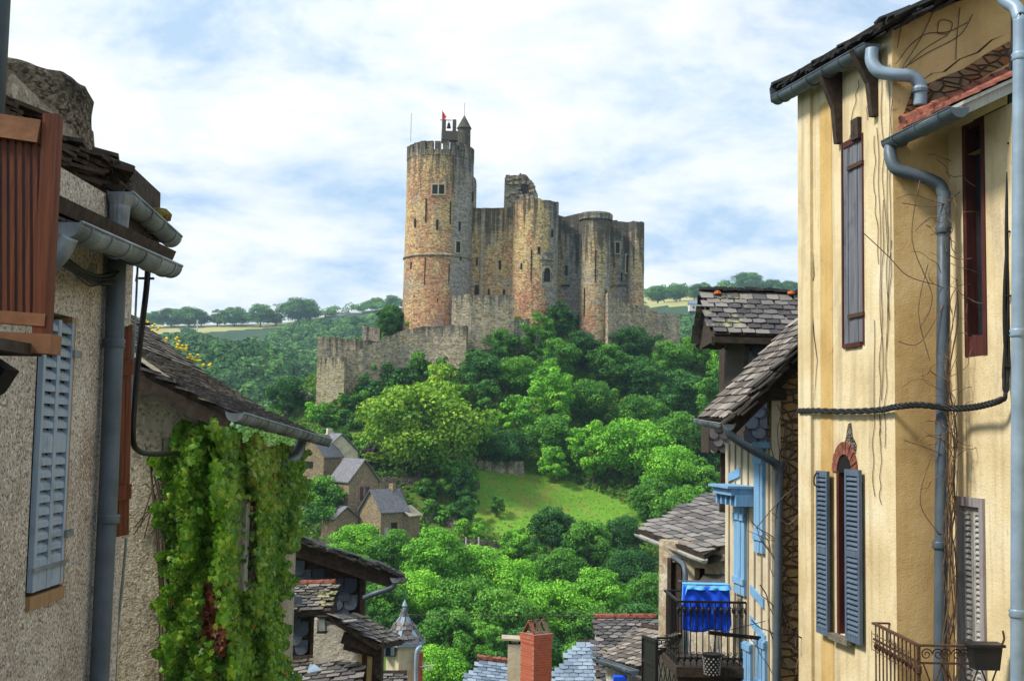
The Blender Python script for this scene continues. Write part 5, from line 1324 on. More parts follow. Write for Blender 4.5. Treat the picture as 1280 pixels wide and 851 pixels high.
# lower window with open louvred shutters and brick arch
h = hL; fr = MB(); W.box(fr, h[0] - .03, h[0] + .03, h[2], h[3] + .02, -.14, .012); W.box(fr, h[1] - .03, h[1] + .03, h[2], h[3] + .02, -.14, .012); W.box(fr, (h[0] + h[1]) / 2 - .02, (h[0] + h[1]) / 2 + .02, h[2], h[3], -.13, -.08); W.box(fr, h[0] + .03, h[1] - .03, h[2] + .75, h[2] + .79, -.13, -.08)
fo = fr.build('window_frame', m_redfr, yh); mb = MB(); W.box(mb, h[0] + .02, h[1] - .02, h[2], h[3], -.12, -.11); mb.build('pane', m_glass, fo)
mb = MB(); uc = (h[0] + h[1]) / 2; hw = (h[1] - h[0]) / 2 + .03
for k in range(9):
    a0 = math.pi * k / 9 + .03; a1 = math.pi * (k + 1) / 9 - .03; r0, r1 = hw - .02, hw + .11
    mb.slab([W.pt(uc + r0 * math.cos(a0), h[3] + r0 * math.sin(a0) * 1.1, -.08), W.pt(uc + r1 * math.cos(a0), h[3] + r1 * math.sin(a0) * 1.1, -.08), W.pt(uc + r1 * math.cos(a1), h[3] + r1 * math.sin(a1) * 1.1, -.08), W.pt(uc + r0 * math.cos(a1), h[3] + r0 * math.sin(a1) * 1.1, -.08)], W.n * .10)
mb.build('brick_arch', m_tile, yh)
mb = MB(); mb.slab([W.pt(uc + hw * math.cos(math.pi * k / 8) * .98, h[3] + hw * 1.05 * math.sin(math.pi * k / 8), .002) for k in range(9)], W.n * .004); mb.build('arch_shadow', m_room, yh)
mb = MB(); rn = random.Random(3); pts = []
for a_, b_ in ((1053, 562), (1057, 548), (1060, 530), (1064, 528), (1066, 545), (1071, 556), (1070, 566), (1062, 570)): u, z = W.uz(a_, b_, .003); pts.append(W.pt(u, z, .004))
mb.poly(pts); mb.build('plaster_scar', rubble('bare stone scar', (.12, .10, .08), (.30, .27, .22), (.2, .17, .14), (.05, .04, .03), 14), yh)
ls = [hole(WA, 1063, 586, 1083, 806), hole(WA, 1029, 588, 1044, 795)]
louvre(WA, yh, ls[0][0], ls[0][1], ls[0][2], ls[0][3], .04, m_bluegrey, 30, frame=.045, mids=((ls[0][2] + ls[0][3]) / 2 - .02,), th=.035)
louvre(WA, yh, ls[1][0], ls[1][1], ls[1][2], ls[1][3], .06, m_bluegrey, 30, frame=.035, mids=((ls[1][2] + ls[1][3]) / 2 - .02,), th=.035)
mb = MB(); WA.box(mb, hL[0] - .04, hL[1] + .08, hL[2] - .07, hL[2] - .005, -.05, .10); mb.build('window_sill', simple('mossy stone sill', (.16, .14, .11), .95, var=.5, scale=20), yh)
# eaves of the far block
gn = P(1091, 52, 12.4); u_, _ = WA.uz(1091, 60, .3)
gN = WA.pt(.0, 0, .30); dn = P(1088, 52, gN.y + .0); zN = dn.z
gA = Vector((P(1091, 55, 12.05).x, 12.05, P(1091, 55, 12.05).z)); gB = P(972, 118, 14.5)
gB = Vector((gB.x, gB.y, P(972, 122, gB.y).z)); gut = gutter(yh, gA, gB, .095, m_pipe)
mb = MB(); c = gB; mb.slab([c + Vector(v) for v in ((-.08, 0, -.06), (.02, 0, -.08), (.06, 0, .05), (-.02, 0, .10), (-.04, 0, .22), (-.10, 0, .12))], (0, .03, 0)); mb.build('torn_end', m_pipe, gut)
dg = (gB - gA); dg.normalize(); up_ = Vector((.80, .13, .42)).normalized()
E0 = gA - dg * .45 + Vector((.03, 0, .10)); E1 = gB + dg * .1 + Vector((.03, 0, .10))
rq = roof_quad(yh, E0, E1, E0 + up_ * 4.2, m_sl_old, .26, .15, seed=8, thick=.10, rounded=False)
rn = random.Random(10); mb = MB()
for k in range(46):                                  # ragged slate edge over the gutter and along the gable
    c = E0.lerp(E1, k / 45) + Vector((.02, 0, .02)); mb.box(c + Vector((rn.uniform(-.04, .06), 0, rn.uniform(0, .10))), rn.uniform(.2, .34), .14, .022, Euler((rn.uniform(-.1, .1), -.42, rn.uniform(-.2, .2))).to_matrix())
for k in range(60):
    c = E0 + up_ * (k / 60 * 4.2); mb.box(c + Vector((0, rn.uniform(-.08, .05), rn.uniform(-.05, .09))), .24, rn.uniform(.2, .4), .022, Euler((rn.uniform(-.1, .1), -.42, rn.uniform(-.3, .3))).to_matrix())
mb.build('edge_slates', m_sl_old, rq)
pA = P(1091, 62, 12.05); yy = 11.86
pipe(yh, [P(1090, 62, 12.02), P(1090, 78, 12.0), P(1100, 90, 11.95), P(1122, 94, 11.9), P(1140, 96, 11.9), P(1150, 108, 11.9), P(1150, 132, 11.92)], .068, m_zincb, sm=8)
mb = MB(); mb.lathe(P(1150, 112, 11.9), [(.075, -.03), (.085, 0), (.075, .03)], 14, cap=False); mb.build('pipe_collar', m_zincb, yh)
# wooden corbels
def strut(px0, py0, px1, py1, wtop, wbot):
    a, za = WA.uz(px0, py0, .12); b, zb = WA.uz(px1, py1, .02); mb = MB(); u = (a + b) / 2
    mb.slab([WA.pt(u - .045, zb, 0), WA.pt(u - .045, zb, wbot), WA.pt(u - .045, lerp(zb, za, .5), wbot + .04), WA.pt(u - .045, za, wtop), WA.pt(u - .045, za, 0)], WA.d * .09); mb.build('corbel', m_wood, yh)
strut(1086, 62, 1090, 148, .30, .07); strut(1043, 88, 1045, 182, .28, .07)
mb = MB(); WA.pbox(mb, 1063, 151, 1072, 172, 0, .05); mb.build('wooden_peg', m_wood, yh)
# near block eave: boards, rafters, gutter and terracotta edge
gC = P(1199, 135, 10.75); gD = P(1112, 178, 12.05); gut2 = gutter(yh, gC, gD, .095, m_pipe)
eO = Vector((.04, 0, .07)); rise = P(1262, 98, 10.9) - P(1199, 128, 10.75); upC = Vector((.86, .05, .42)).normalized(); EC = gC + eO; ED = Vector((gD.x + .05, gD.y - .10, gD.z + .07)); 
mb = MB(); mb.slab([EC, ED, ED + upC * 1.9, EC + upC * 1.9], Vector((0, 0, -.035))); eb = mb.build('eave_boards', m_palegrey, yh)
for k in range(5):
    c = EC.lerp(ED, (k + .3) / 5); mb = MB(); mb.bar(c + Vector((.02, 0, -.08)), c + upC * 1.9 + Vector((0, 0, -.08)), .07, .09); mb.build('rafter', m_palegrey, eb)
nrow = 11; rn = random.Random(6)
tl = MB()
for j in range(nrow):
    for i in range(9):
        c = ED.lerp(EC, (i + .5) / 9) + upC * (j * .17) + Vector((0, 0, .02 + .01 * rn.random())); d_ = (EC - ED).normalized()
        r0 = .075; nv = Vector((0, 0, 1)); pts = [c + d_ * (r0 * math.cos(math.pi * k / 5)) + nv * (r0 * .75 * math.sin(math.pi * k / 5)) for k in range(6)]
        tl.slab(pts, upC * .19 + nv * -.01)
tl.build('roof_tiles', m_tile, yh)
mb = MB()
for k in range(11):
    c = ED + upC * (k * .18 + .02) + Vector((0, -.12, .07)); mb.tube([c, c + upC * .2], [.085, .07], 9)
mb.build('verge_tiles', m_tile, yh)
mb = MB(); c0 = WB.at(1128, 156, .02); rb = []
for a_, b_ in ((1126, 152), (1150, 138), (1200, 112), (1262, 78), (1262, 52), (1235, 66), (1205, 86), (1175, 98), (1140, 114)): u, z = WB.uz(a_, b_, .012); rb.append(WB.pt(u, z, .012))
mb.poly(rb); mb.build('bare_masonry', rubble('bare reddish masonry', (.30, .12, .05), (.38, .24, .12), (.22, .17, .12), (.10, .075, .05), 6), yh)
pipe(yh, [P(1113, 184, 12.0), P(1113, 196, 11.95), P(1120, 211, 11.9), P(1140, 218, 11.85), P(1160, 224, 11.82), P(1175, 232, 11.80), P(1180, 246, 11.78)], .066, m_pipe, sm=7)
pp = [P(1180, 240, 11.78), P(1179, 400, 11.78), P(1177, 600, 11.78), P(1175, 851, 11.78), P(1174, 950, 11.78)]
pipe(yh, pp, .066, m_pipe, collars=[P(1179, 287, 11.78), P(1175, 680, 11.78)], straight=True)
# near block window, louvred door
h = hC; W = WC; fr = MB(); fw = .055
for a, b in ((h[0] - .01, h[0] + fw), (h[1] - fw, h[1] + .01)): W.box(fr, a, b, h[2], h[3], -.13, .012)
W.box(fr, h[0] + fw, h[1] - fw, h[2], h[2] + .20, -.13, .006); W.box(fr, h[0] + fw, h[1] - fw, h[3] - .06, h[3], -.13, .006)
fo = fr.build('window_frame', m_redfr, yh); mb = MB(); W.box(mb, h[0] + fw, h[1] - fw, h[2] + .2, h[3], -.11, -.10); mb.build('pane', m_glass, fo)
h = hD; fr = MB()
for a, b in ((h[0] - .05, h[0] + .02), (h[1] - .02, h[1] + .05)): W.box(fr, a, b, h[2], h[3] + .05, -.13, .03)
W.box(fr, h[0] + .02, h[1] - .02, h[3] - .04, h[3] + .05, -.13, .03); fr.build('door_frame', planked('mauve grey paint', (.20, .18, .19), (.34, .31, .31)), yh)
mz = (h[2] + h[3]) / 2
um = (h[0] + h[1]) / 2
for a, b in ((h[0] + .02, um - .004), (um + .004, h[1] - .02)): louvre(WC, yh, a, b, h[2] + .02, h[3] - .05, -.05, m_palegrey, 34, frame=.035, mids=(h[3] - 1.25,), th=.032)
# right edge pipe with swan neck
xe = P(1273, 500, 10.2)
pipe(yh, [P(1252, -8, 10.6), P(1258, 2, 10.55), P(1270, 10, 10.45), P(1274, 22, 10.4), P(1275, 40, 10.4), P(1274, 200, 10.4), P(1273, 500, 10.4), P(1272, 851, 10.4), P(1271, 950, 10.4)], .062, m_zincb, sm=5, collars=[P(1275, 70, 10.4), P(1273, 415, 10.4), P(1272, 765, 10.4)])
# cables ----------------------------------------------------------------
cbl = thing('twisted_cable', 'twisted black cable strung across the yellow house and rising to the roof', 'cable', P(1125, 510, 11.6))
path = [WA.at(1004, 513, .06) + (A1 - A0).normalized() * .15, WA.at(1020, 513, .06), WA.at(1060, 514, .06), WA.at(1100, 512, .06), P(1122, 508, 11.85), P(1150, 506, 11.75), P(1190, 510, 11.6), P(1215, 509, 11.3), P(1235, 505, 11.0), P(1252, 499, 10.9), P(1257, 490, 10.9), P(1258, 440, 10.95), P(1259, 350, 10.95), P(1262, 250, 10.95), P(1264, 150, 10.95), P(1268, 20, 10.95), P(1268, -20, 10.95)]
bp = bez(path, 10); 
for k in range(3):
    pts = []; 
    for i, q in enumerate(bp):
        a = (i * .9 if i < 100 else i * .17) + k * 2.1; rr = .020 if i < 105 else .024; pts.append(q + Vector((math.cos(a) * rr * (1 if i > 100 else .3), 0, math.sin(a) * rr * (1 if i < 100 else .3))))
    mb = MB(); mb.tube(pts, .017, 6); mb.build('strand', m_black, cbl, smooth=True)
for px, py in ((1262, 180), (1260, 290), (1259, 370), (1258, 458)):
    q = P(px, py, 10.93); mb = MB(); mb.tube([q + Vector((-.03, -.02, 0)), q + Vector((.10, -.02, 0))], .010, 5); mb.build('clip', m_iron, cbl)
# dead creeper stems -----------------------------------------------------
dv = thing('dead_vine', 'bare brown vine stems climbing the corner pipe of the yellow house', 'vine', P(1180, 700, 11.7))
rn = random.Random(21); mbs = MB()
for k in range(12):
    pts = []; px = 1187 + rn.uniform(-7, 9); py = 860; Y = 11.7 - rn.random() * .12
    py1 = rn.uniform(180, 600)
    while py > py1: pts.append(P(px, py, Y)); py -= rn.uniform(30, 70); px = 1188 + rn.uniform(-10, 10) + (rn.uniform(-12, 10) if py < 330 else 0)
    if len(pts) > 2: mbs.tube(bez(pts, 4), rn.uniform(.003, .009), 5)
mbs.build('main_stems', simple('dead vine stems', (.10, .07, .048), .9, var=.5, scale=20), dv)
mbt = MB()
for k in range(50):
    p0 = (1186 + rn.uniform(-10, 12), rn.uniform(190, 620)); a = rn.uniform(0, 6.28); L_ = rn.uniform(20, 70); pts = [P(p0[0], p0[1], 11.68)]; px, py = p0
    for s_ in range(4): a += rn.uniform(-.9, .9); px += math.cos(a) * L_ / 4; py += math.sin(a) * L_ / 4; pts.append(P(px, py, 11.68 - rn.random() * .2))
    mbt.tube(bez(pts, 4), rn.uniform(.0025, .005), 4)
for (pp_) in ([(1080, 292), (1110, 320), (1135, 345), (1174, 357)], [(1150, 225), (1140, 300), (1165, 370), (1150, 410)], [(1128, 254), (1170, 258), (1200, 240)], [(1160, 330), (1148, 390), (1162, 450)], [(1123, 427), (1150, 428), (1180, 380)], [(1175, 540), (1150, 620), (1168, 660), (1178, 667)], [(1130, 550), (1165, 562), (1180, 570)]):
    mbt.tube(bez([P(a, b, 11.72) for a, b in pp_], 6), .0055, 5)
mbt.build('twigs', simple('dry twigs', (.15, .10, .065), .9, var=.5, scale=20), dv)
dw = thing('wall_tendrils', 'thin dead tendrils trailing down the yellow street face and gable', 'vine', WA.pt(.2, 0, 0)); mbt = MB()
def trail(W, px0, py0, px1, py1, wob, r, n=10):
    pts = []
    for i in range(n + 1):
        t_ = i / n; u, z = W.uz(lerp(px0, px1, t_) + rn.uniform(-wob, wob), lerp(py0, py1, t_), .01); pts.append(W.pt(u, z, .012))
    mbt.tube(bez(pts, 3), r, 4)
for (a, b, c, d_) in ((1097, 160, 1103, 500), (1100, 60, 1108, 320), (1111, 90, 1109, 440), (1104, 250, 1099, 540), (1113, 300, 1106, 560), (1092, 170, 1097, 330), (1094, 400, 1092, 620), (1100, 520, 1101, 630), (1074, 100, 1060, 190), (1087, 80, 1084, 150), (1115, 120, 1112, 400)): trail(WA, a, b, c, d_, 2.0, .004)
for pp_ in ([(1120, 80), (1140, 55), (1160, 42), (1185, 40), (1210, 28)], [(1122, 60), (1130, 20), (1140, 8)], [(1132, 84), (1155, 62), (1185, 44)], [(1172, 42), (1175, 26), (1190, 28), (1186, 42), (1172, 42)], [(1124, 90), (1150, 50), (1168, 12)], [(1200, 10), (1196, 50), (1195, 75)], [(1128, 86), (1160, 66), (1200, 44), (1216, 18)]):
    mbt.tube(bez([WB.at(a, b, .012) for a, b in pp_], 6), .0045, 4)
mbt.build('tendrils', simple('grey tendrils', (.13, .095, .07), .9), dw)
hk = MB()
for a, b in ((1030, 594), (1003, 797)): q = WA.at(a, b, .03); hk.tube(bez([q, q + WA.n * .1 + Vector((0, 0, .02)), q + WA.n * .12 + Vector((0, 0, -.10)), q + WA.n * .05 + Vector((0, 0, -.14))], 5), .009, 5)
hk.build('shutter_hook', m_iron, yh)
# crack lines in the plaster
ck = MB()
def crack(W, pts, wd):
    q = [W.uz(a, b, .002) for a, b in pts]; L_ = []; R_ = []
    for i, (u, z) in enumerate(q): w0 = wd * (1 if 0 < i < len(q) - 1 else .2) * rn.uniform(.5, 1.3); L_.append(W.pt(u - w0, z, .008)); R_.append(W.pt(u + w0, z, .008))
    for i in range(len(q) - 1): ck.quad(L_[i], R_[i], R_[i + 1], L_[i + 1])
crack(WA, [(1017, 315), (1018, 345), (1014, 360), (1016, 390), (1018, 420), (1022, 450), (1018, 500)], .012); crack(WA, [(1087, 546), (1087, 562)], .010); crack(WA, [(1101, 536), (1100, 556)], .012)
crack(WA, [(1008, 555), (1007, 575), (1009, 600), (1010, 640)], .010); crack(WA, [(1047, 427), (1042, 434), (1041, 440), (1030, 446)], .004); crack(WA, [(1024, 446), (1035, 447)], .004)
crack(WB, [(1150, 103), (1165, 92), (1180, 90), (1200, 74), (1222, 66), (1240, 50), (1256, 44)], .012)
ck.build('plaster_crack', m_room, yh)
# balcony ----------------------------------------------------------------
bl = thing('iron_balcony', 'rusty wrought iron balcony railing with scroll panel on the yellow house', 'balcony', P(1170, 850, 11.2))
zr = P(1148, 806, 10.96).z; fN = Vector((P(1148, 806, 10.96).x, 10.96, zr)); fB = P(1092, 784, 12.15); fB = Vector((fB.x, 12.15, zr + .01)); uR, _ = WC.uz(1250, 806); fR = Vector((P(1250, 806, 10.96).x, 10.96, zr))
drop = 1.0
mb = MB(); mb.bar(fB, fN, .045, .018); mb.bar(fN, fR, .045, .018); mb.bar(fB, fB + Vector((.42, 0, 0)), .04, .016); mb.build('handrail', m_rust, bl)
for dz in (-.16, -.92): mb = MB(); mb.bar(fB + Vector((0, 0, dz)), fN + Vector((0, 0, dz)), .018); mb.bar(fN + Vector((0, 0, dz)), fR + Vector((0, 0, dz)), .018); mb.build('cross_rail', m_rust, bl)
for e in (fN,):
    mb = MB(); mb.bar(e, e + Vector((0, 0, -drop)), .03, .03, up=(0, 1, 0)); mb.lathe(e + Vector((0, 0, -.22)), [(.012, -.05), (.03, -.03), (.03, .03), (.012, .05)], 8); mb.build('corner_post', m_rust, bl)
for k in range(11):
    c = fB.lerp(fN, (k + .6) / 11.5); mb = MB(); mb.tube([c, c + Vector((0, 0, -drop))], .008, 6)
    for dz in (-.22, -.60): mb.lathe(c + Vector((0, 0, dz)), [(.008, -.04), (.018, -.02), (.024, 0), (.018, .02), (.008, .04)], 8)
    mb.build('baluster', m_rust, bl)
def scroll(c, d, r, turns=1.6, flip=1):
    pts = []
    for i in range(30):
        a = i / 29 * turns * 6.283; q = r * (1 - i / 36); pts.append(c + d * (q * math.cos(a) * flip) + Vector((0, 0, q * math.sin(a))))
    return pts
W_ = fR.x - fN.x; dX = Vector((1, 0, 0)); sc = MB()
for k, fx in enumerate((.17, .40, .63, .86)):
    c = fN + dX * (W_ * fx); sc.tube(bez([c + Vector((-.09, 0, -.16)), c + Vector((.0, 0, -.42)), c + Vector((.09, 0, -.9))], 6), .008, 5); sc.tube(bez([c + Vector((.09, 0, -.16)), c + Vector((0, 0, -.42)), c + Vector((-.09, 0, -.9))], 6), .008, 5)
    sc.tube(scroll(c + Vector((-.055, 0, -.08)), dX, .055), .006, 4); sc.tube(scroll(c + Vector((.055, 0, -.08)), dX, .055, flip=-1), .006, 4)
sc.build('scrollwork', m_rust, bl)
mb = MB(); mb.slab([fB + Vector((0, 0, -drop)), fN + Vector((0, 0, -drop)), fR + Vector((0, 0, -drop)), fR + Vector((0, 1.1, -drop))], (0, 0, -.10)); mb.build('floor_slab', m_wood, bl)
wb = MB(); 
for dz in (-.09, -.17, -.25): wb.tube([fB + Vector((-.04, -.1, dz)), fN + Vector((-.06, .1, dz))] , .005, 4)
for k in range(7): c = (fB + Vector((-.05, -.1, 0))).lerp(fN + Vector((-.06, .1, 0)), k / 6); wb.tube([c + Vector((0, 0, -.06)), c + Vector((0, 0, -.26))], .004, 4)
tag(wb.build('flower_rack', m_rust), 'empty wire flower rack hooked on the left side of the rusty balcony', 'flower rack')
pb = thing('planter', 'black plastic trough hanging at the right end of the rusty balcony', 'planter', P(1235, 838, 10.8))
c = P(1236, 807, 10.82); mb = MB(); pr = [(-.15, 0), (.13, 0), (.10, -.22), (-.12, -.22)]; mb.slab([c + Vector((a, 0, b)) for a, b in pr], (0, .16, 0)); mb.box(c + Vector((-.01, .08, 0)), .32, .20, .025); mb.build('trough', simple('black plastic', (.018, .018, .02), .45), pb)
mb = MB(); mb.tube(bez([c + Vector((.10, 0, -.01)), c + Vector((.14, 0, .06)), c + Vector((.13, 0, .14))], 4), .01, 5); mb.build('hook', m_rust, pb)
# ------------------------------------------------------------------ middle right: half timbered house with blue shutters
YD = 16.0; dx = P(966, 600, YD).x
dfar = (dx + .15 * YD) / ((908 - 640) / F + .15)
WD = Wall((dx, YD), (dx - .15 * (dfar - YD), dfar)); WE = Wall((dx, YD), (dx + 3.0, YD))
bh = thing('timbered_house', 'cream half timbered house with sky blue shutters, tucked behind the yellow house', 'house', (dx, YD, -8))
def ver(px): return float(np.interp(px, [880, 915, 1003, 1060], [527, 523, 432, 372]))
zD = P(940, 555, 17).z
mb = MB(); WD.panel(mb, 0, WD.L, -10, zD + .0); mb.build('street_wall', m_cream, bh)
mb = MB(); z0 = P(966, 505, YD).z
WE.panel(mb, 0, 3.0, -10, 1, top=lambda u: P(966, 482, YD).z + u * .95); mb.build('gable_wall', m_rub, bh)
mb = MB(); WE.box(mb, -.02, .10, -10, z0 + .05, -.02, .03); mb.build('corner_plaster', m_cream, bh)
# boards between studs
mb = MB(); L_ = WD.L
for k in range(7): WD.box(mb, L_ * (k + .4) / 7.2, L_ * (k + .4) / 7.2 + .035, -8, zD, 0, .018)
mb.build('studs', planked('grey timber stud', (.22, .17, .11), (.38, .31, .21)), bh)
def dbox(name, mat, *r, o0=0, o1=.05):
    mb = MB()
    for q in r: WD.pbox(mb, *q, o0, o1)
    return mb.build(name, mat, bh)
def shut(px0, py0, px1, py1, n=3):
    u0, a = WD.uz(px0, py0, .05); u1, b = WD.uz(px1, py1, .05); u0, u1 = min(u0, u1), max(u0, u1); z0, z1 = min(a, b), max(a, b); mb = MB(); w = (u1 - u0) / n
    for i in range(n): WD.box(mb, u0 + i * w + .006, u0 + (i + 1) * w - .006, z0, z1, .0, .05 + .006 * (i % 2))
    for f_ in (.12, .85): WD.box(mb, u0, u1, lerp(z0, z1, f_), lerp(z0, z1, f_) + .09, .05, .075)
    return mb.build('shutter', m_skyblue, bh)
shut(942, 560, 953, 692); shut(917, 632, 930, 745); shut(944, 795, 956, 870); shut(928, 800, 938, 870, 2)
dbox('window_head', m_skyblue, (940, 552, 957, 560), o1=.09)
mb = MB()
for (a, b) in (((956, 760), (940, 742)), ((958, 806), (940, 780)), ((927, 595), (912, 602)), ((930, 630), (912, 618))):
    mb = MB(); u0, z0_ = WD.uz(*a); u1, z1_ = WD.uz(*b); mb.slab([WD.pt(u0, z0_, 0), WD.pt(u1, z1_, 0), WD.pt(u1, z1_ + .13, 0), WD.pt(u0, z0_ + .13, 0)], WD.n * .03); mb.build('painted_brace', m_skyblue, bh)
mb = MB(); u0, za = WD.uz(910, 624, .1); u1, zb = WD.uz(934, 604, .1); u0, u1 = min(u0, u1), max(u0, u1)
WD.box(mb, u0, u1, za + .10, za + .20, 0, .34); 
for k in range(5): u = lerp(u0, u1, k / 4); WD.box(mb, u - .03, u + .03, za - .05, za + .11, 0, .28)
WD.box(mb, u0 - .03, u1 + .03, za + .20, za + .235, 0, .40); mb.build('door_hood', m_skyblue, bh)
# roof with its slate verge, gutter and long slanted downpipe
e0 = P(908, 524, YD - .25); e1 = P(872, 523, 17.9); tp = P(1003, 428, YD - .25); up = (tp - e0); up = up * 1.5
roof_quad(bh, e0, e1, e0 + up, m_sl_brown, .26, .15, seed=40, thick=.10, rounded=False)
mb = MB(); rn = random.Random(12)
for k in range(70):
    c = e0 + up * (k / 70); mb.box(c + Vector((rn.uniform(-.02, .04), rn.uniform(-.1, .05), rn.uniform(-.10, .07) + .05 * math.sin(k * .4))), rn.uniform(.22, .38), rn.uniform(.2, .3), .022, Euler((0, -.70 + rn.uniform(-.12, .12), rn.uniform(-.2, .2))).to_matrix())
mb.build('verge_slates', m_sl_brown, bh)
mb = MB(); mb.bar(e0 + up * .02 + Vector((0, .1, -.22)), e0 + up + Vector((0, .1, -.22)), .08, .16); mb.tube([P(960, 493, YD - .1), P(982, 493, YD - .1)], .08, 10); mb.build('purlin', m_wood, bh)
ga = P(911, 530, YD - .35); gb = P(874, 524, 17.7); gutter(bh, ga, gb, .085, m_zinc)
pipe(bh, [P(908, 534, YD - .3), P(914, 544, YD - .3), P(940, 562, YD - .25), P(966, 577, YD - .12), P(973, 584, YD - .1), P(974, 600, YD - .1), P(971, 851, YD - .1), P(970, 950, YD - .1)], .055, m_pipe, sm=6)
mb = MB(); rn = random.Random(31)
for k in range(38):
    px = rn.uniform(972, 1003); py = rn.uniform(560, 860); pts = []; a = rn.uniform(1.0, 2.2)
    for s_ in range(6): pts.append(P(px, py, YD - .04 - rn.random() * .08)); a += rn.uniform(-.6, .6); px += math.cos(a) * 12; py -= math.sin(a) * 16
    mb.tube(bez(pts, 3), rn.uniform(.004, .009), 4)
for pp_ in ([(945, 660), (975, 625), (998, 605)], [(960, 545), (975, 590), (990, 560), (990, 530)], [(965, 640), (985, 655), (1000, 640)]): mb.tube(bez([P(a, b, YD - .15) for a, b in pp_], 5), .007, 4)
tag(mb.build('bare_creeper', simple('bare creeper', (.14, .10, .075), .9), None, origin=P(985, 700, YD)), 'bare creeper stems tangled over the ochre stone gable beside the slanted pipe', 'creeper')
# ------------------------------------------------------------------ slate hung dormer house behind
YT = 21.0; dt = thing('slate_tower_house', 'slate hung upper storey with a lichened scallop slate roof behind the timbered house', 'house', P(950, 470, YT))
W1 = Wall((P(931, 450, YT).x, YT), (P(1040, 450, YT).x, YT)); zb_ = P(930, 560, YT).z; zt_ = P(930, 412, YT).z
mb = MB(); mb.box((W1.pt(W1.L / 2, 0).x, YT + 1.3, (zb_ + zt_) / 2), W1.L, 2.6, zt_ - zb_); wl = mb.build('wall', m_wood, dt)
tiles('wall_slates', W1.pt(-.02, zb_, .02), W1.d, (0, 0, 1), int(W1.L / .27) + 1, int((zt_ - zb_) / .18), .27, .18, m_sl_dark, wl, True, 3, .6)
EL = P(893, 417, YT - .35); ER = P(1020, 421, YT - .35); RLp = P(893, 363, YT + .75); RLp.x = EL.x + .02
rf = roof_quad(dt, EL, ER, RLp, m_sl_lich, .25, .16, seed=9, thick=.09)
RR = RLp + (ER - EL); roof_quad(dt, RLp + Vector((0, 2 * (RLp.y - EL.y) * 0 + 1.1, -1.0)) , RR + Vector((0, 1.1, -1.0)), RLp, m_sl_lich, .27, .125, seed=19, thick=.08)
mb = MB(); mb.poly([EL + Vector((.05, .05, -.1)), RLp + Vector((.05, 0, -.08)), RLp + Vector((.05, 1.1, -1.05))]); mb.slab([EL + Vector((-.05, 0, -.05)), RLp + Vector((-.05, 0, -.02)), RLp + Vector((-.05, 0, -.2)), EL + Vector((-.05, 0, -.2))], (.06, 0, 0)); mb.build('gable_end', m_wood, dt)
m_olich = simple('orange lichen', (.48, .13, .03), .9, var=.5, scale=25, bump=.6); mb = MB(); rn = random.Random(4)
for k in range(14): c = RLp.lerp(RR, k / 13.0); mb.box(c + Vector((0, 0, .03 + rn.uniform(-.02, .02))), .24, .2, .05, Euler((rn.uniform(-.1, .1), rn.uniform(-.1, .1), rn.uniform(-.2, .2))).to_matrix())
mb.build('ridge_stones', m_sl_lich, rf); mb = MB()
for px, py in ((897, 366), (989, 366)): mb = MB(); mb.lathe(P(px, py, YT + .6), [(.01, -.04), (.075, -.02), (.065, .02), (.01, .04)], 8); mb.build('lichen_patch', m_olich, rf)
mb = MB(); mb.slab([EL + Vector((-.02, -.02, -.16)), ER + Vector((0, -.02, -.16)), ER + Vector((0, -.02, -.05)), EL + Vector((-.02, -.02, -.05))], (0, .05, 0)); mb.build('fascia', m_wood, dt)
mb = MB(); a = P(934, 424, YT - .1); mb.bar(a, P(930, 480, YT - .1), .09, .09, up=(0, 1, 0)); mb.build('corner_board', m_wood, dt)
# little slate hung bay below the gutter
sb = thing('slate_bay', 'small lichened slate hung bay just below the end of the zinc gutter', 'bay', P(895, 560, 19.5)); W2 = Wall((P(886, 550, 19.5).x, 19.5), (P(908, 550, 19.5).x, 19.5))
z0_, z1_ = P(890, 566, 19.5).z, P(890, 530, 19.5).z; mb = MB(); mb.box((W2.pt(W2.L / 2, 0).x, 19.9, (z0_ + z1_) / 2), W2.L, .8, z1_ - z0_); q = mb.build('box', m_wood, sb)
tiles('wall_slates', W2.pt(0, z0_, .01), W2.d, (0, 0, 1), 2, 4, .16, .115, m_sl_lich, q, True, 5)
mb = MB(); mb.bar(P(905, 560, 19.6), P(903, 640, 19.6), .10, .10, up=(0, 1, 0)); mb.build('post', m_wood, sb)
# ------------------------------------------------------------------ house with the grey slate roof
YF = 23.0; fh = thing('slate_roofed_house', 'pale rough house with a wide grey slate roof sweeping down to the left', 'house', P(860, 760, YF))
EL = P(796, 661, 25.2); ER = P(880, 693, YF - .4); RL = P(908, 607, 27.5)
roof_quad(fh, EL, ER, RL, slate_tint('grey schist slate', [(.1, (.06, .056, .056)), (.45, (.145, .135, .13)), (.9, (.27, .25, .23))], .75), .34, .20, seed=50, thick=.08, rounded=False, jit=1.0)
W3 = Wall((P(826, 720, YF + .6).x, YF + .9), (P(905, 720, YF).x, YF - .1)); mb = MB(); h1 = (W3.uz(838, 795)[0], W3.uz(849, 795)[0], W3.uz(840, 795)[1], W3.uz(840, 702)[1]); h2 = (W3.uz(868, 720)[0], W3.uz(881, 720)[0], W3.uz(870, 726)[1], W3.uz(870, 709)[1])
W3.panel(mb, 0, W3.L, -14, P(850, 686, YF).z + .1, holes=[h1, h2], reveal=.2, thick=.5); mb.build('wall', plaster('crumbling pale plaster', (.50, .42, .30), (.26, .18, .10), (.62, .56, .45), streak=.3, speck=.3, bump=1, fine=14, stain=(.22, .14, .08)), fh)
for h in (h1, h2): mb = MB(); W3.box(mb, h[0] - .05, h[1] + .05, h[2] - .05, h[3] + .05, -.3, -.21); mb.build('window_recess', m_room, fh)
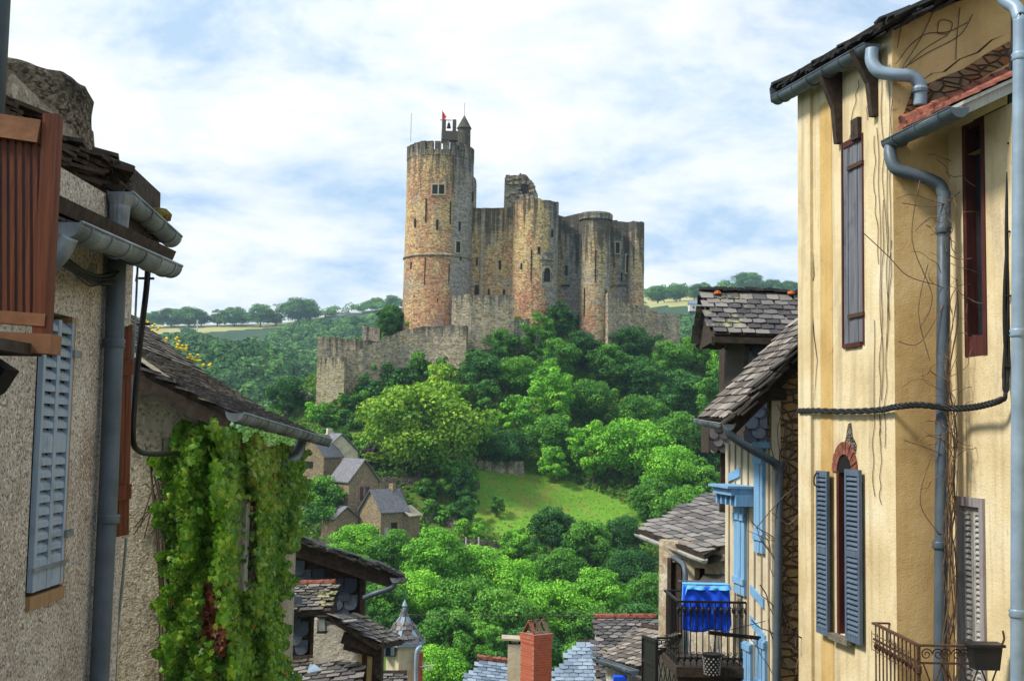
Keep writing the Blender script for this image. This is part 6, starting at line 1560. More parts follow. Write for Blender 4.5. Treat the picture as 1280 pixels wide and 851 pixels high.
mb = MB(); W3.box(mb, h1[0] - .06, h1[0] + .03, h1[2], h1[3] + .08, -.1, .04); W3.box(mb, h1[1] - .05, h1[1] + .06, h1[2], h1[3] + .08, -.1, .04); W3.box(mb, (h1[0] + h1[1]) / 2 - .02, (h1[0] + h1[1]) / 2 + .02, h1[2], h1[3], -.16, -.12); mb.build('window_frame', m_wood, fh)
gutter(fh, ER + Vector((0, -.05, -.10)), EL + Vector((0, -.08, -.10)), .07, m_palegrey); pipe(fh, [P(830, 680, 24), P(834, 692, 24), P(848, 700, 23.4), P(856, 712, 22.9), P(857, 760, 22.8), P(857, 900, 22.8)], .05, m_pipe)
mb = MB(); c = P(893, 722, 22.6)
mb.slab([P(868, 736, 22.4), P(905, 732, 22.2), P(908, 712, 23.4), P(884, 716, 23.4)], (0, 0, .05)); mb.slab([P(884, 705, 22.9), P(906, 700, 22.8), P(908, 680, 23.2), P(896, 684, 23.2)], (0, .1, .05)); mb.build('lean_to_roof', m_sl_brown, fh)
# ------------------------------------------------------------------ iron balcony with the blue towel
YR = 17.0; xb0 = P(848, 752, YR).x; xb1 = P(929, 752, YR).x + .04; zr = P(885, 752, YR).z; zf = P(885, 833, YR).z
ib = thing('iron_balcony', 'black wrought iron balcony carrying the drying blue towel on the timbered house', 'balcony', ((xb0 + xb1) / 2, YR, zf))
back = 1.0; mb = MB(); mb.bar((xb0, YR, zr), (xb1, YR, zr), .045, .03); mb.bar((xb0, YR, zr), (xb0 - .06, YR + back, zr + .02), .04, .03); mb.bar((xb0 - .06, YR + back, zr + .02), (xb1, YR + back, zr + .02), .035, .025); mb.build('handrail', m_iron, ib); mb = MB(); mb.bar((xb0, YR, zf + .12), (xb1, YR, zf + .12), .025); mb.bar((xb0, YR, zf + .12), (xb0 - .06, YR + back, zf + .12), .025); mb.build('bottom_rail', m_iron, ib)
nb = 11
for k in range(nb + 1):
    x = lerp(xb0, xb1, k / nb); mb = MB(); mb.tube([(x, YR, zf + .02), (x, YR, zr)], .009, 6)
    for dz in (-.12, -.80): mb.lathe((x, YR, zr + dz), [(.01, -.05), (.03, -.02), (.03, .02), (.01, .05)], 7)
    mb.tube(scroll(Vector((x + .035, YR, zr - .10)), Vector((1, 0, 0)), .03, 1.2), .005, 4); mb.tube(scroll(Vector((x + .035, YR, zr - .20)), Vector((1, 0, 0)), .025, 1.2, -1), .005, 4); mb.tube(scroll(Vector((x + .035, YR, zf + .18)), Vector((1, 0, 0)), .03, 1.2), .005, 4)
    mb.build('baluster', m_iron, ib)
for k in range(1, 9): x = lerp(xb0, xb0 - .06, k / 9); y = YR + back * k / 9; mb = MB(); mb.tube([(x, y, zf), (x, y, zr)], .009, 6); mb.build('baluster', m_iron, ib)
mb = MB(); mb.slab([(xb0 - .03, YR - .04, zf), (xb1, YR - .04, zf), (xb1, YR + back, zf), (xb0 - .09, YR + back, zf)], (0, 0, -.14)); mb.build('floor', m_wood, ib)
mb = MB()
for x in (xb0 + .25, xb0 + .6, xb1 - .15): mb.bar((x, YR + back, zf - .7), (x, YR + .1, zf - .16), .07, .09)
mb.bar((xb0, YR + .1, zf - .19), (xb1 + .1, YR + .1, zf - .19), .10, .10); mb.build('support_beam', m_wood, ib)
rk = thing('drying_rack', 'grey metal drying rack standing on the iron balcony under the blue towel', 'drying rack', ((xb0 + xb1) / 2, YR + .4, zf))
zt = P(880, 731, YR + .3).z; xa, xc = P(853, 735, YR + .3).x, P(907, 735, YR + .3).x; mb = MB()
for y in (YR + .15, YR + .75): mb.bar((xa, y, zt), (xc, y, zt), .02); 
for x in (xa + .1, xc - .1): mb.bar((x, YR + .15, zf), (x, YR + .75, zt), .02); mb.bar((x, YR + .75, zf), (x, YR + .15, zt), .02)
mb.build('frame', m_zinc, rk)
def cloth(name, x0, x1, zt, drops, y, mat, seed, front=True, parent=None):
    rn = random.Random(seed); nx, nz = 26, 16; vs = []; fs = []
    for j in range(nz + 1):
        for i in range(nx + 1):
            a = i / nx; d_ = np.interp(a, [q[0] for q in drops], [q[1] for q in drops]); t_ = j / nz; fl_ = 1 + .03 * math.sin(a * 9)
            sag = .012 * math.sin(a * math.pi)
            yy = y - .012 - t_ * (.05 + .035 * math.sin(a * 26 + seed + t_ * 1.5) + .03 * math.sin(a * 11 - t_ * 2)); xx = lerp(x0, x1, a) * fl_ ** 0 + t_ * .03 * (a - .5)
            vs.append((xx, yy, zt - sag - t_ * d_))
    for j in range(nz):
        for i in range(nx): b = j * (nx + 1) + i; fs.append((b, b + 1, b + nx + 2, b + nx + 1))
    mb = MB(); mb.add(vs, fs); o = mb.build(name, mat, parent, smooth=True); m = o.modifiers.new('thick', 'SOLIDIFY'); m.thickness = .008; return o
m_blue = simple('royal blue cotton', (.012, .09, .78), .85, var=.12, scale=5); m_lblue = simple('light blue terry', (.12, .42, .80), .9, var=.12)
tw = thing('blue_towel', 'royal blue towel with light blue top hung over the iron balcony rack', 'towel', ((xa + xc) / 2, YR + .14, zt - .4))
cloth('cloth', xa - .02, xc + .02, zt + .01, [(0, .62), (.3, .64), (.7, .60), (.8, .62), (.9, .72), (1, .52)], YR + .112, m_blue, 1, parent=tw)
cloth('top_fold', xa - .03, xc + .03, zt + .025, [(0, .34), (.06, .30), (.09, .05), (.9, .06), (1, .06)], YR + .125, m_lblue, 3, parent=tw)
mb = MB(); mb.slab([(xa - .03, YR + .10, zt + .03), (xc + .03, YR + .10, zt + .03), (xc, YR + .34, zt + .025), (xa, YR + .34, zt + .025)], (0, 0, .01)); mb.build('flat_top', m_lblue, tw)
pc = P(890, 818, YR - .15); bk = thing('hanging_planter', 'perforated dark metal planter with pale dots hung outside the iron balcony', 'planter', pc)
mb = MB(); mb.lathe(pc, [(.10, -.28), (.13, .0), (.14, .02)], 16); mb.build('bucket', m_iron, bk); mb = MB()
for j in range(7):
    for i in range(12):
        a = 2 * math.pi * (i + .5 * (j % 2)) / 12; r_ = .104 + .026 * j / 7 + .003; c = pc + Vector((r_ * math.cos(a), r_ * math.sin(a), -.26 + j * .037)); mb.box(c, .018, .018, .018)
mb.build('dots', m_palegrey, bk); mb = MB(); mb.tube([pc + Vector((0, .02, 0)), pc + Vector((0, .14, .10))], .008, 5); mb.build('hook', m_iron, bk)
mb = MB(); mb.bar(P(958, 798, 16.4), P(886, 790, 16.2), .05, .05); mb.tube([P(960, 775, 16.3), P(900, 790, 16.1)], .005, 4); tag(mb.build('clothes_pole', m_iron), 'black iron arm reaching left from the blue timbered wall over the balcony', 'bracket')
# lower iron gate and fence at the left
gt = thing('iron_gate', 'black iron gate panel beside the crossed wire railing left of the balcony', 'gate', P(812, 851, 19)); A, B = P(804, 795, 20.2), P(821, 801, 19); hgt = Vector((0, 0, -1.3)); mb = MB()
for p_ in (A, B): mb.bar(p_, p_ + hgt, .05, .05, up=(0, 1, 0))
for f_ in (0, .3, .6, .9): mb.bar(A + hgt * f_, B + hgt * f_, .05, .05)
mb.build('gate_frame', m_iron, gt); mb = MB(); mb.slab([A + Vector((0, .03, 0)), B + Vector((0, .03, 0)), B + hgt + Vector((0, .03, 0)), A + hgt + Vector((0, .03, 0))], (0, .02, 0)); mb.build('sheet_panel', m_iron, gt)
rl = thing('iron_railing', 'thin iron railing with scrolls and crossed bars left of the balcony', 'railing', P(835, 851, 19)); A, B = P(821, 797, 19), P(848, 797, 19.05); mb = MB(); mb.bar(A, B, .035, .03); mb.bar(A + Vector((0, 0, -.16)), B + Vector((0, 0, -.16)), .02)
for k in range(5):
    a = A.lerp(B, k / 5); b = A.lerp(B, (k + 1) / 5)
    for j in range(3): q = Vector((0, 0, -.17 - j * .38)); r_ = Vector((0, 0, -.17 - (j + 1) * .38)); mb.bar(a + q, b + r_, .012); mb.bar(b + q, a + r_, .012)
    mb.tube(scroll((a + b) / 2 + Vector((0, 0, -.08)), Vector((1, 0, 0)), .05, 1.3), .007, 4)
mb.build('panel', m_iron, rl)
# ------------------------------------------------------------------ roofs and chimneys at the bottom
def part_roof(label, EL, ER, RL, mat, w, h, seed, rounded, name='slate_roof_house', thick=.1, gable=None, jit=.8, bow=None, wallmat=None, base=4.0):
    EL, ER, RL = Vector(EL), Vector(ER), Vector(RL); o = thing(name, label, 'house', (EL + ER) / 2 + Vector((0, 0, -base))); r = roof_quad(o, EL, ER, RL, mat, w, h, seed=seed, rounded=rounded, thick=thick, jit=jit)
    RR = RL + (ER - EL); back = Vector(((RL - EL).x, (RL - EL).y, -(RL - EL).z)); roof_quad(o, RL + back, RR + back, RL, mat, w, h, seed=seed + 1, rounded=rounded, thick=thick * .9, jit=jit)
    dn = Vector((0, 0, -base)); i = .12; mb = MB(); V = RL - EL; a = EL + V * i - Vector((0, 0, thick + .02)); b = ER + V * i - Vector((0, 0, thick + .02)); c = RR + back * (1 - i) - Vector((0, 0, thick + .02)); d_ = RL + back * (1 - i) - Vector((0, 0, thick + .02))
    mb.slab([a + dn, b + dn, c + dn, d_ + dn], Vector((0, 0, base))); mb.slab([a, d_, RL - Vector((0, 0, thick + .05))], (ER - EL)); mb.build('wall', wallmat or m_white, o); return o, r, RL, RR
o, r, a, b = part_roof('low house with dark slate roof and red ridge tiles left of the railing', P(745, 856, 27), P(826, 856, 27), P(745, 772, 30), m_sl_old, .24, .15, 60, True)
mb = MB()
for k in range(9): c = a.lerp(b, (k + .5) / 9); mb.tube([c - Vector((.13, 0, -.02)), c + Vector((.13, 0, .03))], [.10, .085], 9)
mb.build('ridge_tiles', m_tile, r)
EL, ER, RL = P(800, 834, 22.5), P(752, 822, 24.5), P(826, 790, 23)
o, r, a, b = part_roof('rough brown schist roof leaning in front of the lichened roof', P(752, 823, 24.8), P(798, 834, 22.6), P(800, 783, 25.8), m_sl_brown, .30, .13, 64, False, jit=1.3, base=1.6)
gutter(o, P(793, 838, 22.4), P(745, 822, 24.9), .09, m_pipe)
mb = MB(); c = P(775, 851, 23.4); mb.lathe(c, [(.09, -.5), (.09, 0), (.06, .04)], 12); tag(mb.build('chimney_pot', m_palegrey), 'small pale round pot under the edge of the brown schist roof', 'pot')
mb = MB(); c = P(775, 858, 23.2); mb.box(c, .26, .2, .42); tag(mb.build('blue_crate', m_blue), 'small bright blue box below the eave of the brown schist roof', 'box')
part_roof('pale blue slate roof right of the red brick chimney', P(676, 866, 36), P(752, 866, 36), P(724, 802, 38.2), m_sl_blue, .30, .18, 66, False, jit=.4)
o, r, a, b = part_roof('pale blue slate roof left of the plaster chimney', P(570, 866, 38), P(650, 876, 38), P(602, 823, 40), m_sl_blue, .30, .18, 68, False, jit=.4)
mb = MB(); rn = random.Random(6)
for k in range(12): c = a.lerp(b, k / 12); mb.box(c + Vector((0, 0, .05)), .3, .24, .1, Euler((rn.uniform(-.2, .2), rn.uniform(-.2, .2), rn.uniform(-.3, .3))).to_matrix())
mb.build('ridge_stones', m_tile, r)
YC = 31.0; ch = thing('brick_chimney', 'red brick chimney with leaning tile caps at the bottom centre', 'chimney', P(670, 851, YC)); rot = Matrix.Rotation(.62, 3, 'Z'); c = P(670, 851, YC); zt = P(670, 799, YC).z; wd = .80
mb = MB(); mb.box((c.x, YC + .3, zt - 1.5), wd * .74, wd * .74, 3.0, rot); mb.build('shaft', m_brick, ch)
mb = MB(); mb.box((c.x, YC + .3, zt + .06), wd * .80, wd * .80, .14, rot); mb.box((c.x, YC + .3, zt - .06), wd * .77, wd * .77, .10, rot); mb.build('cap_course', m_brick, ch)
for k in range(3):
    mb = MB(); q = Vector((c.x, YC + .3, zt + .13)) + rot @ Vector((-.22 + k * .22, 0, 0)); mb.slab([q + rot @ Vector(v) for v in ((-.06, -.26, 0), (.06, -.26, 0), (.06, .0, .34), (-.06, 0, .34))], rot @ Vector((0, .035, 0))); mb.slab([q + rot @ Vector(v) for v in ((-.06, .26, 0), (.06, .26, 0), (.06, .0, .34), (-.06, 0, .34))], rot @ Vector((0, -.035, 0))); mb.build('cap_tile', m_tile if k == 0 else simple('sooty tile', (.13, .09, .07), .9, var=.4), ch)
pc_ = thing('plaster_chimney', 'grey plaster chimney with a flat stone cap left of the red brick one', 'chimney', P(643, 851, 33)); c = P(643, 851, 33); zt = P(643, 805, 33).z; mb = MB(); mb.box((c.x, 33.2, zt - 1.5), .40, .5, 3.0); mb.build('shaft', m_cream, pc_)
mb = MB(); mb.box((c.x - .05, 33.2, zt + .14), .66, .62, .05, Euler((0, .04, 0)).to_matrix()); mb.build('cap_stone', m_sandst, pc_); mb = MB()
for sx_ in (-.14, .14): mb.box((c.x + sx_, 33.2, zt + .06), .08, .3, .12)
mb.build('cap_support', m_wood, pc_)
# ------------------------------------------------------------------ slate hung gable house, lower left
YG = 24.0; gh = thing('slate_hung_house', 'house with a blue black scallop slate gable and long roof verge below the creeper', 'house', P(420, 851, YG))
gl, gr = P(330, 720, YG).x, P(455, 720, YG).x; W5 = Wall((gl, YG), (gr, YG))
def gtop(u): x = gl + u; px = 640 + F * x / YG; return P(px, float(np.interp(px, [300, 362, 455, 500], [655, 690, 722, 740])), YG).z
zb_ = P(400, 900, YG).z
mb = MB(); W5.panel(mb, 0, W5.L, zb_, 0, top=gtop, thick=.4); wl = mb.build('gable_wall', m_wood, gh)
tiles('wall_slates', W5.pt(-.1, zb_, .03), W5.d, (0, 0, 1), int(W5.L / .27) + 1, 40, .27, .17, m_sl_dark, wl, True, 8, .8, inside=lambda u, v: u < W5.L - .05 and zb_ + v + .22 < gtop(u))
mb = MB(); WW = P(455, 800, YG); mb.bar(P(453, 715, YG - .06), P(453, 800, YG - .06), .09, .09, up=(0, 1, 0)); mb.build('corner_post', m_wood, gh)
v0 = P(348, 667, YG - .3); v1 = P(497, 716, YG - .3); dpt = Vector((.08, .9, -.12)); sl = (v0 - v1); ext = v1 + sl * 1.7
roof_quad(gh, v1, v1 + dpt, ext, m_sl_lich, .28, .15, seed=70, thick=.12)
mb = MB(); rn = random.Random(14)
for k in range(60): c = v1.lerp(v0, k / 60); mb.box(c + Vector((0, 0, rn.uniform(-.02, .08))), .3, .25, .028, Euler((rn.uniform(-.1, .1), .33 + rn.uniform(-.1, .1), rn.uniform(-.3, .3))).to_matrix())
mb.build('verge_slates', m_sl_lich, gh)
mb = MB(); mb.bar(v0 + Vector((0, .05, -.22)), v1 + Vector((-.1, .05, -.20)), .08, .22); mb.build('verge_board', m_wood, gh)
gq = P(494, 722, YG - .4); gutter(gh, gq, gq + dpt * 1.0, .10, m_zinc); pipe(gh, [P(493, 728, YG - .3), P(490, 734, YG - .3), P(470, 741, YG - .3), P(455, 747, YG - .2)], .055, m_pipe)
# bay with the lichened little roof
bb = thing('slate_bay_house', 'slate hung bay under a small yellow lichened slate roof beside the creeper', 'bay', P(380, 851, YG - 1.2)); YB2 = YG - 1.6
EL = P(340, 765, YB2 - .3); ER = P(413, 763, YB2 - .3); RL = P(348, 730, YB2 + .9); rq = roof_quad(bb, EL, ER, RL, slate_tint('yellow lichened slate', SL, .85, moss=(.40, .38, .12), ms=.68), .25, .13, seed=75, thick=.10, jit=1.4)
mb = MB(); a = RL; b = RL + (ER - EL); rn = random.Random(8)
for k in range(9): c = a.lerp(b, (k + .5) / 9); mb.tube([c - Vector((.1, 0, 0)), c + Vector((.1, 0, .02))], .06, 8)
mb.build('ridge_tiles', m_tile, rq)
W6 = Wall((P(340, 800, YB2).x, YB2), (P(392, 800, YB2).x, YB2)); z0_ = P(370, 838, YB2).z; z1_ = P(370, 768, YB2).z; mb = MB(); mb.box((W6.pt(W6.L / 2, 0).x, YB2 + .6, (z0_ + z1_) / 2), W6.L, 1.2, z1_ - z0_); q = mb.build('bay_wall', m_wood, bb)
tiles('wall_slates', W6.pt(-.1, z0_, .02), W6.d, (0, 0, 1), int(W6.L / .27) + 1, 8, .27, .16, m_sl_dark, q, True, 9, .8, inside=lambda u, v: u < W6.L - .1)
mb = MB(); mb.bar(P(393, 768, YB2 - .05), P(390, 838, YB2 - .05), .09, .09, up=(0, 1, 0)); mb.slab([ER + Vector((.02, 0, -.1)), ER + (RL - EL) + Vector((.02, 0, -.1)), ER + (RL - EL) + Vector((.02, .5, -.6)), ER + Vector((.02, .9, -.5))], (-.05, 0, 0)); mb.build('corner_post', m_wood, bb)
# rendered house with its own dark slate roof in front of the turret
rh = thing('rendered_house', 'whitish rendered house with a ragged dark slate eave beside the slate hung bay', 'house', P(440, 851, 22)); Y6 = 22.0
W7 = Wall((P(392, 800, Y6).x, Y6), (P(470, 800, Y6 - .2).x, Y6 - .2)); mb = MB(); W7.panel(mb, 0, W7.L, -10, 0, thick=.3, top=lambda u: lerp(P(400, 772, Y6).z, P(470, 812, Y6).z, u / W7.L)); mb.build('wall', m_white, rh)
mb = MB(); W7.pbox(mb, 449, 806, 466, 930, .0, .02); mb.build('ochre_panel', m_tan, rh); mb = MB(); W7.pbox(mb, 466, 800, 474, 930, -.1, .06); W7.pbox(mb, 453, 804, 456, 900, .02, .05); mb.build('timber_post', m_wood, rh)
EL = P(475, 806, Y6 - .5); ER = P(506, 800, Y6 + 2.2); RL = P(412, 768, Y6 - .5); roof_quad(rh, EL, ER, RL, m_sl_lich, .27, .14, seed=80, thick=.10, jit=1.6, rounded=False)
mb = MB(); mb.bar(P(428, 796, Y6 - .35), P(473, 812, Y6 - .35), .10, .20); mb.bar(P(430, 806, Y6 - .25), P(470, 816, Y6 - .25), .10, .14); mb.build('eave_beam', m_wood, rh)
mb = MB(); mb.tube([P(405, 780, Y6 - .4), P(446, 775, Y6 - .5)], .03, 8); mb.build('bare_pole', m_palegrey, rh)
mb = MB(); c = P(403, 780, Y6 - .5); 
for sx_ in (-.07, .07):
    for sy_ in (-.07, .07): mb.bar(c + Vector((sx_, sy_, -.13)), c + Vector((sx_, sy_, .13)), .014, .014, up=(0, 1, 0))
mb.box(c + Vector((0, 0, -.14)), .18, .18, .02); mb.box(c + Vector((0, 0, .14)), .18, .18, .02); ln = thing('wall_lantern', 'small square black lantern fixed between the slate bay and the whitish wall', 'lantern', c); mb.build('cage', m_iron, ln); mb = MB(); mb.box(c, .10, .10, .2); mb.build('glass', simple('milky glass', (.45, .47, .45), .3), ln)
part_roof('dark slate roof at the lower left bottom edge below the slate hung bay', P(350, 880, Y6 - 1.4), P(452, 868, Y6 - 1.4), P(352, 828, Y6 + .2), m_sl_old, .28, .15, 84, False, jit=1.4)
mb = MB(); a = P(383, 832, Y6 - 1.3); mb.slab([P(384, 842, Y6 - 1.2), P(403, 838, Y6 - 1.2), P(393, 831, Y6 - .9), P(387, 831, Y6 - .9)], (0, 0, .02)); tag(mb.build('lead_flashing', m_zincb), 'pale bent metal flashing at the foot of the slate hung bay', 'flashing')
# slate turret
YQ = 33.0; tu = thing('turret_house', 'cream turret with a pointed zinc edged slate roof and brick corner', 'turret', P(500, 851, YQ)); qc = P(500, 805, YQ); rr = (P(527, 805, YQ).x - P(478, 805, YQ).x) / 2; cxx = (P(527, 805, YQ).x + P(478, 805, YQ).x) / 2; zE = P(500, 806, YQ).z; zT = P(497, 767, YQ).z; nS = 6; a0 = .35
ce = Vector((cxx, YQ + rr, 0)); cor = [ce + Vector((rr * 1.12 * math.cos(a0 + 2 * math.pi * k / nS), rr * 1.12 * math.sin(a0 + 2 * math.pi * k / nS), zE)) for k in range(nS)]; tipv = ce + Vector((0, 0, zT)); mb = MB(); mb.poly(cor[::-1])
for k in range(nS): mb.poly([cor[k], cor[(k + 1) % nS], tipv])
rfm = mb.build('roof', m_sl_dark if False else m_sl_blue, tu); mb = MB()
for k in range(nS): mb.bar(cor[k], tipv, .10, .03); mb.bar(cor[k], cor[(k + 1) % nS], .06, .10)
mb.lathe(tipv, [(.10, -.2), (.05, .1), (.08, .15), (.01, .32)], 8); mb.build('zinc_hips', m_zincb, rfm)
for k in range(nS):
    A_, B_ = cor[k], cor[(k + 1) % nS]; m_ = (A_ + B_) / 2; Vd = (tipv - m_); Ud = (B_ - A_); wL = Ud.length; hL_ = Vd.length
    if m_.y > ce.y + .3: continue
    tiles('slates', A_, Ud, Vd, int(wL / .2) + 1, int(hL_ / .14), .2, .14, m_sl_old, rfm, False, 90 + k, .6, inside=lambda u, v: v / hL_ < 2 * min(u, wL - u) / wL - .04)
mb = MB(); bc = [ce + Vector((rr * .92 * math.cos(a0 + 2 * math.pi * k / nS), rr * .92 * math.sin(a0 + 2 * math.pi * k / nS), zE - 5)) for k in range(nS)]; mb.slab(bc, (0, 0, 5)); wl = mb.build('wall', m_cream, tu)
mb = MB(); mb.box(P(524, 810, YQ + .25) + Vector((0, 0, -1.6)), .22, .3, 3); mb.build('brick_corner', m_brick, tu); pipe(tu, [P(527, 808, YQ + .1), P(521, 815, YQ), P(520, 851, YQ), P(520, 900, YQ)], .06, m_zincb)
mb = MB(); mb.box(P(487, 811, YQ + .25), .36, .3, .34); mb.build('window', m_glass, tu); mb = MB(); mb.box(P(480, 811, YQ + .2), .12, .3, .30); mb.box(P(491, 811, YQ + .06), .10, .1, .34); mb.build('window_frame', m_bluegrey, tu)
mb = MB(); c = P(530, 833, YQ); mb.tube([P(524, 833, YQ), P(542, 831, YQ)], .015, 5)
for k in range(5): q = P(528 + k * 3, 832.5, YQ); mb.tube([q + Vector((0, 0, -.12)), q + Vector((0, 0, .12))], .01, 4)
tag(mb.build('antenna', m_palegrey), 'thin pale rake antenna sticking out right of the cream turret', 'antenna')
part_roof('small dark roof with tile ridge under the turret', P(474, 866, 28), P(510, 866, 28), P(474, 842, 29), m_sl_lich, .26, .14, 95, False)
mb = MB(); pts = [P(lerp(508, 826, k / 20), 768 + 1.5 * math.sin(k / 20 * math.pi), lerp(34, 30, k / 20)) for k in range(21)]; mb.tube(pts, .012, 4); tag(mb.build('overhead_wire', m_black), 'thin overhead wire crossing the valley trees above the chimneys', 'wire')
# ------------------------------------------------------------------ hamlet below the castle
def cottage(label, px, py, Y, yaw, w, l, hw, hr, wall, roof, wins=(), name='stone_house', chim=False, sink=4):
    c = P(px, py, Y); rt = Matrix.Rotation(yaw, 3, 'Z'); o = thing(name, label, 'house', c); T = lambda x, y, z: c + rt @ Vector((x, y, z))
    mb = MB(); mb.hexa([T(-w / 2, -l / 2, -sink), T(w / 2, -l / 2, -sink), T(w / 2, l / 2, -sink), T(-w / 2, l / 2, -sink), T(-w / 2, -l / 2, hw), T(w / 2, -l / 2, hw), T(w / 2, l / 2, hw), T(-w / 2, l / 2, hw)])
    mb.slab([T(-w / 2, -l / 2, hw), T(w / 2, -l / 2, hw), T(0, -l / 2, hw + hr)], rt @ Vector((0, l, 0))); mb.build('wall', wall, o)
    e = .35; k = hr / (w / 2)
    for s_ in (-1, 1):
        mb = MB(); mb.slab([T(s_ * (w / 2 + e), -l / 2 - e, hw - e * k + .12), T(s_ * (w / 2 + e), l / 2 + e, hw - e * k + .12), T(0, l / 2 + e, hw + hr + .12), T(0, -l / 2 - e, hw + hr + .12)], (0, 0, .16)); mb.build('roof', roof, o)
    for (side, u, z, ww, hh, mt) in wins:
        mb = MB()
        if side == 'f': p_ = [T(u - ww / 2, -l / 2 - .06, z), T(u + ww / 2, -l / 2 - .06, z), T(u + ww / 2, -l / 2 - .06, z + hh), T(u - ww / 2, -l / 2 - .06, z + hh)]; off = rt @ Vector((0, .1, 0))
        elif side == 'r': p_ = [T(w / 2 + .06, u - ww / 2, z), T(w / 2 + .06, u + ww / 2, z), T(w / 2 + .06, u + ww / 2, z + hh), T(w / 2 + .06, u - ww / 2, z + hh)]; off = rt @ Vector((-.1, 0, 0))
        else: p_ = [T(-w / 2 - .06, u - ww / 2, z), T(-w / 2 - .06, u + ww / 2, z), T(-w / 2 - .06, u + ww / 2, z + hh), T(-w / 2 - .06, u - ww / 2, z + hh)]; off = rt @ Vector((.1, 0, 0))
        mb.slab(p_, off); mb.build('window' if hh < 2.2 else 'door', mt, o)
    if chim: mb = MB(); mb.box(T(0, l * .3, hw + hr + .3), .9, .7, 1.6, rt); mb.build('chimney', wall, o)
    return o
m_rs = simple('hamlet slate', (.15, .15, .165), .75, var=.35, scale=2.5, bump=.6); m_shd = simple('brown shutter paint', (.10, .035, .025), .8)
cottage('tall stone house with brown shuttered gable windows in the hamlet', 441, 664, 188, .62, 5.2, 6.5, 8.2, 3.2, m_rubfar, m_rs, [('f', .2, 5.2, 1.7, 2.1, m_shd), ('f', .5, 1.2, 1.5, 2.6, m_shd), ('f', .2, 5.2, .5, 2.1, m_palegrey), ('l', 0, 5, 1, 1.4, m_dark)])
cottage('small gabled stone house with a mossy slate roof in the middle of the hamlet', 479, 674, 184, -.72, 4.8, 5.6, 4.6, 3.0, m_rubfar, m_rs, [('r', 0, 1.6, 1.2, 1.2, m_dark), ('r', -1.6, -.2, .9, 2.3, m_palegrey), ('f', 1.6, 1.0, .9, 1.1, m_dark)], chim=True)
cottage('cream walled house with grey roof at the top left of the hamlet', 416, 590, 200, .5, 6.0, 7.5, 3.6, 2.8, m_cream, m_rs, [('f', -1, 1.4, .9, 1.3, m_dark), ('r', 0, 1.4, .9, 1.3, m_dark)], chim=True)
cottage('brown stone gable half hidden behind the creeper gutter in the hamlet', 397, 604, 194, -.35, 5.4, 6, 4.6, 3.2, m_rubfar, m_rs, [('f', 0, 2.6, 1.4, 1.1, m_dark)])
cottage('little lean stone outbuilding right of the small gabled house', 505, 672, 186, -.4, 3.6, 3.6, 3.6, 1.2, m_rubfar, m_sandst, [('f', 0, .6, .8, 1.9, m_palegrey)])
cottage('low grey slate lean-to left of the tall stone house', 424, 672, 184, .62, 4.0, 4.5, 3.2, 1.6, m_rubfar, m_rs, [('f', 0, .4, 1.0, 1.7, m_dark)])
def wallrun(label, pts, thick, seed, mat=None, jag=.25):
    p0 = P(pts[0][0], pts[0][2], pts[0][3]); o = thing('terrace_wall', label, 'wall', p0); curtain('masonry', o, pts, thick, mat or m_rubg, jag=jag, seed=seed, stepw=.7); return o
m_rubg = rubble('grey terrace rubble', (.17, .14, .10), (.27, .23, .17), (.20, .18, .14), (.06, .05, .035), sc=1.7, flat=1.7)
wallrun('long mossy terrace wall below the huge walnut tree', [(455, 597, 618, 203), (500, 595, 620, 203), (560, 598, 616, 204), (600, 600, 612, 205)], .8, 30)
wallrun('rough rock wall rising right behind the small gabled house', [(457, 606, 650, 196), (480, 600, 650, 196), (505, 612, 640, 197)], 1.2, 31, jag=.8)
wallrun('short pale garden wall above the meadow right of the walnut', [(588, 574, 588, 212), (625, 577, 586, 213), (655, 574, 588, 214)], .7, 32, m_ramp)
wallrun('low retaining wall with white posts below the meadow', [(560, 672, 690, 176), (600, 673, 690, 177), (625, 676, 692, 178)], .8, 33)
wallrun('low wall beneath the dark green tree left of the hamlet', [(372, 672, 690, 178), (415, 672, 690, 178)], .8, 34)
for i, (px, lb) in enumerate(((583, 'white post, left one before the retaining wall'), (599, 'white post, right one before the retaining wall'))):
    mb = MB(); q = P(px, 690, 174.5); mb.tube([q, P(px - .5, 671, 174.5)], .16, 6); tag(mb.build('white_post', m_white), lb, 'post')
cl_ = MB(); q = P(433.5, 0, 0) if False else P(537, 676, 174); 
cl_.tube([q + Vector((0, 0, -.9)), q + Vector((0, 0, .1)), q + Vector((0, 0, .5))], [.16, .28, .2], 8); tag(cl_.build('red_parasol', simple('red canvas', (.7, .05, .08), .8)), 'tiny folded red parasol in the garden right of the small gabled house', 'parasol')
for px, lb in ((522, 'pale garden statue shape near the red parasol'),): 
    mb = MB(); q = P(px, 682, 174); mb.lathe(q, [(.3, -.8), (.25, .2), (.35, .5), (.15, .9), (.02, 1.1)], 10); tag(mb.build('white_sunshade', m_white), 'folded white sunshade in the garden below the small gabled house', 'sunshade')
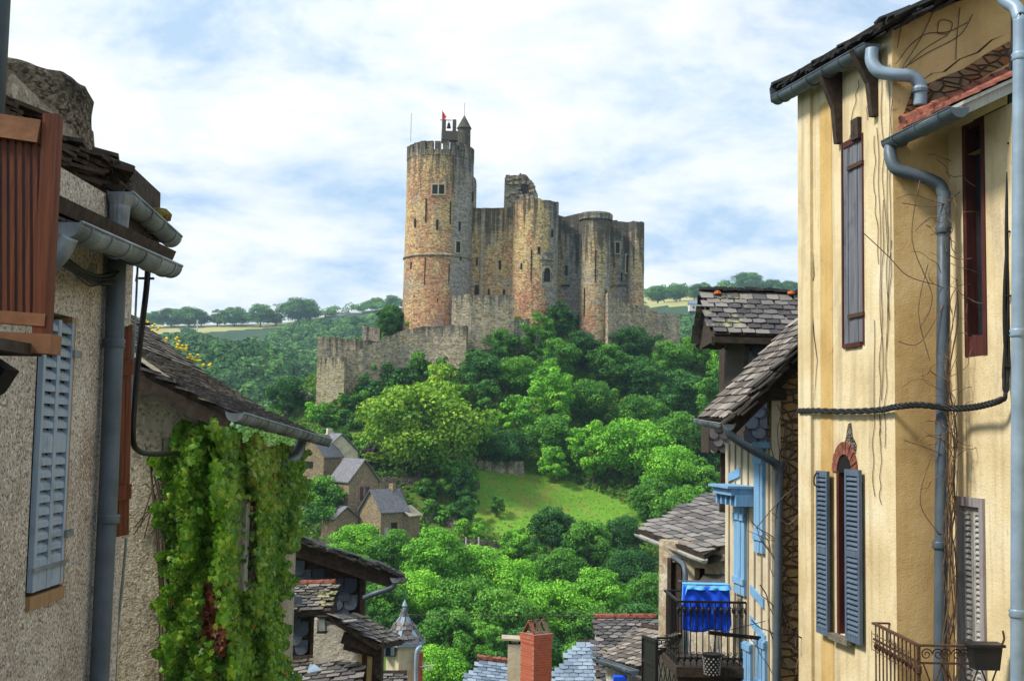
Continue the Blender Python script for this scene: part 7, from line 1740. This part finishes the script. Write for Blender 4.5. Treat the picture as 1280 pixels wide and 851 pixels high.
for (a, b, Y, w_, h, lb) in ((487, 580, 203, 3.2, 1.4, 'clipped round hedge ball on the terrace garden'),):
    put(a, b, 14, Y, 'bush', 'mid', lb, 'terrace garden shrubs', 'shrub')
hd = [(452, 571, 460, 'clipped yellow green hedge, left end of the terrace garden', 'yellow'), (497, 583, 540, 'dark clipped hedge along the terrace garden', 'dark')]
for (x0, y0_, x1, lb, lf) in hd:
    V_, Q_, tn, cc = leafcloud(77 + x0, 1, 1, 40, 3000, .12); A_ = P(x0, y0_, 205); B_ = P(x1 + 25, y0_, 205); V_ = np.clip(V_, -1, 1) * np.array([(B_.x - A_.x) / 2, 1.2, 1.0]) + np.array([(A_.x + B_.x) / 2, 205, A_.z]); o = npmesh('hedge', V_, Q_, LEAF[lf], attr=tn); tag(o, lb, 'hedge')
# outcrops and scree on the bank
m_rock = simple('grey outcrop', (.17, .15, .12), .95, var=.5, scale=1.5, bump=1.0)
rn = random.Random(9)
RK = [(500, 520, 'small grey outcrop between the shrubs left of the walnut', 2.0), (570, 655, 'rocky outcrop on the bracken bank below the terrace wall', 2.6), (545, 650, 'dark rock on the bank right of the hamlet', 2.0), (380, 500, 'pale scree beside the bastion foot', 2.4), (505, 655, 'broken rock behind the lean stone outbuilding', 2.0)]
for px, py, lb, s_ in RK:
    q = hit(px, py, 150, 300); mb = MB(); vs = []; n = 12
    for j in range(7):
        for i in range(n):
            a = 2 * math.pi * i / n; ph = math.pi * j / 6; v = Vector((math.cos(a) * math.sin(ph), math.sin(a) * math.sin(ph) * .7, math.cos(ph) * .8)); k = 1 + .5 * mnoise.noise(v * 1.7 + Vector((px, 0, 0))); vs.append(q + v * (s_ * k))
    mb.add(vs, [(j * n + i, j * n + (i + 1) % n, (j + 1) * n + (i + 1) % n, (j + 1) * n + i) for j in range(6) for i in range(n)]); tag(mb.build('rock_outcrop', m_white if 'pale' in lb else m_rock, None, origin=q), lb, 'rock')
for m_ in list(bpy.data.meshes):
    if m_.users == 0: bpy.data.meshes.remove(m_)
